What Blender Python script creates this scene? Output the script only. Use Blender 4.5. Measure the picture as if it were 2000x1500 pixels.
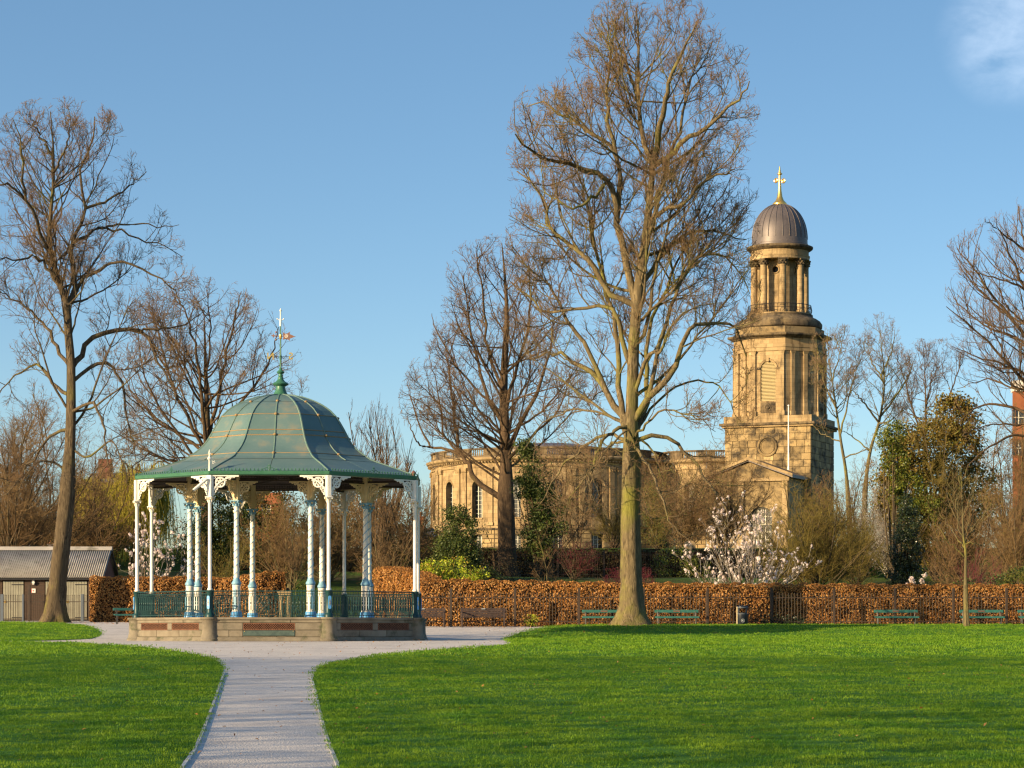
import bpy, math, random
import numpy as np
from math import sin, cos, pi, radians, sqrt
from mathutils import Vector, Matrix

scene = bpy.context.scene
for _o in list(bpy.data.objects):
    bpy.data.objects.remove(_o)
COL = scene.collection

# ------------------------------------------------------------------ camera
FPX, HX, HY, CAMZ = 5180.0, 1000.0, 1240.0, 0.2      # focal length / principal point in photo pixels, eye height (the park rises away from the viewer)
KD = 5180.0 / 3135.0
cam_data = bpy.data.cameras.new("camera")
cam = bpy.data.objects.new("camera", cam_data)
COL.objects.link(cam)
cam.location = (0, 0, CAMZ)
cam.rotation_euler = (radians(90), 0, 0)
cam_data.sensor_width = 36.0
cam_data.lens = 36.0 * FPX / 2000.0
cam_data.shift_y = (HY - 750.0) / 2000.0
cam_data.clip_start = 0.1
cam_data.clip_end = 4000
scene.camera = cam

# ------------------------------------------------------------------ light
SUN_AZ, SUN_EL = 55.0, 16.0                 # degrees left of the line back to the viewer, elevation
sun_dir = Vector((-sin(radians(SUN_AZ)) * cos(radians(SUN_EL)), -cos(radians(SUN_AZ)) * cos(radians(SUN_EL)), sin(radians(SUN_EL))))
world = bpy.data.worlds.new("World")
scene.world = world
world.use_nodes = True
wn = world.node_tree.nodes
wl = world.node_tree.links
bg = wn.get("Background") or wn.new("ShaderNodeBackground")
wout = wn.get("World Output") or wn.new("ShaderNodeOutputWorld")
wl.new(bg.outputs[0], wout.inputs[0])
sky = wn.new("ShaderNodeTexSky")
sky.sky_type = 'NISHITA'
sky.sun_disc = False
sky.sun_elevation = radians(SUN_EL)
sky.sun_rotation = math.atan2(sun_dir.x, sun_dir.y)
sky.altitude = 0
sky.air_density = 1.45
sky.dust_density = 2.6
sky.ozone_density = 3.0
# a faint wisp of cloud high on the right
tc = wn.new("ShaderNodeTexCoord")
mp = wn.new("ShaderNodeMapping")
mp.inputs['Scale'].default_value = (2.0, 2.0, 3.4)
mp.inputs['Location'].default_value = (0.35, 0.2, 0.55)
nz = wn.new("ShaderNodeTexNoise")
nz.inputs['Scale'].default_value = 16
nz.inputs['Detail'].default_value = 9
nz.inputs['Roughness'].default_value = 0.58
nz.inputs['Distortion'].default_value = 0.25
rp = wn.new("ShaderNodeValToRGB")
rp.color_ramp.elements[0].position = 0.34
rp.color_ramp.elements[0].color = (0, 0, 0, 1)
rp.color_ramp.elements[1].position = 0.66
rp.color_ramp.elements[1].color = (0.26, 0.26, 0.26, 1)
mx = wn.new("ShaderNodeMixRGB")
mx.inputs['Color2'].default_value = (5.2, 5.8, 6.6, 1)
wl.new(tc.outputs['Generated'], mp.inputs['Vector'])
wl.new(mp.outputs['Vector'], nz.inputs['Vector'])
wl.new(nz.outputs['Fac'], rp.inputs['Fac'])
cd_ = Vector(((1990 - HX) / FPX, 1, (HY - 60) / FPX)).normalized()
dp = wn.new("ShaderNodeVectorMath"); dp.operation = 'DOT_PRODUCT'; dp.inputs[1].default_value = cd_
wl.new(tc.outputs['Generated'], dp.inputs[0])
mr = wn.new("ShaderNodeMapRange"); mr.interpolation_type = 'SMOOTHSTEP'
mr.inputs['From Min'].default_value = cos(radians(1.8)); mr.inputs['From Max'].default_value = cos(radians(.5))
wl.new(dp.outputs['Value'], mr.inputs['Value'])
ml = wn.new("ShaderNodeMath"); ml.operation = 'MULTIPLY'
wl.new(rp.outputs['Color'], ml.inputs[0]); wl.new(mr.outputs[0], ml.inputs[1])
wl.new(ml.outputs[0], mx.inputs['Fac'])
sm = wn.new("ShaderNodeMapping"); sm.inputs['Scale'].default_value = (1, 1, 2.7)      # the air clears quickly above the horizon
sn = wn.new("ShaderNodeVectorMath"); sn.operation = 'NORMALIZE'
wl.new(tc.outputs['Generated'], sm.inputs['Vector']); wl.new(sm.outputs['Vector'], sn.inputs[0]); wl.new(sn.outputs['Vector'], sky.inputs['Vector'])
hs = wn.new("ShaderNodeHueSaturation"); hs.inputs['Saturation'].default_value = 1.12
wl.new(sky.outputs['Color'], hs.inputs['Color'])
wl.new(hs.outputs['Color'], mx.inputs['Color1'])
wl.new(mx.outputs['Color'], bg.inputs['Color'])
bg.inputs['Strength'].default_value = 0.128

sd = bpy.data.lights.new("sun", 'SUN')
sd.energy = 4.5
sd.angle = radians(0.5)
sd.color = (1.0, 0.76, 0.44)
sun = bpy.data.objects.new("sun", sd)
COL.objects.link(sun)
sun.rotation_euler = sun_dir.to_track_quat('Z', 'Y').to_euler()

scene.view_settings.view_transform = 'Standard'
scene.view_settings.look = 'None'
scene.view_settings.exposure = 1.03
scene.view_settings.gamma = 1.0
scene.view_settings.use_curve_mapping = False
scene.render.engine = 'CYCLES'
scene.cycles.max_bounces = 6
scene.cycles.transparent_max_bounces = 8
scene.cycles.caustics_reflective = False
scene.cycles.caustics_refractive = False
try:
    scene.cycles.use_denoising = True
    scene.cycles.denoiser = 'OPENIMAGEDENOISE'
    scene.cycles.denoising_input_passes = 'RGB_ALBEDO_NORMAL'
    scene.cycles.filter_width = 1.3
except Exception:
    pass

# ------------------------------------------------------------------ helpers
def px(x, y, Y):
    """photo pixel at distance Y -> world point"""
    return ((x - HX) / FPX * Y, Y, CAMZ + (HY - y) / FPX * Y)
_GY = [0, 78, 86, 95, 101, 107, 111]
_GZ = [-1.60, -.095, -.012, .055, .28, .46, .542]
def park(Y):
    """height of the gently rising park, with the level pad under the bandstand"""
    Y = np.asarray(Y, float)
    return np.where((Y > 78) & (Y < 111), np.interp(Y, _GY, _GZ), .0193 * Y - 1.6)
_yt = np.concatenate([np.linspace(12, 78, 300), np.linspace(78.1, 140, 300)])
_pt = HY + (CAMZ - park(_yt)) * FPX / _yt
def gx(x, y, z=0.0):
    """photo pixel on the park ground -> (X, Y)"""
    Y = float(np.interp(-y, -_pt, _yt))
    return ((x - HX) / FPX * Y, Y)

def _mix(nt, fac, a, b, blend='MIX'):
    m = nt.nodes.new("ShaderNodeMixRGB")
    m.blend_type = blend
    for sock, v in (('Fac', fac), ('Color1', a), ('Color2', b)):
        if isinstance(v, bpy.types.NodeSocket):
            nt.links.new(v, m.inputs[sock])
        elif isinstance(v, (int, float)):
            m.inputs[sock].default_value = v
        else:
            m.inputs[sock].default_value = (*v[:3], 1)
    return m.outputs['Color']
def _noise(nt, vec, scale, detail=4, rough=0.55, dist=0.0):
    n = nt.nodes.new("ShaderNodeTexNoise")
    n.inputs['Scale'].default_value = scale
    n.inputs['Detail'].default_value = detail
    n.inputs['Roughness'].default_value = rough
    n.inputs['Distortion'].default_value = dist
    if vec is not None:
        nt.links.new(vec, n.inputs['Vector'])
    return n.outputs['Fac']
def _ramp(nt, fac, p0, p1, c0=(0, 0, 0), c1=(1, 1, 1)):
    r = nt.nodes.new("ShaderNodeValToRGB")
    r.color_ramp.elements[0].position = p0
    r.color_ramp.elements[1].position = p1
    r.color_ramp.elements[0].color = (*c0, 1)
    r.color_ramp.elements[1].color = (*c1, 1)
    nt.links.new(fac, r.inputs['Fac'])
    return r.outputs['Color']
def _map(nt, vec, scale):
    m = nt.nodes.new("ShaderNodeMapping")
    m.inputs['Scale'].default_value = scale
    nt.links.new(vec, m.inputs['Vector'])
    return m.outputs['Vector']
def new_mat(name):
    m = bpy.data.materials.new(name)
    m.use_nodes = True
    nt = m.node_tree
    b = nt.nodes.get("Principled BSDF")
    t = nt.nodes.new("ShaderNodeTexCoord")
    g = nt.nodes.new("ShaderNodeNewGeometry")
    return m, nt, b, t, g
def setc(nt, b, c, sock='Base Color'):
    if isinstance(c, bpy.types.NodeSocket):
        nt.links.new(c, b.inputs[sock])
    else:
        b.inputs[sock].default_value = (*c, 1)
def bump(nt, b, h, strength, dist=0.02):
    bp = nt.nodes.new("ShaderNodeBump")
    bp.inputs['Strength'].default_value = strength
    bp.inputs['Distance'].default_value = dist
    nt.links.new(h, bp.inputs['Height'])
    nt.links.new(bp.outputs['Normal'], b.inputs['Normal'])

def simple(name, c, c2=None, scale=3.0, rough=0.6, metal=0.0, spec=0.4, bmp=0.0, bscale=None, lo=0.35, hi=0.7, c3=None, s3=1.0, lo3=.55, hi3=.7, world_pos=False, stretch=None, rand=0.0):
    m, nt, b, t, g = new_mat(name)
    vec = g.outputs['Position'] if world_pos else t.outputs['Object']
    if stretch:
        vec = _map(nt, vec, stretch)
    col = None
    if c2 is not None:
        col = _mix(nt, _ramp(nt, _noise(nt, vec, scale), lo, hi), c, c2)
    if c3 is not None:
        col = _mix(nt, _ramp(nt, _noise(nt, vec, s3, 6, .65), lo3, hi3), col if col is not None else c, c3)
    if rand > 0:
        oi = nt.nodes.new("ShaderNodeObjectInfo")
        col = _mix(nt, rand, col if col is not None else c, _ramp(nt, oi.outputs['Random'], 0, 1, (0.25, .25, .25), (1, 1, 1)), 'MULTIPLY')
    setc(nt, b, col if col is not None else c)
    b.inputs['Roughness'].default_value = rough
    b.inputs['Metallic'].default_value = metal
    b.inputs['Specular IOR Level'].default_value = spec
    if bmp > 0:
        bump(nt, b, _noise(nt, vec, bscale or scale * 6, 5, .6), bmp)
    return m

def leafmat(name, cols, rough=0.55, trans=0.3, spec=0.25):
    """foliage: colour varies leaf by leaf"""
    m, nt, b, t, g = new_mat(name)
    r = nt.nodes.new("ShaderNodeValToRGB")
    els = r.color_ramp.elements
    while len(els) < len(cols):
        els.new(0.5)
    for i, c in enumerate(cols):
        els[i].position = i / max(1, len(cols) - 1)
        els[i].color = (*c, 1)
    nt.links.new(g.outputs['Random Per Island'], r.inputs['Fac'])
    setc(nt, b, r.outputs['Color'])
    b.inputs['Roughness'].default_value = rough
    b.inputs['Specular IOR Level'].default_value = spec
    if trans > 0:
        tr = nt.nodes.new("ShaderNodeBsdfTranslucent")
        nt.links.new(r.outputs['Color'], tr.inputs['Color'])
        ms = nt.nodes.new("ShaderNodeMixShader")
        ms.inputs[0].default_value = trans
        nt.links.new(b.outputs[0], ms.inputs[1])
        nt.links.new(tr.outputs[0], ms.inputs[2])
        nt.links.new(ms.outputs[0], nt.nodes['Material Output'].inputs['Surface'])
    return m

def link(o, parent=None):
    COL.objects.link(o)
    if parent is not None:
        o.parent = parent
    return o
def tag(o, label=None, cat=None, group=None, kind=None):
    if label: o['label'] = label
    if cat: o['category'] = cat
    if group: o['group'] = group
    if kind: o['kind'] = kind
    return o
def thing(name, label, cat, loc=(0, 0, 0), rz=0.0, group=None):
    o = bpy.data.objects.new(name, None)
    o.empty_display_size = 0.3
    COL.objects.link(o)
    o.location = loc
    o.rotation_euler = (0, 0, rz)
    return tag(o, label, cat, group)

def np_mesh(name, V, Q=None, T=None, mat=None, smooth=False):
    """fast mesh from numpy arrays of vertices, quads, triangles"""
    me = bpy.data.meshes.new(name)
    V = np.asarray(V, dtype=np.float32).reshape(-1, 3)
    me.vertices.add(len(V))
    me.vertices.foreach_set('co', V.ravel())
    parts, starts, s = [], [], 0
    for F, k in ((Q, 4), (T, 3)):
        if F is not None and len(F):
            F = np.asarray(F, dtype=np.int32).reshape(-1, k)
            parts.append(F.ravel())
            starts.append(s + np.arange(len(F), dtype=np.int32) * k)
            s += len(F) * k
    L = np.concatenate(parts)
    S = np.concatenate(starts)
    me.loops.add(len(L))
    me.loops.foreach_set('vertex_index', L)
    me.polygons.add(len(S))
    me.polygons.foreach_set('loop_start', S)
    me.update(calc_edges=True)
    if smooth:
        me.polygons.foreach_set('use_smooth', np.ones(len(S), dtype=bool))
    if mat:
        me.materials.append(mat)
    return me
def np_obj(name, V, Q=None, T=None, mat=None, parent=None, smooth=False):
    return link(bpy.data.objects.new(name, np_mesh(name, V, Q, T, mat, smooth)), parent)

class MB:
    """collects simple shapes, builds them as one mesh"""
    def __init__(s):
        s.v, s.f = [], []
    def add(s, vs, fs):
        n = len(s.v)
        s.v.extend(tuple(p) for p in vs)
        s.f.extend(tuple(i + n for i in f) for f in fs)
        return s
    def box(s, x0, x1, y0, y1, z0, z1, m=None):
        vs = [(x0, y0, z0), (x1, y0, z0), (x1, y1, z0), (x0, y1, z0), (x0, y0, z1), (x1, y0, z1), (x1, y1, z1), (x0, y1, z1)]
        if m is not None:
            vs = [tuple(m @ Vector(p)) for p in vs]
        return s.add(vs, [(3, 2, 1, 0), (4, 5, 6, 7), (0, 1, 5, 4), (1, 2, 6, 5), (2, 3, 7, 6), (3, 0, 4, 7)])
    def bbox(s, x0, x1, y0, y1, z0, z1, b=0.01):
        """box with bevelled vertical and top edges"""
        b = min(b, (x1 - x0) * .45, (y1 - y0) * .45, (z1 - z0) * .45)
        def ring(i, z):
            return [(x0 + b + i, y0 + i, z), (x1 - b - i, y0 + i, z), (x1 - i, y0 + b + i, z), (x1 - i, y1 - b - i, z), (x1 - b - i, y1 - i, z), (x0 + b + i, y1 - i, z), (x0 + i, y1 - b - i, z), (x0 + i, y0 + b + i, z)]
        vs = ring(b * .9, z0) + ring(0, z0 + b) + ring(0, z1 - b) + ring(b * .9, z1)
        fs = [tuple(range(7, -1, -1)), tuple(range(24, 32))]
        for k in range(3):
            for i in range(8):
                j = (i + 1) % 8
                fs.append((k * 8 + i, k * 8 + j, k * 8 + 8 + j, k * 8 + 8 + i))
        return s.add(vs, fs)
    def tube(s, pts, r, n=6, caps=True, flat=None):
        pts = [Vector(p) for p in pts]
        m = len(pts)
        if not hasattr(r, '__len__'):
            r = [r] * m
        vs, fs = [], []
        prev = None
        for i, p in enumerate(pts):
            t = (pts[min(i + 1, m - 1)] - pts[max(i - 1, 0)])
            t = t.normalized() if t.length > 1e-9 else Vector((0, 0, 1))
            if prev is None:
                ref = Vector((0, 1, 0)) if abs(t.y) < 0.9 else Vector((1, 0, 0))
                u = t.cross(ref).normalized()
            else:
                u = (prev - t * prev.dot(t)).normalized()
            prev = u
            w = t.cross(u)
            for k in range(n):
                a = 2 * pi * (k + .5) / n
                q = u * cos(a) * r[i] + w * sin(a) * r[i] * (flat or 1)
                vs.append(tuple(p + q))
        for i in range(m - 1):
            for k in range(n):
                k2 = (k + 1) % n
                fs.append((i * n + k, i * n + k2, (i + 1) * n + k2, (i + 1) * n + k))
        if caps:
            fs.append(tuple(range(n - 1, -1, -1)))
            fs.append(tuple((m - 1) * n + k for k in range(n)))
        return s.add(vs, fs)
    def lathe(s, prof, n=16, c=(0, 0), a0=0.0, a1=2 * pi, rot=0.0, caps=True):
        """prof: (radius, z) from bottom to top"""
        full = abs(a1 - a0 - 2 * pi) < 1e-6
        cnt = n if full else n + 1
        vs, fs = [], []
        for r, z in prof:
            for k in range(cnt):
                a = a0 + (a1 - a0) * k / n + rot
                vs.append((c[0] + r * sin(a), c[1] - r * cos(a), z))
        for i in range(len(prof) - 1):
            for k in range(n):
                k2 = (k + 1) % cnt
                fs.append((i * cnt + k, i * cnt + k2, (i + 1) * cnt + k2, (i + 1) * cnt + k))
        if full and caps:
            fs.append(tuple(range(cnt - 1, -1, -1)))
            fs.append(tuple((len(prof) - 1) * cnt + k for k in range(cnt)))
        return s.add(vs, fs)
    def torus(s, c, R, r, n=18, m=6, axis='y', flat=1.0):
        vs, fs = [], []
        for i in range(n):
            a = 2 * pi * i / n
            for k in range(m):
                b = 2 * pi * k / m
                d = R + r * cos(b)
                w = r * sin(b) * flat
                if axis == 'y':
                    vs.append((c[0] + d * cos(a), c[1] + w, c[2] + d * sin(a)))
                elif axis == 'x':
                    vs.append((c[0] + w, c[1] + d * cos(a), c[2] + d * sin(a)))
                else:
                    vs.append((c[0] + d * cos(a), c[1] + d * sin(a), c[2] + w))
        for i in range(n):
            for k in range(m):
                fs.append((i * m + k, i * m + (k + 1) % m, ((i + 1) % n) * m + (k + 1) % m, ((i + 1) % n) * m + k))
        return s.add(vs, fs)
    def sphere(s, c, r, n=10, m=6, sz=1.0):
        prof = [(max(1e-4, r * sin(pi * i / m)), c[2] - r * sz * cos(pi * i / m)) for i in range(m + 1)]
        return s.lathe(prof, n, (c[0], c[1]))
    def prism(s, poly, y0, y1):
        """poly: (x, z) outline, extruded in y"""
        n = len(poly)
        vs = [(x, y0, z) for x, z in poly] + [(x, y1, z) for x, z in poly]
        fs = [tuple(range(n)), tuple(range(2 * n - 1, n - 1, -1))]
        for i in range(n):
            j = (i + 1) % n
            fs.append((i, n + i, n + j, j))
        return s.add(vs, fs)
    def mesh(s, name, mat=None, smooth=False):
        me = bpy.data.meshes.new(name)
        me.from_pydata(s.v, [], s.f)
        if mat: me.materials.append(mat)
        if smooth:
            me.polygons.foreach_set('use_smooth', [True] * len(me.polygons))
            try:
                me.set_sharp_from_angle(angle=radians(40))
            except Exception:
                pass
        return me
    def obj(s, name, mat, parent=None, smooth=False):
        return link(bpy.data.objects.new(name, s.mesh(name, mat, smooth)), parent)
def inst(name, me, parent, loc=(0, 0, 0), rz=0.0, sc=None, rot=None):
    o = link(bpy.data.objects.new(name, me), parent)
    o.location = loc
    o.rotation_euler = rot if rot else (0, 0, rz)
    if sc: o.scale = sc
    return o
def copy_tree(o, parent=None):
    c = o.copy()
    COL.objects.link(c)
    if parent is not None: c.parent = parent
    for ch in list(o.children):
        copy_tree(ch, c)
    return c

def in_poly(P, poly):
    x, y = P[:, 0], P[:, 1]
    ins = np.zeros(len(P), bool)
    n = len(poly)
    for i in range(n):
        x0, y0 = poly[i]; x1, y1 = poly[(i + 1) % n]
        if y0 == y1: continue
        c = ((y0 > y) != (y1 > y)) & (x < (x1 - x0) * (y - y0) / (y1 - y0) + x0)
        ins ^= c
    return ins
def smooth_closed(pts, it=2):
    for _ in range(it):
        q = []
        n = len(pts)
        for i in range(n):
            a, b = pts[i], pts[(i + 1) % n]
            q.append((a[0] * .75 + b[0] * .25, a[1] * .75 + b[1] * .25))
            q.append((a[0] * .25 + b[0] * .75, a[1] * .25 + b[1] * .75))
        pts = q
    return pts

# ------------------------------------------------------------------ branches
def tubes_np(P, R, S=3):
    """P (N,K,3) polylines, R (N,K) radii -> vertices and quads"""
    N, K, _ = P.shape
    T = np.empty_like(P)
    T[:, 1:-1] = P[:, 2:] - P[:, :-2]
    T[:, 0] = P[:, 1] - P[:, 0]
    T[:, -1] = P[:, -1] - P[:, -2]
    T /= np.linalg.norm(T, axis=2, keepdims=True) + 1e-9
    ref = np.tile(np.array([0.31, 0.87, 0.12]), (N, 1, 1)) + np.zeros((N, K, 1))
    al = np.abs((T * ref).sum(2)) > 0.85
    ref[al] = (0.9, 0.1, -0.3)
    U = np.cross(T, ref); U /= np.linalg.norm(U, axis=2, keepdims=True) + 1e-9
    W = np.cross(T, U)
    a = 2 * np.pi * np.arange(S) / S
    V = P[:, :, None, :] + R[:, :, None, None] * (np.cos(a)[None, None, :, None] * U[:, :, None, :] + np.sin(a)[None, None, :, None] * W[:, :, None, :])
    n = np.arange(N)[:, None, None] * (K * S)
    k = np.arange(K - 1)[None, :, None] * S
    s = np.arange(S)[None, None, :]
    s2 = (s + 1) % S
    Q = np.stack([n + k + s, n + k + s2, n + k + S + s2, n + k + S + s], axis=-1).reshape(-1, 4)
    return V.reshape(-1, 3), Q
def catmull(pts, K):
    pts = [np.array(p, float) for p in pts]
    p = [2 * pts[0] - pts[1]] + pts + [2 * pts[-1] - pts[-2]]
    seg = len(pts) - 1
    out = []
    for i in range(K):
        u = i / (K - 1) * seg
        j = min(int(u), seg - 1)
        t = u - j
        a, b, c, d = p[j], p[j + 1], p[j + 2], p[j + 3]
        out.append(0.5 * ((2 * b) + (-a + c) * t + (2 * a - 5 * b + 4 * c - d) * t * t + (-a + 3 * b - 3 * c + d) * t ** 3))
    return np.array(out)

class Env:
    """crown outline as rows (photo y, left x, right x) at distance Y; round in depth"""
    def __init__(s, rows, Y, depth=0.85):
        rows = sorted(rows, key=lambda r: -r[0])
        s.z = np.array([CAMZ + (HY - r[0]) / FPX * Y for r in rows])
        s.l = np.array([(r[1] - HX) / FPX * Y for r in rows])
        s.r = np.array([(r[2] - HX) / FPX * Y for r in rows])
        s.Y, s.d = Y, depth
    def inside(s, P):
        l = np.interp(P[:, 2], s.z, s.l); r = np.interp(P[:, 2], s.z, s.r)
        c = (l + r) / 2; h = (r - l) / 2 + 1e-3
        e = ((P[:, 0] - c) / (h + .25)) ** 2 + .55 * ((P[:, 1] - s.Y) / (h * s.d + .6)) ** 2
        return (e < 1.0) & (P[:, 2] < s.z[-1]) & (P[:, 2] > s.z[0] - .5)

def grow(P, R, L, rng, env=None, dens=1.5, t0=0.12, ratio=0.5, lmin=0.3, lmax=4.0, ang=(48, 14), up=0.25, wig=0.16, rfac=0.6, rmin=0.006, K=5, thick=0.0105, nmax=None, droop=0.0, tb=.85):
    n = np.maximum(rng.poisson(dens * L), 1)
    idx = np.repeat(np.arange(len(P)), n)
    t = t0 + (1 - t0) * rng.random(len(idx)) ** tb
    KP = P.shape[1]
    u = t * (KP - 1)
    j = np.minimum(u.astype(int), KP - 2)
    f = (u - j)[:, None]
    pos = P[idx, j] * (1 - f) + P[idx, j + 1] * f
    tan = P[idx, j + 1] - P[idx, j]
    tan /= np.linalg.norm(tan, axis=1, keepdims=True) + 1e-9
    rad = R[idx, j] * (1 - f[:, 0]) + R[idx, j + 1] * f[:, 0]
    rv = rng.normal(size=(len(idx), 3))
    rv -= (rv * tan).sum(1, keepdims=True) * tan
    rv /= np.linalg.norm(rv, axis=1, keepdims=True) + 1e-9
    a = np.radians(np.clip(rng.normal(ang[0], ang[1], len(idx)), 12, 95))[:, None]
    d = tan * np.cos(a) + rv * np.sin(a)
    d[:, 2] += up * .6
    d /= np.linalg.norm(d, axis=1, keepdims=True)
    Lc = np.clip(L[idx] * ratio * (1.15 - 0.75 * t) * rng.uniform(.6, 1.25, len(idx)), lmin, lmax)
    rnd = rng.normal(size=(len(idx), K, 3)) * wig
    upv = np.array([0, 0, up - droop])
    keep = np.zeros(len(idx), bool)
    out = np.zeros((len(idx), K, 3))
    for fac in ((1.0, .75, .5, .3) if env is not None else (1.0,)):
        todo = ~keep
        if not todo.any(): break
        dd = d[todo].copy()
        p = pos[todo].copy()
        Q = np.zeros((todo.sum(), K, 3)); Q[:, 0] = p
        ds = (Lc[todo] * fac / (K - 1))[:, None]
        for i in range(1, K):
            dd = dd + rnd[todo][:, i] + upv * .45
            dd /= np.linalg.norm(dd, axis=1, keepdims=True)
            p = p + dd * ds
            Q[:, i] = p
        out[todo] = Q
        ok = env.inside(Q[:, -1]) if env is not None else np.ones(len(Q), bool)
        w = np.where(todo)[0]
        keep[w[ok]] = True
        Lc[w] = Lc[w] if fac == 1.0 else Lc[w]
        Lc[w[ok]] *= fac
    out, Lc, rad = out[keep], Lc[keep], rad[keep]
    if nmax and len(out) > nmax:
        s = rng.choice(len(out), nmax, replace=False)
        out, Lc, rad = out[s], Lc[s], rad[s]
    r0 = np.maximum(np.minimum(rad * .75, Lc * thick + .003), rmin)
    R2 = r0[:, None] * np.linspace(1, .38, K)[None, :]
    R2 = np.maximum(R2, rmin * .55)
    return out, R2, Lc

def quad_cloud(C, size, rng, asp=(0.6, 1.0), normal=None, bias=0.0, bend=0.0):
    """one leaf-sized face per centre"""
    n = len(C)
    nv = rng.normal(size=(n, 3))
    if normal is not None:
        nv = nv + np.asarray(normal) * bias
    nv /= np.linalg.norm(nv, axis=1, keepdims=True) + 1e-9
    a = rng.normal(size=(n, 3))
    u = np.cross(nv, a); u /= np.linalg.norm(u, axis=1, keepdims=True) + 1e-9
    w = np.cross(nv, u)
    s = (np.asarray(size) * rng.uniform(.6, 1.25, n))[:, None]
    q = s * rng.uniform(asp[0], asp[1], n)[:, None]
    V = np.stack([C - u * s * .5, C - w * q * .35 + nv * s * bend, C + u * s * .5, C + w * q * .35 + nv * s * bend], axis=1)
    return V.reshape(-1, 3), np.arange(n * 4).reshape(-1, 4)

def blob_points(blobs, n, rng, shell=0.55, clump=0.0, cn=60):
    """points in ellipsoids (cx,cy,cz,rx,ry,rz), mostly near the surface, optionally clumped"""
    w = np.array([b[3] * b[4] + b[4] * b[5] + b[3] * b[5] for b in blobs]); w = w / w.sum()
    B = np.array(blobs)[rng.choice(len(blobs), n if clump <= 0 else cn * 1, p=w)]
    m = len(B)
    d = rng.normal(size=(m, 3)); d /= np.linalg.norm(d, axis=1, keepdims=True)
    r = (shell + (1 - shell) * rng.random(m) ** .6)[:, None]
    P = B[:, :3] + d * r * B[:, 3:]
    if clump > 0:
        k = rng.integers(0, m, n)
        sz = clump * rng.uniform(.5, 1.3, m)[k][:, None]
        P = P[k] + rng.normal(size=(n, 3)) * sz * np.array([1, 1, .75])
    return P

def limb_pts(pl, Y, rng, amp):
    """photo polyline -> 3-D with a bow in depth"""
    s = rng.uniform(-1, 1) * amp
    q = rng.uniform(-.35, .35) * amp
    n = len(pl)
    out = []
    for i, e in enumerate(pl):
        u = i / (n - 1)
        out.append(px(e[0], e[1], Y + s * u + q * sin(u * pi)))
    return out

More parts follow.
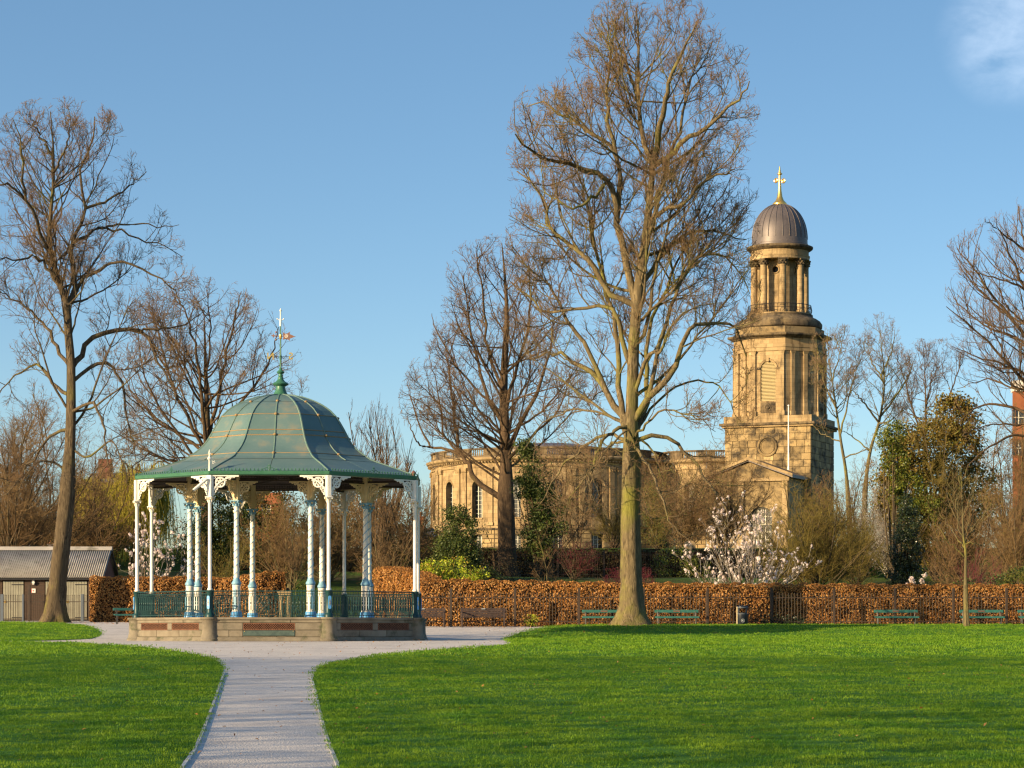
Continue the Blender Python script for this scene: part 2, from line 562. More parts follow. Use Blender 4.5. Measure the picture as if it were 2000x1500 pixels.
TAPER = ([0, .27, .33, .58, .75, 1], [1, .86, .60, .42, .26, .05])
def ground_z(x, Y):
    return float(terrain(x, Y))
def bare_tree(name, label, cat, Y, base_px, trunk, trunk_r, limbs, env_rows, seed, mats, auto=0, auto_t=(0.35, 1.0), lv=None, depth=.85, group=None, base_z=0.0, flare=1.7, amp=4.0, up=.25, twig_r=.0085, auto_len=(3, 8), auto_ang=(50, 12), limb_r=.62, extra=None, lean_first=None):
    """trunk and limbs traced as polylines (photo px), the rest grown inside the crown outline"""
    rng = np.random.default_rng(seed)
    Y = Y * KD
    bx, by, _ = px(base_px, HY, Y)
    base_z = ground_z(bx, Y) + .02
    root = thing(name, label, cat, (bx, Y, base_z), group=group)
    org = np.array([bx, Y, base_z])
    env = Env(env_rows, Y, depth)
    bark, twig = mats
    # trunk
    tp = [px(e[0], e[1], Y) for e in trunk]
    tp[0] = (tp[0][0], Y, base_z - .1)
    TK = 34
    TP = catmull(tp, TK)
    TL = np.linalg.norm(np.diff(TP, axis=0), axis=1).sum()
    h = np.concatenate([[0], np.cumsum(np.linalg.norm(np.diff(TP, axis=0), axis=1))])
    TR = trunk_r * np.interp(h / TL, *TAPER) + trunk_r * (flare - 1) * np.exp(-h / .6)
    TR = np.maximum(TR, .03)
    S = 20
    a = np.arange(S) * 2 * np.pi / S
    ph = rng.uniform(0, 6.28, 4)
    V = []
    # finer rings near the foot for the root flare
    zz = np.concatenate([np.linspace(0, min(2.2, h[-1] * .3), 9)[:-1], np.linspace(min(2.2, h[-1] * .3), h[-1], 30)])
    cx = [np.interp(zz, h, TP[:, i]) for i in range(3)]
    rr = np.interp(zz, h, TR)
    rr = trunk_r * np.interp(zz / TL, *TAPER) + trunk_r * (flare - 1) * np.exp(-zz / .6)
    for i in range(len(zz)):
        fl = np.exp(-zz[i] / .45)
        k = 1 + .05 * np.sin(3 * a + ph[0] + zz[i] * .25) + .035 * np.sin(5 * a + ph[1] - zz[i] * .4) + fl * (.26 * np.sin(5 * a + ph[2]) + .15 * np.sin(7 * a + ph[3])) + .032 * rng.normal(size=S)
        V.append(np.stack([cx[0][i] + np.cos(a) * rr[i] * k, cx[1][i] + np.sin(a) * rr[i] * k, np.full(S, cx[2][i])], axis=1))
    V = np.array(V)
    K2 = len(zz)
    kk = np.arange(K2 - 1)[:, None] * S; ss = np.arange(S)[None, :]; s2 = (ss + 1) % S
    Q = np.stack([kk + ss, kk + s2, kk + S + s2, kk + S + ss], -1).reshape(-1, 4)
    np_obj('trunk', V.reshape(-1, 3) - org, Q, None, bark, root, True)
    # traced limbs
    LP, LR, LL = [], [], []
    KL = 16
    for lb in limbs:
        r0 = lb[0] if isinstance(lb[0], (int, float)) else None
        pl = lb[1:] if r0 is not None else lb
        # start from the nearest point of what is already there, in depth too
        P3 = limb_pts(pl, Y, rng, amp)
        best, bd, br = None, 1e9, trunk_r
        for (AP, AR) in [(TP, TR)] + list(zip(LP, LR)):
            dd = np.hypot(AP[:, 0] - P3[0][0], AP[:, 2] - P3[0][2])
            k = int(dd.argmin())
            if dd[k] < bd - .05:
                bd, best, br = dd[k], AP[k], AR[k]
        off = best[1] - Y
        P3 = [(p[0], p[1] + off, p[2]) for p in P3]
        P3[0] = tuple(best)
        C = catmull(P3, KL)
        C[2:] += rng.normal(size=(KL - 2, 3)) * .05
        l = np.linalg.norm(np.diff(C, axis=0), axis=1).sum()
        r0 = (r0 or .12) * limb_r
        LP.append(C); LR.append(r0 * np.linspace(1, .14, KL) ** .9); LL.append(l)
    if auto:
        m = 0
        tries = 0
        while m < auto and tries < auto * 8:
            tries += 1
            t = rng.uniform(*auto_t)
            k = int(t * (TK - 1))
            b = TP[k]
            az = rng.uniform(0, 2 * pi)
            an = radians(np.clip(rng.normal(*auto_ang), 15, 95))
            d = np.array([sin(an) * cos(az), sin(an) * sin(az), cos(an)])
            l = rng.uniform(*auto_len) * (1.15 - .6 * t)
            C = [b]
            ok = True
            for i in range(KL - 1):
                d = d + rng.normal(size=3) * .10 + np.array([0, 0, up * .22])
                d /= np.linalg.norm(d)
                C.append(C[-1] + d * l / (KL - 1))
            C = np.array(C)
            ins = env.inside(C)
            ins[:3] = True
            if not ins.all():
                k2 = int(np.argmin(ins))
                if k2 < 6: continue
                C = catmull([C[i] for i in range(0, k2, 2)], KL)
                l = np.linalg.norm(np.diff(C, axis=0), axis=1).sum()
            r0 = min(TR[k] * .5, l * .0085 + .015)
            LP.append(C); LR.append(r0 * np.linspace(1, .18, KL)); LL.append(l)
            m += 1
    for C, r in zip(LP, LR):
        v, q = tubes_np(C[None], r[None], 8)
        np_obj('limb', v - org, q, None, bark, root, True)
    P, R, L = np.array(LP), np.array(LR), np.array(LL)
    # the top of the trunk branches like a limb
    TT = catmull([TP[i] for i in range(TK // 3, TK, 3)], KL)
    P = np.concatenate([P, TT[None]]); R = np.concatenate([R, np.interp(np.linspace(TK / 3, TK - 1, KL), np.arange(TK), TR)[None]]); L = np.append(L, np.linalg.norm(np.diff(TT, axis=0), axis=1).sum() * .8)
    lv = lv or LV
    Vs, Qs, nv = [], [], 0
    Vt, Qt, nt_ = [], [], 0
    for li, cfg in enumerate(lv):
        P, R, L = grow(P, R, L, rng, env, rmin=twig_r, **cfg)
        v, q = tubes_np(P, R, 5 if li == 0 else 3)
        if li < 2:
            Vs.append(v); Qs.append(q + nv); nv += len(v)
        else:
            Vt.append(v); Qt.append(q + nt_); nt_ += len(v)
    o = np_obj('branches', np.concatenate(Vs) - org, np.concatenate(Qs), None, bark, root, True)
    o['kind'] = 'stuff'
    if Vt:
        o = np_obj('crown', np.concatenate(Vt) - org, np.concatenate(Qt), None, twig, root)
        o['kind'] = 'stuff'
    return root, P, env, TP

LV = [dict(dens=2.4, ratio=.42, lmin=.8, lmax=3.6, ang=(46, 12), up=.26, wig=.17, K=8, t0=.25, tb=.6),
      dict(dens=3.1, ratio=.48, lmin=.5, lmax=1.9, ang=(45, 12), up=.2, wig=.2, K=6, nmax=6000),
      dict(dens=5.0, ratio=.52, lmin=.3, lmax=1.1, ang=(42, 12), up=.14, wig=.2, K=4, nmax=20000),
      dict(dens=4.3, ratio=.62, lmin=.22, lmax=.6, ang=(40, 12), up=.10, wig=.2, K=3, nmax=44000)]

def bush(name, label, cat, xpx, Y, base_z, w, hgt, seed, mats, stems=22, spread=40, lv=None, group=None, twig_r=.006, leaf=None, leaf_n=0, leaf_size=.05, trunk_h=0.0, droop=0.0, blossoms=None, wd=None, up=.2):
    """many-stemmed bare or budding shrub: stems from the ground, twigs inside a dome"""
    rng = np.random.default_rng(seed)
    Y = Y * KD
    bx = (xpx - HX) / FPX * Y
    base_z = ground_z(bx, Y)
    root = thing(name, label, cat, (bx, Y, base_z), group=group)
    KL = 10
    P, R, L = [], [], []
    hw = w / 2
    class E:
        def inside(s, Q):
            x = (Q[:, 0]) / hw; y = Q[:, 1] / ((wd or w * .8) / 2); z = Q[:, 2] / hgt
            lim = np.clip(1.0 - np.clip(z - .45, 0, 1) ** 2 * 3.3, 0, 1) * np.clip(.35 + z * 2.2, 0, 1)
            return (x * x + y * y < lim) & (Q[:, 2] > .05)
    env = E()
    for i in range(stems):
        az = rng.uniform(0, 2 * pi); an = radians(spread * 1.25 * rng.random() ** .75 + 2)
        d = np.array([sin(an) * cos(az), sin(an) * sin(az) * .9, cos(an)])
        l = hgt * rng.uniform(.65, 1.05)
        c = np.array([rng.normal() * w * .03, rng.normal() * w * .03, trunk_h * .7])
        C = [c]
        for k in range(KL - 1):
            d = d + rng.normal(size=3) * .09 + np.array([0, 0, up * .12 - droop * k / KL]); d /= np.linalg.norm(d)
            C.append(C[-1] + d * l / (KL - 1))
        C = np.array(C)
        ins = env.inside(C); ins[:3] = True
        if not ins.all():
            k2 = max(4, int(np.argmin(ins)))
            C = catmull([C[j] for j in range(0, k2, 1)], KL)
            l = np.linalg.norm(np.diff(C, axis=0), axis=1).sum()
        P.append(C); R.append((.012 + l * .006) * np.linspace(1, .3, KL)); L.append(l)
    P, R, L = np.array(P), np.array(R), np.array(L)
    bark, twig = mats
    v, q = tubes_np(P, R, 5)
    if trunk_h > 0:
        mb = MB(); mb.tube([(0, 0, -.05), (0.03, 0, trunk_h * .4), (0, .02, trunk_h)], [hgt * .035, hgt * .028, hgt * .024], 8)
        mb.obj('trunk', bark, root, True)
    o = np_obj('stems', v, q, None, bark, root, True); o['kind'] = 'stuff'
    lv = lv or [dict(dens=3.0, ratio=.46, lmin=.35, lmax=2.0, ang=(42, 12), up=.14, wig=.17, K=6, nmax=1800),
                dict(dens=4.2, ratio=.5, lmin=.25, lmax=1.0, ang=(52, 14), up=.04, wig=.2, K=4, nmax=8000),
                dict(dens=4.6, ratio=.55, lmin=.15, lmax=.5, ang=(50, 14), up=.04, wig=.2, K=3, nmax=17000)]
    Vt, Qt, n = [], [], 0
    tips = None
    for cfg in lv:
        P, R, L = grow(P, R, L, rng, env, rmin=twig_r, **cfg)
        v, q = tubes_np(P, R, 3)
        Vt.append(v); Qt.append(q + n); n += len(v)
    o = np_obj('crown', np.concatenate(Vt), np.concatenate(Qt), None, twig, root); o['kind'] = 'stuff'
    if leaf is not None and leaf_n:
        k = rng.integers(0, len(P), leaf_n)
        C = P[k, -1] + rng.normal(size=(leaf_n, 3)) * leaf_size * 1.2
        v, q = quad_cloud(C, leaf_size, rng)
        o = np_obj('leaves', v, q, None, leaf, root); o['kind'] = 'stuff'
    return root, P

def leafy(name, label, cat, xpx, Y, base_z, blobs, n, size, seed, mat, core=None, stem=None, clump=.25, cn=200, shell=.6, group=None, asp=(.5, 1), stemmat=None):
    """evergreen shrub or tree: leaf-sized faces in clumps on uneven lobes round a trunk; blobs are local"""
    rng = np.random.default_rng(seed)
    Y = Y * KD
    bx = (xpx - HX) / FPX * Y
    base_z = ground_z(bx, Y)
    root = thing(name, label, cat, (bx, Y, base_z), group=group)
    P = blob_points(blobs, n, rng, shell, clump, cn)
    P = P[P[:, 2] > .03]
    v, q = quad_cloud(P, size, rng, asp)
    o = np_obj('foliage', v, q, None, mat, root); o['kind'] = 'stuff'
    # stems inside, so the gaps show wood
    top = max(b[2] + b[5] * .8 for b in blobs)
    Ps = []
    m = 14
    for i in range(m):
        b = blobs[rng.integers(0, len(blobs))]
        e = np.array(b[:3]) + rng.normal(size=3) * np.array(b[3:]) * .35
        Ps.append(catmull([np.array([rng.normal() * .05, rng.normal() * .05, -.05]), e * .45 + rng.normal(size=3) * .1, e], 8))
    Ps = np.array(Ps)
    v, q = tubes_np(Ps, np.full((m, 8), .02 + top * .006) * np.linspace(1, .3, 8)[None], 5)
    o = np_obj('stems', v, q, None, stemmat or core, root, True); o['kind'] = 'stuff'
    return root

# ------------------------------------------------------------------ materials
M = {}
M['stone'] = simple('base_stone', (.15, .125, .090), (.25, .215, .16), 1.6, .85, bmp=.35, bscale=25, c3=(.055, .055, .04), s3=1.1, lo3=.52, hi3=.70, world_pos=True)
M['stone_moss'] = simple('mossy_stone', (.13, .11, .08), (.22, .19, .14), 2.2, .9, bmp=.45, bscale=22, c3=(.065, .07, .035), s3=2.3, lo3=.52, hi3=.68, world_pos=True)
M['green'] = simple('green_paint', (.006, .038, .042), (.011, .052, .052), 6, .42, spec=.35, bmp=.05, world_pos=True)
M['gutter'] = simple('gutter_paint', (.035, .13, .075), (.05, .16, .10), 5, .4, world_pos=True)
M['white'] = simple('white_paint', (.72, .68, .60), (.80, .77, .70), 3, .42, c3=(.42, .33, .22), s3=2.5, lo3=.66, hi3=.82, world_pos=True)
M['blue'] = simple('blue_paint', (.16, .33, .47), (.22, .42, .55), 6, .42, world_pos=True)
M['bright_blue'] = simple('bright_blue_paint', (.10, .34, .68), None, 5, .42)
M['gold'] = simple('gilding', (.85, .55, .16), (.75, .45, .10), 8, .28, metal=.85)
M['cream'] = simple('cream_paint', (.66, .50, .27), (.74, .60, .36), 4, .5, world_pos=True)
M['roof'] = simple('roof_sheet', (.085, .150, .148), (.120, .182, .178), 1.1, .46, spec=.45, c3=(.24, .20, .12), s3=1.1, lo3=.54, hi3=.80, world_pos=True, bmp=.12, bscale=3.5)
M['seam'] = simple('seam_lead', (.24, .17, .08), (.34, .20, .08), 5, .6, world_pos=True)
M['rib'] = simple('rib_paint', (.09, .17, .15), (.15, .20, .16), 5, .5, world_pos=True)
M['soffit'] = simple('soffit_boards', (.060, .040, .030), (.035, .026, .022), 3, .8)
M['rust'] = simple('rusty_iron', (.20, .09, .05), (.12, .055, .035), 9, .8, bmp=.3)
M['bronze'] = simple('bronze_plaque', (.055, .085, .078), (.09, .13, .11), 7, .5, metal=.3, bmp=.25, bscale=60)
M['vane'] = simple('vane_copper', (.20, .10, .07), None, 5, .5, metal=.3)
M['floor'] = simple('deck', (.13, .12, .11), (.18, .17, .15), 3, .8)
M['church'] = simple('sandstone', (.335, .235, .12), (.46, .335, .18), .25, .9, c3=(.085, .062, .037), s3=.55, lo3=.54, hi3=.74, world_pos=True, bmp=.3, bscale=4)
def add_joints(m, bw, bh):
    nt = m.node_tree; b = nt.nodes.get('Principled BSDF')
    g = nt.nodes.new("ShaderNodeNewGeometry"); sp = nt.nodes.new("ShaderNodeSeparateXYZ"); nt.links.new(g.outputs['Position'], sp.inputs[0])
    ma = nt.nodes.new("ShaderNodeMath"); ma.operation = 'MULTIPLY_ADD'; ma.inputs[1].default_value = -.35
    nt.links.new(sp.outputs['Y'], ma.inputs[0]); nt.links.new(sp.outputs['X'], ma.inputs[2])
    cb = nt.nodes.new("ShaderNodeCombineXYZ"); nt.links.new(ma.outputs[0], cb.inputs['X']); nt.links.new(sp.outputs['Z'], cb.inputs['Y'])
    br = nt.nodes.new("ShaderNodeTexBrick"); br.inputs['Scale'].default_value = 1.0
    br.inputs['Brick Width'].default_value = bw; br.inputs['Row Height'].default_value = bh; br.inputs['Mortar Size'].default_value = .022; br.inputs['Mortar Smooth'].default_value = .4; br.inputs['Bias'].default_value = 0
    br.inputs['Color1'].default_value = (1, 1, 1, 1); br.inputs['Color2'].default_value = (.72, .70, .66, 1); br.inputs['Mortar'].default_value = (.50, .46, .42, 1)
    nt.links.new(cb.outputs[0], br.inputs['Vector'])
    src = b.inputs['Base Color'].links[0].from_socket
    c = _mix(nt, .8, src, br.outputs['Color'], 'MULTIPLY')
    st = _ramp(nt, _noise(nt, _map(nt, g.outputs['Position'], (1.1, 1.1, .16)), 1.4, 6, .68), .50, .72)      # soot runs
    nt.links.new(_mix(nt, st, c, _mix(nt, .92, c, (.20, .18, .16), 'MULTIPLY')), b.inputs['Base Color'])
add_joints(M['church'], 1.25, .52)
M['church_block'] = simple('sandstone_block', (.36, .25, .115), (.48, .345, .17), .4, .9, c3=(.06, .046, .03), s3=.6, lo3=.46, hi3=.64, world_pos=True, bmp=.4, bscale=5, rand=.62)
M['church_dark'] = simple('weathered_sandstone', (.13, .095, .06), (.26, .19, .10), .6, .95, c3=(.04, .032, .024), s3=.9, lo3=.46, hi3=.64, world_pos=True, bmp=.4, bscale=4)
M['lead'] = simple('lead_roof', (.105, .09, .09), (.15, .125, .12), .6, .50, metal=.25, c3=(.10, .085, .085), s3=1.0, world_pos=True)
M['louvre'] = simple('louvre_wood', (.55, .44, .23), None, 1, .7)
M['glass'] = simple('dark_glass', (.020, .024, .028), (.035, .04, .045), .8, .12, spec=.6)
M['mullion'] = simple('window_bar_paint', (.62, .58, .48), None, 1, .6)
M['brick'] = simple('brick_wall', (.30, .105, .045), (.22, .07, .032), 1.2, .9, world_pos=True)
M['brick_dark'] = simple('dark_brick', (.14, .055, .04), (.19, .08, .05), 1.5, .9, world_pos=True)
M['slate'] = simple('slate', (.10, .10, .12), (.15, .14, .15), 1, .7, world_pos=True)
M['orange_tile'] = simple('orange_tile', (.55, .18, .07), (.40, .12, .05), 1.4, .85, world_pos=True)
M['render_white'] = simple('white_render', (.72, .68, .62), (.60, .56, .50), .8, .9, world_pos=True)
M['pale_sheet'] = simple('pale_blue_sheet', (.42, .52, .66), None, 1, .5)
M['corrugated'] = simple('fibre_cement', (.42, .38, .33), (.32, .29, .25), 1.2, .85, c3=(.14, .13, .10), s3=1.4, world_pos=True)
M['door'] = simple('shed_door_paint', (.26, .25, .19), (.21, .20, .155), 3, .7, world_pos=True)
M['board'] = simple('brown_board', (.042, .025, .016), (.065, .038, .024), 4, .8, world_pos=True, stretch=(1, 1, 6))
M['black'] = simple('black_iron', (.012, .012, .014), (.022, .020, .020), 8, .45)
M['fence'] = simple('dark_fence_paint', (.030, .020, .014), (.055, .033, .020), 5, .6)
M['greypost'] = simple('blue_grey_post', (.085, .105, .135), None, 5, .6)
M['bench_green'] = simple('bench_green_paint', (.022, .105, .09), (.035, .14, .115), 6, .5, world_pos=True)
M['bench_dark'] = simple('bench_dark_wood', (.035, .022, .020), (.060, .040, .034), 6, .55, world_pos=True)
M['plate'] = simple('steel_plate', (.6, .6, .58), None, 1, .3, metal=.6)
M['bin'] = simple('bin_black', (.010, .014, .024), (.016, .020, .030), 6, .35)
M['edging'] = simple('edging_stone', (.50, .50, .50), (.36, .36, .37), 3, .8, world_pos=True)
M['pole'] = simple('white_pole', (.80, .78, .74), None, 1, .4)
M['red'] = simple('red_paint', (.6, .03, .04), None, 1, .5)

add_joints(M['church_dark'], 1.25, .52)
def bark_mat(name, a, b_, moss, mossamt=.5, mscale=.55):
    m, nt, b, t, g = new_mat(name)
    v = g.outputs['Position']
    st = _map(nt, v, (7, 7, 1.1))
    n1 = _noise(nt, st, 2.2, 7, .65, .3)
    c = _mix(nt, _ramp(nt, n1, .38, .60), tuple(x * .55 for x in a), b_)
    c = _mix(nt, _ramp(nt, _noise(nt, _map(nt, v, (3, 3, .5)), 1.6, 4, .6), .40, .62), c, tuple(x * .55 for x in b_))
    n2 = _noise(nt, v, mscale, 5, .6)
    c = _mix(nt, _ramp(nt, n2, mossamt, mossamt + .2), c, moss)
    setc(nt, b, c)
    b.inputs['Roughness'].default_value = .92
    b.inputs['Specular IOR Level'].default_value = .15
    bump(nt, b, _noise(nt, st, 2.6, 7, .7, .4), .9, .05)
    return m
M['bark'] = bark_mat('lime_bark', (.065, .048, .028), (.235, .18, .10), (.19, .18, .04), .50)
M['bark_b'] = bark_mat('grey_bark', (.055, .040, .027), (.16, .12, .075), (.17, .155, .035), .56)
M['bark_far'] = bark_mat('brown_bark', (.085, .055, .034), (.15, .10, .06), (.12, .095, .03), .6)
M['bark_pale'] = bark_mat('pale_bark', (.13, .105, .06), (.22, .18, .09), (.20, .18, .045), .5)
M['twig_red'] = simple('reddish_twigs', (.16, .098, .058), (.23, .155, .075), .4, .85, spec=.1, world_pos=True)
M['twig_brown'] = simple('brown_twigs', (.155, .095, .050), (.21, .14, .065), .4, .85, spec=.1, world_pos=True)
M['twig_far'] = simple('far_twigs', (.17, .11, .070), (.22, .15, .09), .4, .85, spec=.1, world_pos=True)
M['twig_grey'] = simple('grey_twigs', (.24, .21, .18), (.32, .29, .26), .4, .85, spec=.1, world_pos=True)
M['twig_olive'] = simple('olive_twigs', (.135, .100, .030), (.17, .135, .035), .5, .85, spec=.1, world_pos=True)
M['twig_yellow'] = simple('yellow_twigs', (.27, .24, .035), (.34, .28, .05), .5, .85, spec=.1, world_pos=True)
M['twig_maroon'] = simple('maroon_twigs', (.11, .025, .035), (.15, .04, .045), .5, .85, spec=.1, world_pos=True)
M['beech_leaf'] = leafmat('dry_beech_leaf', [(.13, .05, .016), (.38, .165, .04), (.56, .27, .07), (.30, .12, .03), (.66, .38, .13), (.20, .085, .03)], .5, .25, .3)
M['core'] = simple('hedge_wood', (.018, .012, .008), (.03, .02, .012), 5, 1.0, spec=.05)
M['holly'] = leafmat('holly_leaf', [(.012, .022, .010), (.028, .048, .018), (.045, .06, .02), (.018, .030, .014)], .35, .1, .5)
M['conifer'] = leafmat('evergreen_leaf', [(.03, .05, .015), (.065, .09, .02), (.10, .12, .025), (.045, .07, .02)], .5, .2)
M['laurel'] = leafmat('yellow_green_leaf', [(.20, .30, .02), (.38, .46, .03), (.55, .56, .05), (.28, .36, .03), (.52, .26, .07)], .4, .3)
M['willow'] = leafmat('willow_leaf', [(.32, .32, .02), (.46, .42, .035), (.56, .50, .05), (.36, .36, .02)], .5, .4)
M['brown_green'] = leafmat('brown_green_leaf', [(.13, .085, .022), (.20, .13, .030), (.11, .11, .018), (.24, .165, .045), (.13, .14, .02), (.17, .10, .03)], .6, .2)
M['ivy'] = leafmat('ivy_leaf', [(.05, .075, .014), (.09, .12, .018), (.15, .17, .022), (.20, .20, .03)], .4, .25)
M['olive_leaf'] = leafmat('budding_leaf', [(.12, .12, .02), (.18, .17, .03), (.24, .22, .03)], .5, .4)
M['dark_hedge_leaf'] = leafmat('dark_hedge_leaf', [(.030, .022, .012), (.05, .045, .016), (.075, .045, .02), (.035, .05, .014)], .6, .15)
M['maroon_leaf'] = leafmat('maroon_leaf', [(.10, .015, .025), (.16, .03, .04), (.07, .02, .02)], .5, .2)
M['wood_leaf'] = leafmat('distant_twigs', [(.11, .075, .045), (.16, .11, .06), (.09, .075, .035), (.20, .14, .08)], .8, .1, .1)
M['petal'] = leafmat('magnolia_petal', [(.82, .70, .64), (.86, .80, .76), (.74, .55, .50)], .5, .35)
M['blossom'] = leafmat('white_blossom', [(.70, .68, .66), (.55, .53, .50)], .6, .35)

# lawn, gravel, ground
def lawn_mat():
    m, nt, b, t, g = new_mat('lawn_turf')
    v = g.outputs['Position']
    c = _mix(nt, _ramp(nt, _noise(nt, v, .35, 5, .6), .3, .7), (.045, .130, .012), (.065, .17, .014))
    c = _mix(nt, _ramp(nt, _noise(nt, _map(nt, v, (3, 1, 1)), 1.3, 6, .7), .48, .72), c, (.09, .20, .02))
    setc(nt, b, c)
    b.inputs['Roughness'].default_value = .9
    b.inputs['Specular IOR Level'].default_value = .1
    bump(nt, b, _noise(nt, v, 30, 5, .7), .8, .03)
    return m
M['lawn'] = lawn_mat()
def grass_mat():
    m, nt, b, t, g = new_mat('grass_blades')
    v = g.outputs['Position']
    big = _ramp(nt, _noise(nt, _map(nt, v, (1, .45, 0)), 1.1, 6, .68), .36, .64)
    c = _mix(nt, big, (.070, .200, .012), (.215, .350, .018))
    oi = nt.nodes.new("ShaderNodeObjectInfo")
    c = _mix(nt, .55, c, _ramp(nt, g.outputs['Random Per Island'], 0, 1, (.5, .5, .45), (1.25, 1.15, 1.1)), 'MULTIPLY')
    c = _mix(nt, _ramp(nt, _noise(nt, _map(nt, v, (1, 1, 0)), 2.6, 4, .6), .58, .8), c, (.23, .31, .05))
    setc(nt, b, c)
    b.inputs['Roughness'].default_value = .55
    b.inputs['Specular IOR Level'].default_value = .25
    tr = nt.nodes.new("ShaderNodeBsdfTranslucent")
    nt.links.new(c, tr.inputs['Color'])
    ms = nt.nodes.new("ShaderNodeMixShader")
    ms.inputs[0].default_value = .35
    nt.links.new(b.outputs[0], ms.inputs[1]); nt.links.new(tr.outputs[0], ms.inputs[2])
    nt.links.new(ms.outputs[0], nt.nodes['Material Output'].inputs['Surface'])
    return m
M['grass'] = grass_mat()
def gravel_mat():
    m, nt, b, t, g = new_mat('gravel')
    v = g.outputs['Position']
    vo = nt.nodes.new("ShaderNodeTexVoronoi")
    vo.inputs['Scale'].default_value = 42
    nt.links.new(v, vo.inputs['Vector'])
    cell = nt.nodes.new("ShaderNodeSeparateColor")
    nt.links.new(vo.outputs['Color'], cell.inputs[0])
    c = _ramp(nt, cell.outputs[0], 0, 1, (.28, .25, .22), (.88, .81, .74))
    c = _mix(nt, _ramp(nt, _noise(nt, v, .45, 6, .6), .35, .7), c, (.62, .555, .49), 'MIX')
    c = _mix(nt, .55, c, _ramp(nt, cell.outputs[1], 0, 1, (.44, .40, .36), (.74, .68, .63)))
    c = _mix(nt, _ramp(nt, _noise(nt, v, .7, 7, .72), .48, .75), c, (.40, .36, .33))
    setc(nt, b, c)
    b.inputs['Roughness'].default_value = .9
    b.inputs['Specular IOR Level'].default_value = .2
    bump(nt, b, vo.outputs['Distance'], .8, .012)
    return m
M['gravel'] = gravel_mat()
def soil_mat():
    m, nt, b, t, g = new_mat('garden_ground')
    v = g.outputs['Position']
    c = _mix(nt, _ramp(nt, _noise(nt, v, .16, 5, .6), .42, .62), (.045, .085, .012), (.060, .045, .025))
    c = _mix(nt, _ramp(nt, _noise(nt, v, 1.5, 6, .7), .45, .75), c, (.085, .14, .02))
    setc(nt, b, c)
    b.inputs['Roughness'].default_value = .95
    b.inputs['Specular IOR Level'].default_value = .1
    bump(nt, b, _noise(nt, v, 9, 6, .7), 1.0, .1)
    return m
M['soil'] = soil_mat()

# ------------------------------------------------------------------ ground
def sst(a, b, x):
    t = np.clip((np.asarray(x, float) - a) / (b - a), 0, 1)
    return t * t * (3 - 2 * t)
def terrain(X, Y):
    X = np.asarray(X, float); Y = np.asarray(Y, float)
    o = Y / KD
    h1 = 2.15 + .45 * (1 - sst(-8, 3, X))
    z = h1 * sst(79, 99, o) + (4.2 - h1) * sst(108.6, 110.0, o) + 1.7 * sst(112, 195, o) + .05 * np.sin(X * .7 + o * .31) * sst(80, 90, o)
    return z + np.where(Y < 115, park(Y), .0193 * np.minimum(Y, 420) - 1.6)
xs = np.concatenate([[-1500, -700, -350, -200], np.arange(-130, 131, 2.6), [200, 350, 700, 1500]])
ys = np.concatenate([[-400, -150, -60, -20, 0, 20, 40, 60, 70, 78, 86, 95, 101, 107, 111, 120], np.arange(129, 186, 1.6), np.arange(188, 360, 7.0), [380, 430, 530, 740, 1300, 2800]])
GX, GY = np.meshgrid(xs, ys)
GV = np.stack([GX, GY, terrain(GX, GY) - np.where(GY < 122, .03, 0)], -1).reshape(-1, 3)
nx, ny = len(xs), len(ys)
ii, jj = np.meshgrid(np.arange(nx - 1), np.arange(ny - 1))
b0 = (jj * nx + ii).ravel()
o = np_obj('ground', GV, np.stack([b0, b0 + 1, b0 + nx + 1, b0 + nx], -1), None, M['soil'])
tag(o, kind='structure')
# gravel path sheet
_yy = [-50, 0, 30, 60, 78, 86, 95, 101, 107, 111, 114.2]
mb = MB()
mb.add([(x, y, float(park(y))) for y in _yy for x in (-110, -13, 120)], [(i * 3 + k, i * 3 + k + 1, i * 3 + k + 4, i * 3 + k + 3) for i in range(len(_yy) - 1) for k in range(2)])
mb.add([(x, y, float(park(y)) + .0) for y in (114.2, 122, 129) for x in (-110, -13)], [(0, 1, 3, 2), (2, 3, 5, 4)])
o = mb.obj('gravel_path', M['gravel']); tag(o, kind='structure')

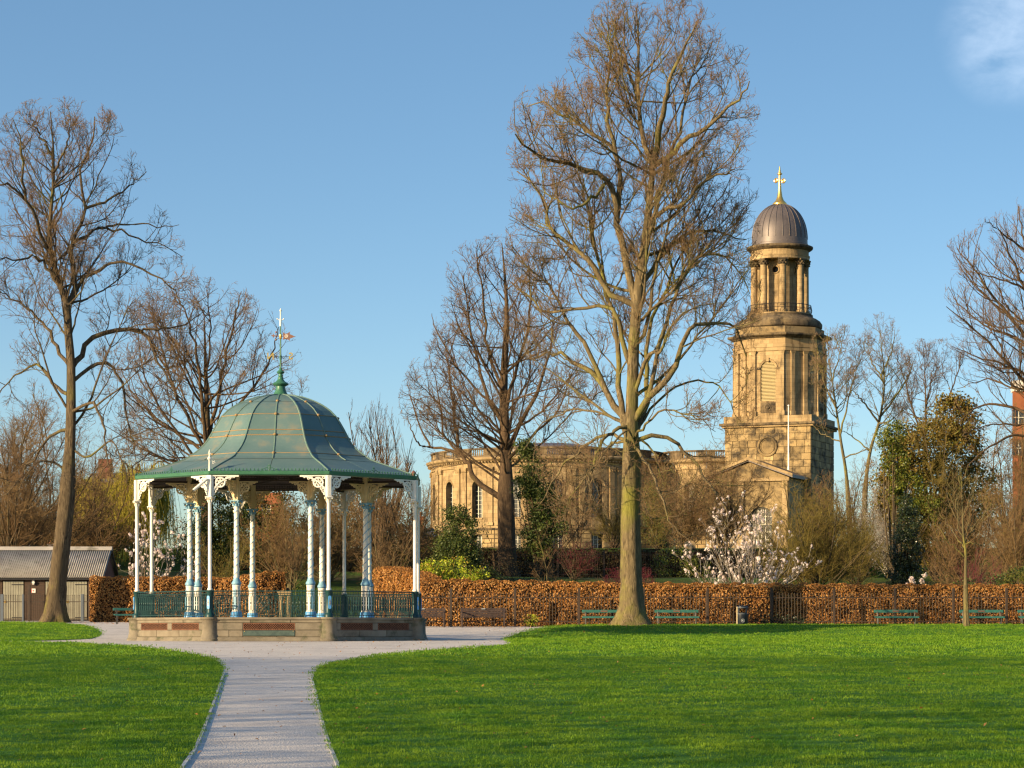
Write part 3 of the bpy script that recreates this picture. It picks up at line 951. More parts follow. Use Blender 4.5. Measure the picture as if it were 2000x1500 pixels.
def lawnz(X, Y):
    X = np.asarray(X, float); Y = np.asarray(Y, float)
    return park(Y) + .035 + .10 * sst(82, 101, Y) * (1 - sst(107.7, 111.5, Y)) * sst(-1, 3, X) + .012 * np.sin(X * 1.3) * np.sin(Y * .9)
import mathutils.geometry as mg
def lawn(name, px_pts, label=None, extra_front=None, step=1.1):
    pts = [gx(*p) if len(p) == 2 else (p[0], p[1] * KD) for p in px_pts]
    pts = smooth_closed(pts, 2)
    # resample so that edges stay ragged but short
    out = []
    rng = np.random.default_rng(len(name) * 7 + len(pts))
    n = len(pts)
    for i in range(n):
        a, b = pts[i], pts[(i + 1) % n]
        d = math.hypot(b[0] - a[0], b[1] - a[1])
        k = max(1, int(d / .35)) if a[1] < 125 and abs(a[0]) < 35 else 1
        for j in range(k):
            t = j / k
            out.append((a[0] + (b[0] - a[0]) * t + rng.normal() * .018, a[1] + (b[1] - a[1]) * t + rng.normal() * .018))
    P = np.array(out)
    X, Y = np.meshgrid(np.arange(P[:, 0].min(), P[:, 0].max(), step), np.arange(P[:, 1].min(), P[:, 1].max(), step))
    G = np.stack([X.ravel(), Y.ravel()], -1) + rng.normal(size=(X.size, 2)) * .05
    G = G[in_poly(G, out)]
    vs = [Vector(p) for p in out] + [Vector(p) for p in G]
    ed = [(i, (i + 1) % len(out)) for i in range(len(out))]
    res = mg.delaunay_2d_cdt(vs, ed, [], 1, 1e-4)
    V2, F = res[0], res[2]
    nb = res[3]
    V = np.array([(v.x, v.y, 0) for v in V2])
    V[:, 2] = lawnz(V[:, 0], V[:, 1])
    for i, src in enumerate(nb):
        if any(s < len(out) for s in src): V[i, 2] = float(park(V[i, 1])) + .010
    F = [tuple(f) for f in F]
    me = bpy.data.meshes.new(name)
    # keep faces facing up
    ff = []
    for f in F:
        a, b, c = V[f[0]], V[f[1]], V[f[2]]
        ff.append(f if (b[0] - a[0]) * (c[1] - a[1]) - (b[1] - a[1]) * (c[0] - a[0]) > 0 else f[::-1])
    me.from_pydata([tuple(v) for v in V], [], ff)
    me.materials.append(M['lawn'])
    me.polygons.foreach_set('use_smooth', [True] * len(ff))
    o = link(bpy.data.objects.new(name, me))
    tag(o, kind='structure')
    return out
LF = lawn('lawn', [(-95., 44., 0), (-16.2, 49.5, 0), (0, 1255), (70, 1255.5), (175, 1259), (297, 1266), (367, 1275), (413, 1286), (434, 1299), (436, 1313), (429, 1333), (416, 1371), (395, 1427), (378, 1466), (353, 1500), (-2.5, 11., 0), (-1.6, 4., 0), (-.4, -6., 0), (-95., -6., 0)])
LR_ = lawn('lawn', [(610, 1320), (622, 1306), (645, 1296), (700, 1286), (800, 1274.5), (900, 1266.5), (1000, 1262), (1003, 1257), (989, 1250), (994, 1242), (1030, 1234), (2.0, 66.0, 0), (12., 66.4, 0), (50., 66.4, 0), (110., 66.4, 0), (110., -6., 0), (1.25, -6., 0), (.3, 4., 0), (-.95, 11., 0), (664, 1500), (648, 1466), (635, 1430), (625, 1390), (616, 1350)])
LB = lawn('lawn', [(-400, 1216.5), (0, 1216.5), (100, 1217), (160, 1221), (192, 1230), (201, 1240), (180, 1248), (100, 1251.5), (0, 1252), (-400, 1252)])

# short edging strips where gravel meets turf
def edging(pts, group, label):
    P = [gx(*p) for p in pts]
    n = 0
    for i in range(len(P) - 1):
        a, b = Vector(P[i]), Vector(P[i + 1])
        L = (b - a).length; k = max(1, round(L / 1.2))
        for j in range(k):
            p = a.lerp(b, (j + .02) / k); q = a.lerp(b, (j + .98) / k)
            d = (q - p).normalized(); w = Vector((-d.y, d.x)) * .018
            za, zb = float(park(p.y)), float(park(q.y))
            mb = MB(); mb.add([(p.x - w.x, p.y - w.y, za - .02), (q.x - w.x, q.y - w.y, zb - .02), (q.x + w.x, q.y + w.y, zb - .02), (p.x + w.x, p.y + w.y, za - .02), (p.x - w.x, p.y - w.y, za + .022), (q.x - w.x, q.y - w.y, zb + .022), (q.x + w.x, q.y + w.y, zb + .022), (p.x + w.x, p.y + w.y, za + .022)], [(3, 2, 1, 0), (4, 5, 6, 7), (0, 1, 5, 4), (1, 2, 6, 5), (2, 3, 7, 6), (3, 0, 4, 7)])
            yield mb
er = thing('path_edging', 'thin pale edging strip between the straight gravel path and the right lawn', 'edging', (0, 0, 0))
for mb in edging([(608, 1322), (616, 1352), (625, 1392), (635, 1432), (648, 1468), (662, 1502)], None, None):
    mb.obj('strip', M['edging'], er)
er = thing('path_edging', 'thin pale edging strip between the straight gravel path and the left lawn', 'edging', (0, 0, 0))
for mb in edging([(438, 1314), (431, 1334), (418, 1372), (397, 1428), (380, 1467), (355, 1502)], None, None):
    mb.obj('strip', M['edging'], er)

# grass tufts (geometry nodes instancing one small tuft over points)
def make_tuft(name, nb, h, w, spread, seed):
    rng = np.random.default_rng(seed)
    V, T = [], []
    for i in range(nb):
        a = rng.uniform(0, 6.28); r = spread * sqrt(rng.random())
        c = np.array([r * cos(a), r * sin(a), -.005])
        az = rng.uniform(0, 6.28); ln = rng.uniform(.1, .75)
        hh = h * rng.uniform(.55, 1.15)
        d = np.array([cos(az) * ln * hh, sin(az) * ln * hh, hh])
        s = np.array([-sin(az), cos(az), 0]) * w * .5
        k = len(V)
        V += [c - s, c + s, c + d * .55 + s * .8 + np.array([0, 0, .05 * hh]), c + d * .55 - s * .8 + np.array([0, 0, .05 * hh]), c + d * np.array([1.25, 1.25, .95])]
        T += [(k, k + 1, k + 2), (k, k + 2, k + 3), (k + 3, k + 2, k + 4)]
    return np_mesh(name, V, None, T, M['grass'])
def scatter(name, pts, tuft_me, smin, smax, seed):
    me = bpy.data.meshes.new(name)
    me.vertices.add(len(pts)); me.vertices.foreach_set('co', np.asarray(pts, np.float32).ravel()); me.update()
    o = link(bpy.data.objects.new(name, me))
    o['kind'] = 'stuff'
    src = bpy.data.objects.new(name + '_blade', tuft_me)      # only referenced by the nodes
    ng = bpy.data.node_groups.new(name, 'GeometryNodeTree')
    ng.interface.new_socket('Geometry', in_out='INPUT', socket_type='NodeSocketGeometry')
    ng.interface.new_socket('Geometry', in_out='OUTPUT', socket_type='NodeSocketGeometry')
    N = ng.nodes
    gi, go = N.new('NodeGroupInput'), N.new('NodeGroupOutput')
    ip = N.new('GeometryNodeInstanceOnPoints'); oi = N.new('GeometryNodeObjectInfo'); oi.inputs['Object'].default_value = src
    rr = N.new('FunctionNodeRandomValue'); rr.data_type = 'FLOAT_VECTOR'
    rr.inputs['Min'].default_value = (-.15, -.15, 0); rr.inputs['Max'].default_value = (.15, .15, 6.28); rr.inputs['Seed'].default_value = seed
    rs = N.new('FunctionNodeRandomValue'); rs.data_type = 'FLOAT'
    rs.inputs[2].default_value = smin; rs.inputs[3].default_value = smax; rs.inputs['Seed'].default_value = seed + 1
    ng.links.new(gi.outputs[0], ip.inputs['Points']); ng.links.new(oi.outputs['Geometry'], ip.inputs['Instance'])
    ng.links.new(rr.outputs[0], ip.inputs['Rotation']); ng.links.new(rs.outputs[1], ip.inputs['Scale'])
    ng.links.new(ip.outputs[0], go.inputs[0])
    md = o.modifiers.new('scatter', 'NODES'); md.node_group = ng
    return o
def grass_points(y0, y1, dens, seed, halfx=(.205, 2.0)):
    rng = np.random.default_rng(seed)
    hw = halfx[0] * y1 + halfx[1]
    n = int(2 * hw * (y1 - y0) * dens)
    P = np.stack([rng.uniform(-hw, hw, n), rng.uniform(y0, y1, n)], -1)
    P = P[np.abs(P[:, 0]) < halfx[0] * P[:, 1] + halfx[1]]
    ok = in_poly(P, LF) | in_poly(P, LR_) | in_poly(P, LB)
    P = P[ok]
    # thin and thicken in patches
    f = np.sin(P[:, 0] * 1.7 + np.sin(P[:, 1] * 1.1) * 2) * np.sin(P[:, 1] * 1.3 + np.cos(P[:, 0] * .9) * 2)
    P = P[rng.random(len(P)) < .8 + .2 * f]
    z = lawnz(P[:, 0], P[:, 1])
    u = .5 * np.sin(P[:, 0] * 4.1 + 2 * np.sin(P[:, 1] * 1.9)) * np.sin(P[:, 1] * 5.3 + 2 * np.sin(P[:, 0] * 1.3)) + .5 * np.sin(P[:, 0] * 1.7 + P[:, 1] * 2.3) * np.sin(P[:, 1] * 2.1 - P[:, 0])
    return np.column_stack([P, z + .020 * u])
T1 = make_tuft('grass_tuft', 17, .025, .0048, .080, 1)
T2 = make_tuft('grass_tuft', 15, .029, .0080, .13, 2)
T3 = make_tuft('grass_tuft', 13, .034, .015, .22, 3)
scatter('grass', grass_points(22, 38, 200, 11), T1, .45, 1.5, 5)
scatter('grass', grass_points(38, 64, 85, 12), T2, .45, 1.5, 6)
scatter('grass', grass_points(64, 124, 32, 13), T3, .5, 1.5, 7)

# ------------------------------------------------------------------ bandstand
BY = 91.05
BX = (548 - HX) / FPX * BY
BS = thing('bandstand', 'octagonal Victorian bandstand with green domed roof, white iron columns and stone base', 'bandstand', (BX, BY, 0))
CORN = [-22 + 45 * k for k in range(8)]
MIDS = [c + 22.5 for c in CORN]
C22, S22 = cos(radians(22.5)), sin(radians(22.5))
def rz(a): return radians(a)

# --- stone base, built once per side in the frame outward = -Y
RB = 5.20
ay, hs = RB * C22, RB * S22
Rng = random.Random(5)
def side_parts(kind):
    """list of (name, mesh)"""
    L = []
    mb = MB(); mb.box(-hs - .04, hs + .04, -ay - .06, -ay + .30, .70, .775); L.append(('coping', mb.mesh('coping', M['stone'])))
    mb = MB(); mb.add([(-hs - .05, -ay - .10, 0), (hs + .05, -ay - .10, 0), (hs + .03, -ay - .03, .13), (-hs - .03, -ay - .03, .13), (-hs - .05, -ay + .1, 0), (hs + .05, -ay + .1, 0), (hs + .03, -ay + .1, .13), (-hs - .03, -ay + .1, .13)], [(0, 1, 2, 3), (3, 2, 6, 7), (0, 3, 7, 4), (1, 5, 6, 2)]); L.append(('plinth', mb.mesh('plinth', M['stone_moss'])))
    mb = MB(); mb.box(-hs, hs, -ay + .04, -ay + .25, .10, .70); L.append(('wall', mb.mesh('wall', M['core'])))
    blocks = []
    if kind == 'front':
        holes = [(-.84, .84)]
    else:
        holes = [(-1.52, -.12), (.12, 1.52)]
    zt, zb = .585, .355
    # top course
    blocks += [(-hs + .24, -.6, .595, .698), (-.595, .7, .595, .698), (.705, hs - .24, .595, .698)]
    if kind == 'front':
        blocks += [(-hs + .24, -.85, .36, .59), (.85, hs - .24, .36, .59), (-hs + .24, -1.3, .135, .355), (-1.295, -.85, .135, .355), (.85, hs - .24, .135, .355), (-.845, .25, .135, .165), (.255, .845, .135, .165)]
    else:
        blocks += [(-hs + .24, -1.53, .36, .59), (-.115, .115, .36, .59), (1.53, hs - .24, .36, .59), (-hs + .24, -.7, .135, .355), (-.695, .5, .135, .355), (.505, hs - .24, .135, .355)]
    for i, (x0, x1, z0, z1) in enumerate(blocks):
        mb = MB(); e = .004
        pr = .012 * ((i * 37) % 5) / 5
        mb.bbox(x0 + e, x1 - e, -ay - .005 - pr * .4, -ay + .045, z0 + e, z1 - e, .008)
        L.append(('stone', mb.mesh('stone', M['stone_moss'] if (i * 7 + len(kind)) % 3 == 0 else M['stone'])))
    for (x0, x1) in holes:
        mb = MB()
        y = -ay + .012
        f = .022
        mb.box(x0, x1, y - .012, y + .03, zt - f, zt); mb.box(x0, x1, y - .012, y + .03, zb, zb + f)
        mb.box(x0, x0 + f, y - .012, y + .03, zb + f, zt - f); mb.box(x1 - f, x1, y - .012, y + .03, zb + f, zt - f)
        h = zt - zb - 2 * f
        stp = .075
        k = int((x1 - x0 - 2 * f) / stp)
        for i in range(-3, k + 1):
            for sg in (1, -1):
                xa, xb = x0 + f + i * stp, x0 + f + i * stp + h
                za, zb_ = (zb + f, zt - f) if sg > 0 else (zt - f, zb + f)
                # clip to the frame
                ta = max(0, (x0 + f - xa) / h); tb = min(1, (x1 - f - xa) / h)
                if tb - ta < .05: continue
                pa = (xa + h * ta, y, za + (zb_ - za) * ta); pb = (xa + h * tb, y, za + (zb_ - za) * tb)
                mb.tube([pa, pb], .010, 4, False, flat=.7)
        L.append(('grille', mb.mesh('grille', M['rust'])))
    return L
sp_front, sp_side = side_parts('front'), side_parts('side')
for k, m in enumerate(MIDS):
    for nm, me in (sp_front if k in (0, 4) else sp_side):
        inst(nm, me, BS, rz=rz(m))
# plaque under the front grille
mb = MB(); mb.bbox(-.84, .84, -ay - .03, -ay + .02, .170, .345, .008)
pl = inst('plaque', mb.mesh('plaque', M['bronze']), BS, rz=rz(MIDS[0]))
mb = MB()
for row in range(4):                       # worn raised lines of lettering, not legible in the photo
    x = -.70
    while x < .72:
        w = .02 + .05 * Rng.random()
        mb.box(x, x + w, -ay - .0335, -ay - .029, .20 + row * .034, .212 + row * .034)
        x += w + .018
inst('relief', mb.mesh('relief', M['bronze']), pl)
for sx in (-.79, .79):
    mb = MB(); mb.sphere((sx, -ay - .032, .32), .012, 8, 5); inst('screw', mb.mesh('screw', M['gold']), pl)
# corner piers of the base
mb = MB()
mb.lathe([(.34, 0), (.34, .06), (.30, .10), (.29, .16), (.26, .26), (.255, .64), (.27, .69), (.31, .72), (.31, .775)], 20)
pier = mb.mesh('corner_pier', M['stone_moss'], True)
for a in CORN:
    inst('corner_pier', pier, BS, (sin(rz(a)) * (RB - .14), -cos(rz(a)) * (RB - .14), 0), rz(a))
mb = MB(); mb.lathe([(RB * .985, .70), (RB * .985, .765)], 8, rot=rz(CORN[0])); mb.obj('deck', M['floor'], BS)

# --- corner posts and columns
RC = 5.05
mb = MB(); mb.lathe([(.15, .775), (.15, .86), (.125, .89), (.105, .93), (.105, 1.56), (.125, 1.60), (.135, 1.635), (.11, 1.655), (.09, 1.66)], 12, rot=.26)
post_me = mb.mesh('pedestal', M['green'], True)
def obround(w, h, n=7):
    P = []
    for i in range(n + 1):
        a = pi * i / n; P.append((w * cos(a), h + w * sin(a)))
    for i in range(n + 1):
        a = pi + pi * i / n; P.append((w * cos(a), -h + w * sin(a)))
    return P
mb = MB(); mb.prism([(x, 1.26 + z) for x, z in obround(.048, .17)], -.122, -.100); oval_me = mb.mesh('oval_panel', M['bright_blue'])
mb = MB(); mb.prism([(x, 1.26 + z) for x, z in obround(.014, .08)], -.128, -.121); mb.sphere((0, -.124, 1.26), .022, 8, 5); ornament_me = mb.mesh('ornament', M['gold'])
mb = MB(); mb.lathe([(.085, 1.655), (.085, 1.70), (.062, 1.74), (.060, 4.50), (.066, 4.52)], 14); ocol_me = mb.mesh('column', M['white'], True)
def capital(r, z, blue):
    mb = MB()
    mb.lathe([(r, z), (r * 1.15, z + .03), (r * 1.1, z + .05), (r * 1.35, z + .13), (r * 1.75, z + .17)], 14)
    w = r * 2.0
    mb.bbox(-w, w, -w, w, z + .17, z + .205, .01)
    for k in range(4):                          # corner volutes and leaves
        a = pi / 4 + k * pi / 2
        mb.sphere((cos(a) * r * 2.15, sin(a) * r * 2.15, z + .145), r * .42, 8, 5)
    for k in range(8):
        a = k * pi / 4 + .39
        mb.tube([(cos(a) * r, sin(a) * r, z + .02), (cos(a) * r * 1.35, sin(a) * r * 1.35, z + .09), (cos(a) * r * 1.7, sin(a) * r * 1.7, z + .10)], [r * .3, r * .28, r * .1], 4)
    return mb.mesh('capital', M['blue'] if blue else M['white'], True)
ocap_me = capital(.062, 4.50, False)
mb = MB()
for k in range(4):
    a = k * pi / 2 + pi / 4 * 0
    mb.sphere((cos(a) * .105, sin(a) * .105, 4.62), .022, 7, 5)
ogold = mb.mesh('rosette', M['gold'])
mb = MB(); mb.bbox(-.085, .085, -.085, .085, 4.705, 5.40, .012)
for s in (-1, 1):
    mb.box(-.05, .05, s * .0865 - .006, s * .0865 + .006, 4.75, 5.34)
opier_me = mb.mesh('pier', M['white'])

def spandrel(x0, w, ztop, zbot, y, sx, thick=.016, fill=True):
    """pierced quarter-arch bracket in the plane y: vertical leg at x0, runs to x0 + sx*w under ztop"""
    mb = MB()
    h = ztop - zbot
    def q(u, v): return (x0 + sx * u * w, ztop - v * h)
    # arch band: from (0,1) to (1,0), centre (1,1)
    n = 14
    arc = [(1 - cos(pi / 2 * i / n) * .97, 1 - sin(pi / 2 * i / n) * .93) for i in range(n + 1)]
    for i in range(n):
        a, b = arc[i], arc[i + 1]
        pa, pb = q(*a), q(*b)
        na = q(a[0] - .055 * cos(pi / 2 * i / n), a[1] - .06 * sin(pi / 2 * i / n)); nb_ = q(b[0] - .055 * cos(pi / 2 * (i + 1) / n), b[1] - .06 * sin(pi / 2 * (i + 1) / n))
        mb.add([(pa[0], y - .03, pa[1]), (pb[0], y - .03, pb[1]), (nb_[0], y - .03, nb_[1]), (na[0], y - .03, na[1]), (pa[0], y + .03, pa[1]), (pb[0], y + .03, pb[1]), (nb_[0], y + .03, nb_[1]), (na[0], y + .03, na[1])], [(3, 2, 1, 0), (4, 5, 6, 7), (0, 1, 5, 4), (2, 3, 7, 6)])
    xa, xb = sorted((x0, x0 + sx * w)); mb.box(xa, xb, y - .028, y + .028, ztop - .035, ztop)
    xa, xb = sorted((x0, x0 + sx * .035)); mb.box(xa, xb, y - .025, y + .025, zbot, ztop - .035)
    if fill:
        c = q(.30, .34); r = .30 * min(w, h) * .74
        mb.torus((c[0], y, c[1]), r, .030, 20, 5, 'y', .7)
        mb.torus((c[0], y, c[1]), r * .42, .016, 12, 4, 'y', .8)
        for k in range(6):
            a = k * pi / 3 + .2
            mb.tube([(c[0] + cos(a) * r * .3, y, c[1] + sin(a) * r * .3), (c[0] + cos(a + .25) * r * .95, y, c[1] + sin(a + .25) * r * .95)], .015, 4, False)
            mb.sphere((c[0] + cos(a + .52) * r * .72, y, c[1] + sin(a + .52) * r * .72), .022, 6, 4)
        for (cu, cv, rr, st) in ((.66, .14, .075, 0), (.10, .76, .07, 1.5), (.82, .085, .04, .6), (.085, .10, .06, 2), (.56, .10, .05, 3), (.09, .60, .055, 4), (.075, .90, .035, 1), (.17, .63, .05, 2.5), (.50, .24, .045, 1.2)):
            cc = q(cu, cv); R_ = rr * 1.0
            pts = [(cc[0] + cos(st + t * .75) * R_ * (1 - t * .09), y, cc[1] + sin(st + t * .75) * R_ * (1 - t * .09)) for t in range(10)]
            mb.tube(pts, .021, 4, False)
    return mb
# --- per-side: spandrels, beam, railing
yc = RC * C22; hc = RC * S22
sp_l = spandrel(-hc + .08, .86, 5.40, 4.72, -yc, 1).mesh('bracket', M['white'])
sp_r = spandrel(hc - .08, .86, 5.40, 4.72, -yc, -1).mesh('bracket', M['white'])
mb = MB(); mb.box(-hc + .03, hc - .03, -yc + .02, -yc + .08, 5.402, 5.47); fascia_me = mb.mesh('fascia', M['cream'])
RG = 5.05; yg = RG * C22; hg = RG * S22
mb = MB()
mb.add([(-hg - .03, -yg - .075, 5.54), (hg + .03, -yg - .075, 5.54), (hg + .02, -yg - .060, 5.44), (-hg - .02, -yg - .060, 5.44), (-hg, -yg, 5.40), (hg, -yg, 5.40), (hg, -yg + .05, 5.53), (-hg, -yg + .05, 5.53)],
       [(0, 3, 2, 1), (3, 4, 5, 2), (0, 1, 6, 7), (0, 7, 4, 3), (1, 2, 5, 6)])
gut_me = mb.mesh('gutter', M['gutter'])
# cresting along the gutter
mb = MB()
nst = 31
for i in range(nst):
    x = -hg + .10 + (2 * hg - .2) * i / (nst - 1)
    if abs(x) < .22: continue
    mb.tube([(x, -yg - .065, 5.52), (x, -yg - .062, 5.60)], .010, 4, False)
    mb.sphere((x, -yg - .062, 5.60), .026, 7, 4)
    mb.torus((x + .03, -yg - .064, 5.55), .022, .006, 8, 4)
for s in (-1, 1):
    mb.torus((s * .17, -yg - .064, 5.57), .045, .009, 12, 4)
    mb.torus((s * .09, -yg - .064, 5.60), .05, .009, 12, 4)
mb.tube([(0, -yg - .064, 5.52), (0, -yg - .064, 5.78)], [.014, .008], 5)
mb.torus((0, -yg - .064, 5.66), .055, .009, 12, 4)
mb.tube([(-.06, -yg - .064, 5.72), (.06, -yg - .064, 5.72)], .008, 4)
crest_me = mb.mesh('cresting', M['gutter'])
# railing
RR = 5.09; yr = RR * C22; hr = RR * S22 - .115
mb = MB(); mb.bbox(-hr, hr, -yr - .035, -yr + .035, 1.61, 1.645, .008); toprail_me = mb.mesh('handrail', M['green'])
mb = MB(); mb.box(-hr, hr, -yr - .012, -yr + .012, 1.535, 1.55); mb.box(-hr, hr, -yr - .014, -yr + .014, .83, .852); rail_me = mb.mesh('rail', M['green'])
mb = MB()
n = 6
ring = obround(.034, .20, 5)
for i in range(len(ring)):
    a, b = ring[i], ring[(i + 1) % len(ring)]
    mb.tube([(a[0], 0, 1.23 + a[1]), (b[0], 0, 1.23 + b[1])], .0085, 4, False)
mb.tube([(0, 0, 1.462), (0, 0, 1.61)], .009, 4, False)
mb.tube([(0, 0, 1.0), (0, 0, .775)], .009, 4, False)
mb.box(-.012, .012, -.008, .008, 1.49, 1.53)
mb.sphere((0.0565, 0, 1.24), .017, 6, 4, 2.6)
mb.box(.0485, .0645, -.007, .007, .86, 1.16)
mb.box(.0515, .0615, -.006, .006, 1.30, 1.53)
bal_me = mb.mesh('baluster', M['green'])
for k, m in enumerate(MIDS):
    R_ = rz(m)
    for nm, me in (('bracket', sp_l), ('bracket', sp_r), ('fascia', fascia_me), ('gutter', gut_me), ('cresting', crest_me), ('handrail', toprail_me), ('rail', rail_me)):
        inst(nm, me, BS, rz=R_)
    nb_ = 32
    for i in range(nb_):
        x = -hr + (i + .5) * 2 * hr / nb_ - .028
        inst('baluster', bal_me, BS, (cos(R_) * x + sin(R_) * yr, sin(R_) * x - cos(R_) * yr, 0), R_)
for a in CORN:
    p = (sin(rz(a)) * RC, -cos(rz(a)) * RC, 0)
    q = inst('pedestal', post_me, BS, p, rz(a))
    v = inst('oval_panel', oval_me, q); inst('ornament', ornament_me, q)
    inst('column', ocol_me, BS, p, rz(a))
    c = inst('capital', ocap_me, BS, p, rz(a)); inst('rosette', ogold, c)
    inst('pier', opier_me, BS, p, rz(a))

# --- inner ring of twisted columns
RI = 3.217
mb = MB(); mb.lathe([(.20, .765), (.20, .82), (.185, .86), (.19, .93), (.165, .97)], 16); ibase_me = mb.mesh('column_base', M['bright_blue'], True)
mb = MB(); mb.lathe([(.155, .965), (.135, 1.02), (.135, 1.80), (.145, 1.84), (.13, 1.86)], 16); iped_me = mb.mesh('column_pedestal', M['white'], True)
mb = MB(); mb.lathe([(.135, 1.855), (.165, 1.90), (.16, 1.94), (.12, 2.0), (.10, 2.07), (.098, 2.1)], 16); icol_me = mb.mesh('collar', M['blue'], True)
mb = MB(); mb.lathe([(.094, 2.08), (.084, 3.3), (.078, 4.48)], 16); ishaft_me = mb.mesh('shaft', M['white'], True)
mb = MB()
for st in range(2):
    pts = []
    N_ = 88
    for i in range(N_ + 1):
        z = 2.1 + (4.46 - 2.1) * i / N_
        a = st * pi + i / N_ * 2 * pi * 4.6
        r = .094 - (.016) * i / N_
        pts.append((cos(a) * r, sin(a) * r, z))
    mb.tube(pts, .0145, 4, False)
itw_me = mb.mesh('twisted_band', M['blue'])
mb = MB(); mb.prism([(x, 1.62 + z) for x, z in obround(.05, .07)], -.142, -.125); mb.prism([(x, 1.28 + z) for x, z in obround(.055, .17)], -.142, -.125)
ipan_me = mb.mesh('painted_panel', M['blue'])
icap_me = capital(.088, 4.46, True)
mb = MB()
for k in range(4):
    a = k * pi / 2 + pi / 2
    mb.sphere((cos(a) * .145, sin(a) * .145, 4.58), .028, 7, 5)
igold = mb.mesh('rosette', M['gold'])
mb = MB(); mb.bbox(-.095, .095, -.095, .095, 4.665, 5.62, .012)
for s in (-1, 1): mb.box(-.055, .055, s * .0965 - .008, s * .0965 + .008, 4.72, 5.3)
ipier_me = mb.mesh('pier', M['cream'])
yi = RI * C22; hi = RI * S22
ib_l = spandrel(-hi + .09, .62, 5.30, 4.70, -yi, 1).mesh('bracket', M['cream'])
ib_r = spandrel(hi - .09, .62, 5.30, 4.70, -yi, -1).mesh('bracket', M['cream'])
mb = MB(); mb.box(-hi, hi, -yi - .04, -yi + .04, 5.30, 5.34); mb.box(-hi, hi, -yi - .04, -yi + .04, 5.52, 5.56)
i = 0
while -hi + .1 + i * .09 < hi - .1:
    x = -hi + .1 + i * .09
    mb.torus((x, -yi, 5.43), .045, .010, 8, 4); mb.box(x + .040, x + .052, -yi - .012, -yi + .012, 5.34, 5.52); i += 1
ibeam_me = mb.mesh('lattice_beam', M['soffit'])  # lattice takes the dark soffit colour so its shade is painted in
# radial truss from the inner pier to the outer pier
mb = MB(); mb.box(-.03, .03, -RC + .08, -RI - .09, 5.33, 5.40); mb.box(-.02, .02, -RI + .09, -.3, 5.50, 5.56)
rad_me = mb.mesh('radial_beam', M['soffit'])
radb_me = spandrel(0, 1, 1, 0, 0, 1)
for k, a in enumerate(CORN):
    p = (sin(rz(a)) * RI, -cos(rz(a)) * RI, 0)
    inst('column_base', ibase_me, BS, p, rz(a)); q = inst('column_pedestal', iped_me, BS, p, rz(a)); inst('painted_panel', ipan_me, q)
    inst('collar', icol_me, BS, p, rz(a)); s = inst('shaft', ishaft_me, BS, p, rz(a)); inst('twisted_band', itw_me, s)
    c = inst('capital', icap_me, BS, p, rz(a)); inst('rosette', igold, c)
    inst('pier', ipier_me, BS, p, rz(a)); inst('radial_beam', rad_me, BS, rz=rz(a))
mb2 = spandrel(.09, .75, 5.33, 4.70, 0, 1)
rb = mb2.mesh('bracket', M['cream'])
for a in CORN:
    p = (sin(rz(a)) * RI, -cos(rz(a)) * RI, 0)
    inst('bracket', rb, BS, p, rz(a) - pi / 2)
for m in MIDS:
    for nm, me in (('bracket', ib_l), ('bracket', ib_r), ('lattice_beam', ibeam_me)):
        inst(nm, me, BS, rz=rz(m))

# --- roof
zf = lambda z: z
PROF = [(5.06, 5.54), (4.35, 5.80), (3.64, 6.03), (3.40, 6.12), (3.20, 6.25), (2.95, 6.42), (2.75, 6.60), (2.60, 6.78), (2.50, 6.94), (2.42, 7.08), (2.28, 7.33), (2.10, 7.62), (1.85, 7.86), (1.60, 8.02), (1.30, 8.17), (.95, 8.30), (.60, 8.39), (.28, 8.43)]
def prof_at(z):
    zs = [p[1] for p in PROF]; rs = [p[0] for p in PROF]
    return float(np.interp(z, zs, rs))
# under shell, thick enough to be a real roof
mb = MB(); mb.lathe([(r - .02, z - .035) for r, z in PROF], 8, rot=rz(CORN[0]), caps=False); mb.lathe([(r - .06, z - .12) for r, z in PROF], 8, rot=rz(CORN[0]), caps=False)
mb.obj('soffit', M['soffit'], BS)
ROWS = [5.54, 6.03, 6.25, 6.90, 7.08, 7.63, 8.10, 8.43]
def panel(z0, z1, half):
    nseg = 5
    zs = [z0 + .006 + (z1 - z0 - .012) * i / nseg for i in range(nseg + 1)]
    vs = []
    for z in zs:
        r = prof_at(z)
        w = r * S22; y = -r * C22
        g = .016
        xa, xb = (-w + g, -g * .6) if half < 0 else (g * .6, w - g)
        vs += [(xa, y - .006, z), ((xa + xb) / 2, y - .012, z + .003), (xb, y - .006, z)]
    fs = []
    for i in range(nseg):
        for k in range(2):
            a = i * 3 + k
            fs.append((a, a + 1, a + 4, a + 3))
    n0 = len(vs)
    vs2 = [(x, y + .02, z - .012) for x, y, z in vs]
    fs += [(0, n0, n0 + 1, 1), (1, n0 + 1, n0 + 2, 2)]
    t = nseg * 3
    fs += [(t, t + 1, n0 + t + 1, n0 + t), (t + 1, t + 2, n0 + t + 2, n0 + t + 1)]
    for i in range(nseg):
        fs += [(i * 3, i * 3 + 3, n0 + i * 3 + 3, n0 + i * 3), (i * 3 + 2, n0 + i * 3 + 2, n0 + i * 3 + 5, i * 3 + 5)]
    mb = MB(); mb.add(vs + vs2, fs)
    return mb.mesh('roof_panel', M['roof'])
pan = [(panel(ROWS[i], ROWS[i + 1], h)) for i in range(len(ROWS) - 1) for h in (-1, 1)]
def seam_mesh(z, scal=False):
    r = prof_at(z); w = r * S22; y = -r * C22 - .014
    mb = MB()
    if scal:
        n = 26
        pts = [(-w + 2 * w * i / (n * 4), y - .004, z - .022 * abs(sin(pi * i / 4))) for i in range(n * 4 + 1)]
        mb.tube(pts, .020, 4, False)
    else:
        mb.tube([(-w, y, z), (w, y, z)], .017, 5, False)
    return mb.mesh('seam', M['seam'])
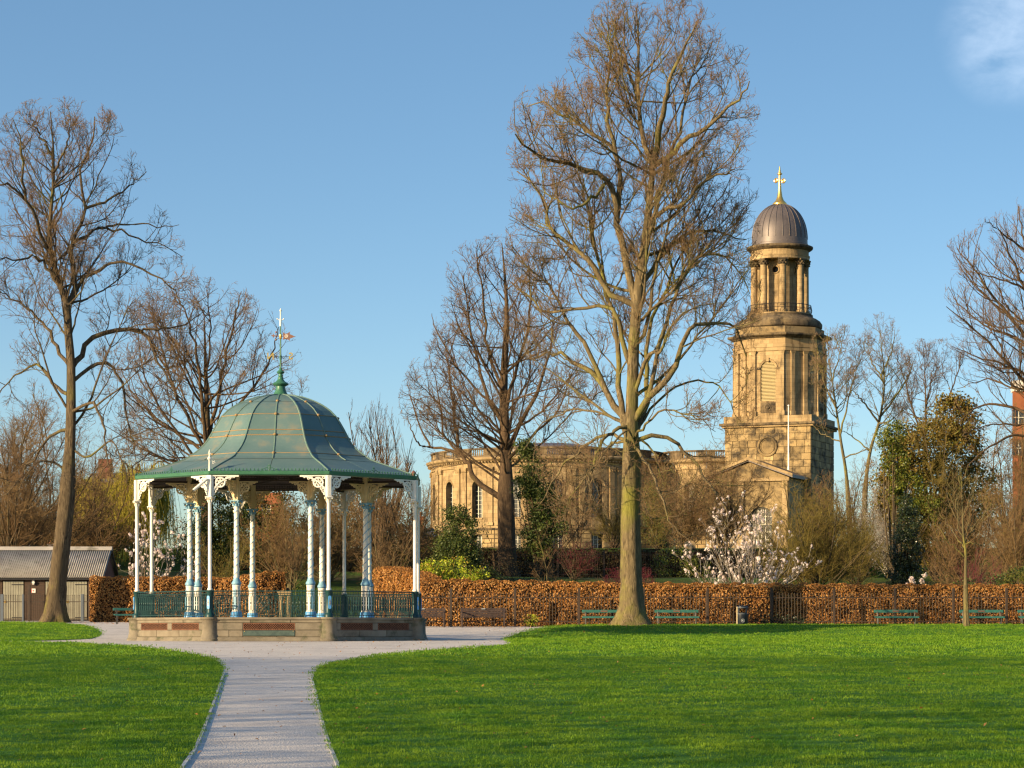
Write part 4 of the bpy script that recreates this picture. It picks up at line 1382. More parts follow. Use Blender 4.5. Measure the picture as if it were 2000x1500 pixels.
seams = [seam_mesh(6.25), seam_mesh(6.91, True), seam_mesh(7.08), seam_mesh(7.63)]
mb = MB(); mb.tube([(0, -prof_at(z) * C22 - .012, z) for z in np.linspace(6.04, 8.43, 26)], .026, 6); mid_me = mb.mesh('rib', M['rib'], True)
mb = MB(); mb.tube([(0, -prof_at(z) - .006, z) for z in np.linspace(5.55, 8.43, 30)], .034, 6); hip_me = mb.mesh('hip_rib', M['rib'], True)
mb = MB()
for z in (6.25, 6.91, 7.63, 8.12):
    mb.sphere((0, -prof_at(z) * C22 - .03, z), .052, 10, 6, .8)
boss_me = mb.mesh('boss', M['seam'], True)
bosses = []
for z in (6.25, 6.91, 7.63, 8.12):
    mb = MB(); mb.sphere((0, -prof_at(z) * C22 - .03, z), .062, 10, 6, .8); bosses.append(mb.mesh('boss', M['seam'], True))
for k, m in enumerate(MIDS):
    for me in pan: inst('roof_panel', me, BS, rz=rz(m))
    for me in seams: inst('seam', me, BS, rz=rz(m))
    r_ = inst('rib', mid_me, BS, rz=rz(m))
    for me in bosses: inst('boss', me, r_)
    inst('hip_rib', hip_me, BS, rz=rz(CORN[k]))
# finial, compass letters and vane
fz = 8.41
mb = MB()
def FZ(zy): return .2 + (1240 - (590 + zy * .12667)) / 56.9     # from the enlarged finial view
prof = [(.30, fz), (.22, FZ(1400)), (.165, FZ(1340)), (.16, FZ(1300)), (.26, FZ(1275)), (.28, FZ(1262)), (.25, FZ(1248)), (.16, FZ(1225)), (.10, FZ(1190)), (.10, FZ(1165)), (.07, FZ(1150)), (.085, FZ(1130)), (.07, FZ(1110)), (.13, FZ(1088)), (.14, FZ(1078)), (.09, FZ(1058)), (.05, FZ(1040)), (.032, FZ(1000)), (.030, FZ(900)), (.045, FZ(860)), (.045, FZ(840)), (.026, FZ(800)), (.024, FZ(600)), (.022, FZ(375))]
mb.lathe(prof, 14); fin = mb.obj('finial', M['gutter'], BS, True)
mb = MB(); mb.lathe([(.030, FZ(372)), (.034, FZ(300)), (.022, FZ(240)), (.022, FZ(145)), (.045, FZ(130)), (.03, FZ(120)), (.008, FZ(95))], 10)
for s in (-1, 1):
    mb.tube([(s * .02, 0, FZ(290)), (s * .06, 0, FZ(270)), (s * .10, 0, FZ(262))], .012, 5)
    mb.sphere((s * .11, 0, FZ(258)), .026, 7, 5)
mb.obj('finial_tip', M['white'], fin, True)
vane = thing('weather_vane', 'copper arrow weather vane with pierced star tail on the bandstand finial', 'weather vane', (BX, BY, FZ(530)), rz(-4))
def V2(zx, zy): return ((zx - 565) * .12667 / 56.9, (530 - zy) * .12667 / 56.9)
mb = MB()
star = [(605, 515), (600, 465), (640, 488), (680, 480), (715, 455), (705, 495), (750, 512), (770, 525), (803, 533), (770, 540), (750, 550), (705, 565), (715, 600), (680, 578), (640, 570), (600, 580), (610, 540)]
mb.prism([V2(*p) for p in star], -.012, .012)
mb.obj('tail', M['vane'], vane)
mb = MB(); c = V2(658, 526); mb.torus((c[0], -.014, c[1]), .052, .010, 14, 4); mb.torus((c[0], -.014, c[1]), .022, .008, 10, 4); mb.obj('tail_ring', M['white'], vane)
mb = MB()
a, b = V2(480, 522), V2(605, 524); mb.tube([(a[0], 0, a[1]), (b[0], 0, b[1])], .016, 5)
mb.prism([V2(*p) for p in [(412, 515), (445, 505), (450, 480), (462, 505), (490, 518), (462, 532), (448, 552), (443, 528)]], -.012, .012)
for zy in (462, 580):
    c = V2(495, zy); mb.sphere((c[0], 0, c[1]), .035, 7, 5)
a, b = V2(492, 470), V2(492, 575); mb.tube([(a[0], 0, a[1]), (b[0], 0, b[1])], .010, 4)
mb.obj('arrow', M['vane'], vane)
mb = MB(); mb.lathe([(.04, -.09), (.045, -.08), (.04, .06), (.03, .07)], 10); mb.obj('hub', M['gold'], vane, True)
def letter(ch, zx, zy, mirror):
    c = bpy.data.curves.new('compass_letter', 'FONT')
    c.body = ch; c.size = .33; c.extrude = .012; c.offset = .006
    c.align_x = 'CENTER'; c.align_y = 'CENTER'
    tmp = bpy.data.objects.new('tmp', c); COL.objects.link(tmp)
    me = bpy.data.meshes.new_from_object(tmp.evaluated_get(bpy.context.evaluated_depsgraph_get()))
    bpy.data.objects.remove(tmp)
    me.materials.clear(); me.materials.append(M['gold'])
    o = link(bpy.data.objects.new('compass_letter', me), BS)
    x, z = V2(zx, zy)
    o.location = (x, -.02, FZ(530) + z)
    o.rotation_euler = (radians(90), 0, radians(180) if mirror else 0)
    return o
letter('N', 410, 840, True)
letter('S', 724, 838, True)
mb = MB()
zc = FZ(842)
mb.tube([(-.30, 0, zc), (.30, 0, zc)], .010, 5); mb.tube([(0, -.3, zc), (0, .3, zc)], .010, 5)
for s in (-1, 1):
    mb.torus((s * .1, 0, zc - .03), .035, .007, 10, 4); mb.torus((s * .19, 0, zc + .02), .03, .007, 10, 4)
mb.obj('compass_arms', M['black'], BS)
# small white corner finial with a scroll, and a floodlight, on the front left corner
a = rz(CORN[0]); p = (sin(a) * (RG + .03), -cos(a) * (RG + .03), 0)
mb = MB(); mb.lathe([(.045, 5.52), (.03, 5.60), (.028, 5.86), (.05, 5.90), (.085, 5.94), (.05, 5.98), (.022, 6.02), (.018, 6.14), (.03, 6.16), (.006, 6.24)], 10)
mb.torus((0, 0, 6.11), .04, .009, 10, 4)
o = mb.obj('corner_finial', M['white'], BS, True); o.location = p
mb = MB()
for t0 in (0, 1.6):
    pts = [(.13 + cos(t0 + t * .7) * .055 * (1 - t * .07), 0, 5.80 + t0 * .04 + sin(t0 + t * .7) * .055 * (1 - t * .07)) for t in range(9)]
    mb.tube(pts, .008, 4)
o = mb.obj('scroll', M['white'], BS); o.location = p
a = rz(CORN[2]); p = (sin(a) * (RG - .05), -cos(a) * (RG - .05), 0)
mb = MB(); mb.lathe([(.05, 5.52), (.07, 5.58), (.09, 5.64), (.05, 5.70), (.01, 5.73)], 10); o = mb.obj('corner_finial', M['vane'], BS, True); o.location = p
fl = thing('camera_housing', 'white tubular camera housing angled out from the front left bandstand column', 'camera', (BX + sin(rz(CORN[0])) * RC, BY - cos(rz(CORN[0])) * RC, 5.15))
mb = MB(); mb.tube([(-.08, -.12, .12), (-.50, -.34, -.26)], .050, 10); mb.obj('housing', M['white'], fl, True)
mb = MB(); mb.tube([(-.50, -.34, -.26), (-.515, -.348, -.274)], .040, 10); mb.obj('lens', M['glass'], fl)
mb = MB(); mb.tube([(-.09, -.03, -.12), (-.18, -.17, .03)], .018, 6); mb.box(-.105, -.087, -.06, .02, -.16, -.04); mb.obj('mount', M['white'], fl)

# ------------------------------------------------------------------ church
CT = Vector((35.7, 214.0, 5.4)); TH = -21.6
CHU = thing('church', 'golden sandstone church with round nave, square and octagonal tower and lead dome', 'church', (CT.x, CT.y * KD, CT.z + 5.2))
def at(o, x, y, z=0.0):
    o.location = (x - CT.x, y - CT.y, z - CT.z); return o
def arched(mb, u0, u1, z0, z1, ops, mapf, depth, du=.45, mbj=None):
    """wall with arched openings; ops = (centre, half width, sill, spring, arch?)"""
    us = {u0, u1}
    n = max(1, int((u1 - u0) / 1.2))
    for i in range(n + 1): us.add(u0 + (u1 - u0) * i / n)
    for (c, w, zb, zs, ar) in ops:
        k = 12 if ar else 2
        for i in range(k + 1): us.add(c - w * cos(pi * i / k) if ar else c - w + 2 * w * i / k)
    us = sorted(us)
    us = [u for i, u in enumerate(us) if i == 0 or u - us[i - 1] > 1e-4]
    def top(o, u):
        c, w, zb, zs, ar = o
        return zs + (sqrt(max(0, w * w - (u - c) ** 2)) if ar else 0)
    j = mbj or mb
    def quad(m, pts): m.add([mapf(*p) for p in pts], [(0, 1, 2, 3)])
    for a, b in zip(us[:-1], us[1:]):
        mid = (a + b) / 2
        os_ = sorted([o for o in ops if abs(mid - o[0]) < o[1]], key=lambda o: o[2])
        lo_a = lo_b = z0
        for o in os_:
            quad(mb, [(a, lo_a, 0), (b, lo_b, 0), (b, o[2], 0), (a, o[2], 0)])
            quad(j, [(a, o[2], 0), (b, o[2], 0), (b, o[2], depth), (a, o[2], depth)])
            ta, tb = top(o, a), top(o, b)
            quad(j, [(a, ta, depth), (b, tb, depth), (b, tb, 0), (a, ta, 0)])
            lo_a, lo_b = ta, tb
        quad(mb, [(a, lo_a, 0), (b, lo_b, 0), (b, z1, 0), (a, z1, 0)])
    for (c, w, zb, zs, ar) in ops:
        quad(j, [(c - w, zb, 0), (c - w, zb, depth), (c - w, zs, depth), (c - w, zs, 0)])
        quad(j, [(c + w, zb, depth), (c + w, zb, 0), (c + w, zs, 0), (c + w, zs, depth)])
def cylmap(R):
    return lambda u, z, d: ((R - d) * sin(u / R), -(R - d) * cos(u / R), z)
def glass_mesh(R, hw, zb, zs, depth, ar=True):
    mb = MB(); f = cylmap(R)
    n = 8
    for i in range(n):
        a, b = -hw + 2 * hw * i / n, -hw + 2 * hw * (i + 1) / n
        ta = zs + (sqrt(max(0, hw * hw - a * a)) if ar else 0); tb = zs + (sqrt(max(0, hw * hw - b * b)) if ar else 0)
        mb.add([f(a, zb, depth - .03), f(b, zb, depth - .03), f(b, tb, depth - .03), f(a, ta, depth - .03), f(a, zb, depth + .05), f(b, zb, depth + .05), f(b, tb, depth + .05), f(a, ta, depth + .05)],
               [(0, 1, 2, 3), (7, 6, 5, 4)])
    return mb.mesh('window', M['glass'])
def bar_mesh(R, hw, zb, zs, depth, nx_, nz_, ar=True):
    mb = MB(); f = cylmap(R); d = depth - .09
    if nx_ == 2: us = [-hw * .36, hw * .36]
    else: us = [0]
    for u in us:
        zt = zs + (sqrt(hw * hw - u * u) if ar else 0) - .02
        mb.tube([f(u, zb, d), f(u, zt - (.35 if ar else 0), d)], .065, 4)
    if ar and nx_ == 2:
        mb.tube([f(hw * .36 * cos(t), zs + hw * .55 + hw * .36 * sin(t), d) for t in np.linspace(0, pi, 8)], .06, 4)
    for k in range(1, nz_ + 1):
        z = zb + (zs - zb) * k / (nz_ + 1)
        mb.tube([f(-hw, z, d), f(hw, z, d)], .022, 4)
    return mb.mesh('window_bar', M['mullion'])
def drum(cx, cy, R, nb, ang0, zbase, ks, skip_window=(), hw=.85):
    bw = 2 * pi * R / nb
    f = cylmap(R)
    win = [(0, hw, 6.2, 8.15, False), (0, hw, 10.4, 14.5, True)]
    mb = MB(); mj = MB()
    arched(mb, -bw / 2, bw / 2, zbase + 3.4, 17.0, [win[1]], f, .85, mbj=mj)
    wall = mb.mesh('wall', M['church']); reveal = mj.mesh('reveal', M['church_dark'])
    # rusticated basement in courses
    mb = MB(); mj = MB()
    arched(mb, -bw / 2, bw / 2, zbase - .5, zbase + 3.4, [win[0]], cylmap(R + .05), .8, mbj=mj)
    base = mb.mesh('basement_wall', M['church_dark']); breveal = mj.mesh('reveal', M['church_dark'])
    bl = []
    for r in range(6):
        z0 = zbase - .1 + r * .58; z1 = z0 + .55
        u = -bw / 2 + (.0 if r % 2 else -.0)
        step = 1.15
        off = .55 if r % 2 else 0
        e = [-bw / 2] + [v for v in np.arange(-bw / 2 + off, bw / 2, step) if v > -bw / 2 + .2] + [bw / 2]
        for a, b in zip(e[:-1], e[1:]):
            for (c0, c1) in ([(a, b)] if (z1 < 6.15 or z0 > 8.2) else [(a, min(b, -hw - .02)), (max(a, hw + .02), b)]):
                if c1 - c0 < .15: continue
                g = cylmap(R + .12); g2 = cylmap(R + .05)
                mb = MB(); q = .025
                mb.add([g2(c0 + q, z0 + q, 0), g2(c1 - q, z0 + q, 0), g2(c1 - q, z1 - q, 0), g2(c0 + q, z1 - q, 0), g(c0 + 2 * q, z0 + 2 * q, 0), g(c1 - 2 * q, z0 + 2 * q, 0), g(c1 - 2 * q, z1 - 2 * q, 0), g(c0 + 2 * q, z1 - 2 * q, 0)],
                       [(4, 5, 6, 7), (0, 1, 5, 4), (1, 2, 6, 5), (2, 3, 7, 6), (3, 0, 4, 7)])
                bl.append(mb.mesh('block', M['church_block']))
    # pilaster with base and capital, on the wall face
    mb = MB(); y = -R - .16
    w = .36 if R > 10 else .3
    mb.box(-w, w, y, -R + .1, 9.75, 16.35); mb.box(-w - .08, w + .08, y - .06, -R + .1, 9.35, 9.75)
    mb.add([(-w, y, 16.35), (w, y, 16.35), (w, -R + .1, 16.35), (-w, -R + .1, 16.35), (-w - .16, y - .16, 16.85), (w + .16, y - .16, 16.85), (w + .16, -R + .1, 16.85), (-w - .16, -R + .1, 16.85)], [(4, 5, 6, 7), (0, 1, 5, 4), (1, 2, 6, 5), (3, 0, 4, 7)])
    mb.box(-w - .12, w + .12, y - .12, -R + .1, 16.85, 16.995)
    for k in range(3): mb.sphere((-w + k * w, y - .05, 16.5), .11, 6, 4)
    pil = mb.mesh('pilaster', M['church'])
    glm = glass_mesh(R, hw, 10.4, 14.5, .85); gl2 = glass_mesh(R + .05, hw, 6.2, 8.15, .8, False)
    bm = bar_mesh(R, hw, 10.4, 14.5, .85, 2, 6); bm2 = bar_mesh(R + .05, hw, 6.2, 8.15, .8, 2, 2, False)
    # sill panel and hood
    mb = MB(); n_ = 16
    for k in range(n_):
        a, b = pi * k / n_, pi * (k + 1) / n_
        for (c0, c1, dd) in (((a), (b), 0),):
            pin = [f(-hw * cos(t), 14.5 + hw * sin(t), -.004) for t in (a, b)]
            pout = [f(-(hw + .22) * cos(t), 14.5 + (hw + .22) * sin(t), -.10) for t in (a, b)]
            pout2 = [f(-(hw + .24) * cos(t), 14.5 + (hw + .24) * sin(t), .02) for t in (a, b)]
            mb.add([pin[0], pin[1], pout[1], pout[0], pout2[0], pout2[1]], [(0, 1, 2, 3), (3, 2, 5, 4)])
    hood = mb.mesh('window_hood', M['church'])
    mb = MB(); mb.box(-hw - .12, hw + .12, -R - .12, -R + .1, 10.2, 10.398); mb.box(-hw, hw, -R - .08, -R + .05, 9.0, 10.15); sill = mb.mesh('sill', M['church'])
    # parapet over the window: balusters between plain dies
    mb = MB(); a = hw + .35; fp = R + .05
    g = cylmap(fp)
    def curved_box(mb, u0, u1, z0, z1, d0, d1, mat=None, n=6):
        for i in range(n):
            p, q = u0 + (u1 - u0) * i / n, u0 + (u1 - u0) * (i + 1) / n
            vs = [g(p, z0, d0), g(q, z0, d0), g(q, z0, d1), g(p, z0, d1), g(p, z1, d0), g(q, z1, d0), g(q, z1, d1), g(p, z1, d1)]
            fs = [(3, 2, 1, 0), (4, 5, 6, 7), (0, 1, 5, 4), (2, 3, 7, 6)]
            if i == 0: fs.append((3, 0, 4, 7))
            if i == n - 1: fs.append((1, 2, 6, 5))
            mb.add(vs, fs)
    h = bw / 2
    curved_box(mb, -h, -a, 18.42, 19.35, -.02, .35); curved_box(mb, a, h, 18.42, 19.35, -.02, .35)
    curved_box(mb, -h, h, 19.35, 19.55, -.12, .45); curved_box(mb, -a, a, 18.42, 18.60, .0, .33)
    par = mb.mesh('parapet', M['church_dark'])
    mb = MB(); mb.lathe([(.07, 18.6), (.11, 18.78), (.06, 18.95), (.06, 19.2), (.09, 19.35)], 6, c=(0, -fp + .16)); bal = mb.mesh('baluster', M['church'])
    mb = MB()
    curved_box(mb, -h, h, 17.0, 17.55, -.05, .3); curved_box(mb, -h, h, 17.0, 17.14, -.14, -.05)
    ent = mb.mesh('frieze', M['church'])
    mb = MB(); gg = [(17.55, .10), (17.75, .22), (17.98, .62), (18.10, .70), (18.28, .72), (18.42, .30)]
    for (z0, o0), (z1, o1) in zip(gg[:-1], gg[1:]):
        for i in range(5):
            p, q = -h + bw * i / 5, -h + bw * (i + 1) / 5
            mb.add([g(p, z0, -o0), g(q, z0, -o0), g(q, z1, -o1), g(p, z1, -o1)], [(0, 1, 2, 3)])
    for i in range(12):
        p = -h + bw * (i + .5) / 12
        if R > 10:
            vs = [g(p - .09, 17.62, -.12), g(p + .09, 17.62, -.12), g(p + .09, 17.62, -.5), g(p - .09, 17.62, -.5), g(p - .09, 17.80, -.12), g(p + .09, 17.80, -.12), g(p + .09, 17.80, -.5), g(p - .09, 17.80, -.5)]
            mb.add(vs, [(0, 1, 2, 3), (7, 6, 5, 4), (0, 3, 7, 4), (1, 5, 6, 2), (3, 2, 6, 7)])
    cor = mb.mesh('cornice', M['church'])
    mb = MB(); curved_box(mb, -h, h, zbase + 3.38, zbase + 3.62, -.16, .1); strg = mb.mesh('string_course', M['church_dark'])
    for k in ks:
        A = radians(ang0 + 360 / nb * k)
        for nm, me in [('wall', wall), ('reveal', reveal), ('basement_wall', base), ('reveal', breveal), ('window_hood', hood), ('sill', sill), ('parapet', par), ('frieze', ent), ('cornice', cor), ('string_course', strg)]:
            at(inst(nm, me, CHU, rz=A), cx, cy)
        for gm, b_ in ((glm, bm), (gl2, bm2)):
            w_ = at(inst('window', gm, CHU, rz=A), cx, cy); inst('window_bar', b_, w_)
        for me in bl: at(inst('block', me, CHU, rz=A), cx, cy)
        nbal = 7
        for i in range(nbal):
            at(inst('baluster', bal, CHU, rz=A + (-a + (i + .5) * 2 * a / nbal) / fp), cx, cy)
        for s in ((-.62, .62) if R > 10 else (0,)):
            at(inst('pilaster', pil, CHU, rz=A + (bw / 2 + s) / R), cx, cy)
NC = (4.96, 222.0); NR = 15.9
drum(NC[0], NC[1], NR, 18, 3.0, 5.4, range(-5, 5))
mb = MB(); mb.lathe([(NR - .2, 5), (NR - .2, 18.5), (NR - .6, 19.0), (9.0, 19.5), (8.6, 20.1), (4, 20.9), (.2, 21.2)], 40, a0=radians(100), a1=radians(254)); o = at(mb.obj('rear_wall', M['church'], CHU), *NC)
mb = MB(); mb.lathe([(NR - .5, 18.6), (9.0, 19.3), (8.8, 20.2), (4, 20.9), (.1, 21.1)], 40, caps=False); at(mb.obj('nave_roof', M['lead'], CHU, True), *NC)
VC = (26.6, 219.0); VR = 6.6
drum(VC[0], VC[1], VR, 9, -27.0, 5.4, range(-2, 2), hw=.75)
mb = MB(); mb.lathe([(VR - .4, 18.6), (1, 19.2)], 24, caps=True); at(mb.obj('roof', M['lead'], CHU), *VC)
# tower ---------------------------------------------------------
TR_ = radians(TH)
def tw(o): o.rotation_euler = (0, 0, TR_); return at(o, CT.x, CT.y)
H = 5.85
mb = MB(); mb.box(-H + .05, H - .05, -H + .05, H - .05, 4.5, 22.3); tw(mb.obj('tower_core', M['church_dark'], CHU))
rng_ = random.Random(3)
for face in range(4):
    A = TR_ + face * pi / 2
    for r in range(20):
        z0 = 4.6 + r * .885; z1 = z0 + .885
        if face in (2, 3) : break
        if face == 0 and z1 < 13: continue
        e = [-H]; u = -H + rng_.uniform(.5, 1.3)
        while u < H - .5:
            e.append(u); u += rng_.uniform(.85, 1.75)
        e.append(H)
        for a, b in zip(e[:-1], e[1:]):
            if face == 0:
                d = math.hypot(max(a, min(0, b)), max(z0, min(19.75, z1)) - 19.75)
                cxm, czm = (a + b) / 2, (z0 + z1) / 2
                if math.hypot(cxm, czm - 19.75) < 1.25: continue
            mb = MB(); q = .02; pr = rng_.uniform(-.012, .02)
            mb.bbox(a + q, b - q, -H - pr - .03, -H + .06, z0 + q, z1 - q, .03)
            o = mb.obj('block', M['church_block'], CHU); o.rotation_euler = (0, 0, A); at(o, CT.x, CT.y)
    for (y0, z0, z1) in ((.35, 22.3, 22.55), (.62, 22.55, 22.85), (.12, 22.85, 23.75)):
        mb = MB(); mb.box(-H - y0, H + y0, -H - y0, -H + .3, z0, z1)
        if z0 < 22.9 or True:
            o = mb.obj('cornice' if z0 < 22.8 else 'blocking_course', M['church'] if z0 != 22.55 else M['church_dark'], CHU)
            o.rotation_euler = (0, 0, A); at(o, CT.x, CT.y)
            if face % 2: o.scale = (.999, .999, .9995)
mb = MB(); mb.box(-H, H, -H + .3, H - .3, 22.3, 23.7); tw(mb.obj('tower_deck', M['church_dark'], CHU))
# round moulding on the front
mb = MB(); mb.torus((0, -H - .05, 19.75), 1.22, .17, 32, 8); mb.torus((0, -H - .02, 19.75), .95, .07, 28, 6)
mb.prism([(1.3 * cos(t), 19.75 + 1.3 * sin(t)) for t in np.linspace(0, 2 * pi, 33)[:-1]], -H - .01, -H + .06)
tw(mb.obj('roundel', M['church_block'], CHU, True))
# octagon stage
RO = 6.1; yo = RO * C22; ho = RO * S22
fm = lambda u, z, d: (u, -yo + d, z)
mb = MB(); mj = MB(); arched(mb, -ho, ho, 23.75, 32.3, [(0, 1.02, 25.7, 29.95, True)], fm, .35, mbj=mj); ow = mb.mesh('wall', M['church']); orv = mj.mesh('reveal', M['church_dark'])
mb = MB(); mb.box(-ho, ho, -yo, -yo + .3, 23.75, 32.3); ob = mb.mesh('wall', M['church'])
mb = MB(); mb.box(-.27, .27, -yo - .22, -yo, 24.4, 31.9); mb.box(-.36, .36, -yo - .30, -yo, 23.78, 24.4)
mb.add([(-.27, -yo - .22, 31.9), (.27, -yo - .22, 31.9), (.27, -yo, 31.9), (-.27, -yo, 31.9), (-.40, -yo - .36, 32.28), (.40, -yo - .36, 32.28), (.40, -yo, 32.28), (-.40, -yo, 32.28)], [(4, 5, 6, 7), (0, 1, 5, 4), (1, 2, 6, 5), (3, 0, 4, 7)])
op = mb.mesh('pilaster', M['church'])
mb = MB(); mb.box(-ho + .02, -1.06, -yo - .09, -yo - .002, 29.85, 30.15); mb.box(1.06, ho - .02, -yo - .09, -yo - .002, 29.85, 30.15); obelt = mb.mesh('belt_course', M['church_dark'])
mb = MB()
n_ = 16
for k in range(n_):
    a, b = pi * k / n_, pi * (k + 1) / n_
    P1 = [(-1.03 * cos(t), -yo - .004, 29.95 + 1.03 * sin(t)) for t in (a, b)]; P2 = [(-1.3 * cos(t), -yo - .13, 29.95 + 1.3 * sin(t)) for t in (a, b)]; P3 = [(-1.32 * cos(t), -yo, 29.95 + 1.32 * sin(t)) for t in (a, b)]
    mb.add([P1[0], P1[1], P2[1], P2[0], P3[0], P3[1]], [(0, 1, 2, 3), (3, 2, 5, 4)])
mb.box(-.16, .16, -yo - .2, -yo, 30.9, 31.4); ohood = mb.mesh('window_hood', M['church'])
mb = MB(); mb.box(-1.0, 1.0, -yo - .06, -yo - .002, 24.15, 25.55); mb.torus((0, -yo - .08, 24.85), .4, .1, 14, 5, flat=.5); mb.sphere((0, -yo - .06, 24.85), .25, 8, 5); opanel = mb.mesh('carved_panel', M['church_dark'])
# louvre slats in the arch
lsl = []
z = 25.75
while z < 30.9:
    w = 1.0 if z < 29.95 else sqrt(max(0.01, 1.0 - (z - 29.95) ** 2))
    if w > .15:
        mb = MB(); mb.add([(-w, -yo + .10, z), (w, -yo + .10, z), (w, -yo + .26, z + .10), (-w, -yo + .26, z + .10), (-w, -yo + .10, z + .03), (w, -yo + .10, z + .03), (w, -yo + .26, z + .13), (-w, -yo + .26, z + .13)], [(3, 2, 1, 0), (4, 5, 6, 7), (0, 1, 5, 4), (1, 2, 6, 5), (2, 3, 7, 6), (3, 0, 4, 7)])
        lsl.append(mb.mesh('slat', M['louvre']))
    z += .185
mb = MB(); mb.prism([(1.02 * cos(t), 29.95 + 1.02 * sin(t)) for t in np.linspace(0, pi, 13)] + [(-1.02, 25.7), (1.02, 25.7)], -yo + .30, -yo + .36); lback = mb.mesh('louvre', M['black'])
for k in range(8):
    A = TR_ + k * pi / 4
    def put(nm, me, A=A):
        o = inst(nm, me, CHU, rz=A); return at(o, CT.x, CT.y)
    if k % 2 == 0:
        put('wall', ow); put('reveal', orv); put('window_hood', ohood); put('carved_panel', opanel)
        l = put('louvre', lback)
        for me in lsl: inst('slat', me, l)
        put('belt_course', obelt)
        us = (-1.95, 1.95)
    else:
        put('wall', ob); us = (-1.25, 0.65) if k == 1 else (-1.0, 1.0)
    for u in us:
        o = put('pilaster', op); o.location.x += cos(A) * u; o.location.y += sin(A) * u
    o = None
def octring(prof, mat, name):
    mb = MB(); mb.lathe([(r, z) for r, z in prof], 8, rot=radians(22.5)); return tw(mb.obj(name, mat, CHU))
octring([(6.12, 32.3), (6.25, 32.32), (6.25, 32.75), (6.32, 32.78), (6.32, 33.15)], M['church'], 'architrave')
octring([(6.16, 33.15), (6.16, 34.0)], M['church'], 'frieze')
octring([(6.3, 34.0), (6.5, 34.15), (6.9, 34.3), (7.0, 34.42), (7.0, 34.62), (6.4, 34.66)], M['church_dark'], 'cornice')
octring([(5.95, 34.66), (5.95, 35.55)], M['church_block'], 'attic')
mb = MB(); mb.lathe([(5.3, 35.5), (5.62, 35.75), (5.66, 36.2), (5.35, 36.65), (4.9, 36.95), (4.6, 37.05), (4.4, 37.25), (4.4, 37.5)], 40); tw(mb.obj('stepped_ring', M['church_dark'], CHU, True))
mb = MB(); mb.lathe([(4.25, 37.5), (4.25, 37.62)], 40); tw(mb.obj('balcony_floor', M['church'], CHU))
rail = thing('balcony', '', '') if False else None
mb = MB()
mb.torus((0, 0, 38.75), 4.15, .05, 48, 5, 'z'); mb.torus((0, 0, 38.25), 4.2, .03, 48, 4, 'z')
for k in range(60):
    a = k * pi / 30; mb.tube([(4.15 * sin(a), -4.15 * cos(a), 37.6), (4.28 * sin(a), -4.28 * cos(a), 38.1), (4.15 * sin(a), -4.15 * cos(a), 38.75)], .03, 3)
tw(mb.obj('balcony_railing', M['black'], CHU))
# colonnade
mb = MB(); mb.lathe([(.62, 37.62), (.62, 37.9), (.50, 38.1), (.47, 38.2), (.44, 43.8), (.47, 43.95)], 16); colm = mb.mesh('column', M['church'], True)
mb = MB(); mb.lathe([(.46, 43.95), (.5, 44.2), (.62, 44.6)], 14); mb.box(-.66, .66, -.66, .66, 44.6, 44.78)
for k in range(8):
    a = k * pi / 4; mb.sphere((cos(a) * .52, sin(a) * .52, 44.15), .14, 6, 4); mb.sphere((cos(a + .39) * .58, sin(a + .39) * .58, 44.42), .14, 6, 4)
capm = mb.mesh('capital', M['church_dark'])
for k in range(8):
    A = TR_ + radians(22.5 + 45 * k)
    for nm, me in (('column', colm), ('capital', capm)):
        o = inst(nm, me, CHU, rz=A); at(o, CT.x + sin(A) * 3.42, CT.y - cos(A) * 3.42)
fc = cylmap(2.15)
mb = MB(); mj = MB()
core_seg = MB()
for k in range(8):
    A0 = k * pi / 4
    mp_ = (lambda A0: lambda u, z, d: ((2.15 - d) * sin(A0 + u / 2.15), -(2.15 - d) * cos(A0 + u / 2.15), z))(A0)
    w = 2.15 * pi / 8
    if k % 2 == 0:
        # round opening: lower half as a sill-less arch pair
        zc = 43.45; r = .42
        n = 10
        us = [-w] + [-r * cos(pi * i / n) for i in range(n + 1)] + [w]
        for a, b in zip(us[:-1], us[1:]):
            m_ = (a + b) / 2
            if abs(m_) < r:
                ha, hb = sqrt(max(0, r * r - a * a)), sqrt(max(0, r * r - b * b))
                core_seg.add([mp_(a, 37.6, 0), mp_(b, 37.6, 0), mp_(b, zc - hb, 0), mp_(a, zc - ha, 0)], [(0, 1, 2, 3)])
                core_seg.add([mp_(a, zc + ha, 0), mp_(b, zc + hb, 0), mp_(b, 44.8, 0), mp_(a, 44.8, 0)], [(0, 1, 2, 3)])
                mj.add([mp_(a, zc - ha, 0), mp_(b, zc - hb, 0), mp_(b, zc - hb, .5), mp_(a, zc - ha, .5)], [(0, 1, 2, 3)])
                mj.add([mp_(a, zc + ha, .5), mp_(b, zc + hb, .5), mp_(b, zc + hb, 0), mp_(a, zc + ha, 0)], [(0, 1, 2, 3)])
            else:
                core_seg.add([mp_(a, 37.6, 0), mp_(b, 37.6, 0), mp_(b, 44.8, 0), mp_(a, 44.8, 0)], [(0, 1, 2, 3)])
        c = mp_(0, zc, -.03)
        pts = [mp_(.5 * cos(t), zc + .5 * sin(t), -.03) for t in np.linspace(0, 2 * pi, 17)]
        core_seg.tube(pts, .09, 5, False)
    else:
        for i in range(3):
            a, b = -w + 2 * w * i / 3, -w + 2 * w * (i + 1) / 3
            core_seg.add([mp_(a, 37.6, 0), mp_(b, 37.6, 0), mp_(b, 44.8, 0), mp_(a, 44.8, 0)], [(0, 1, 2, 3)])
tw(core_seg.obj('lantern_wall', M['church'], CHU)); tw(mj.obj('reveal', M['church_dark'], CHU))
mb = MB(); mb.lathe([(1.55, 37.6), (1.55, 44.8)], 20); tw(mb.obj('lantern_core', M['black'], CHU))
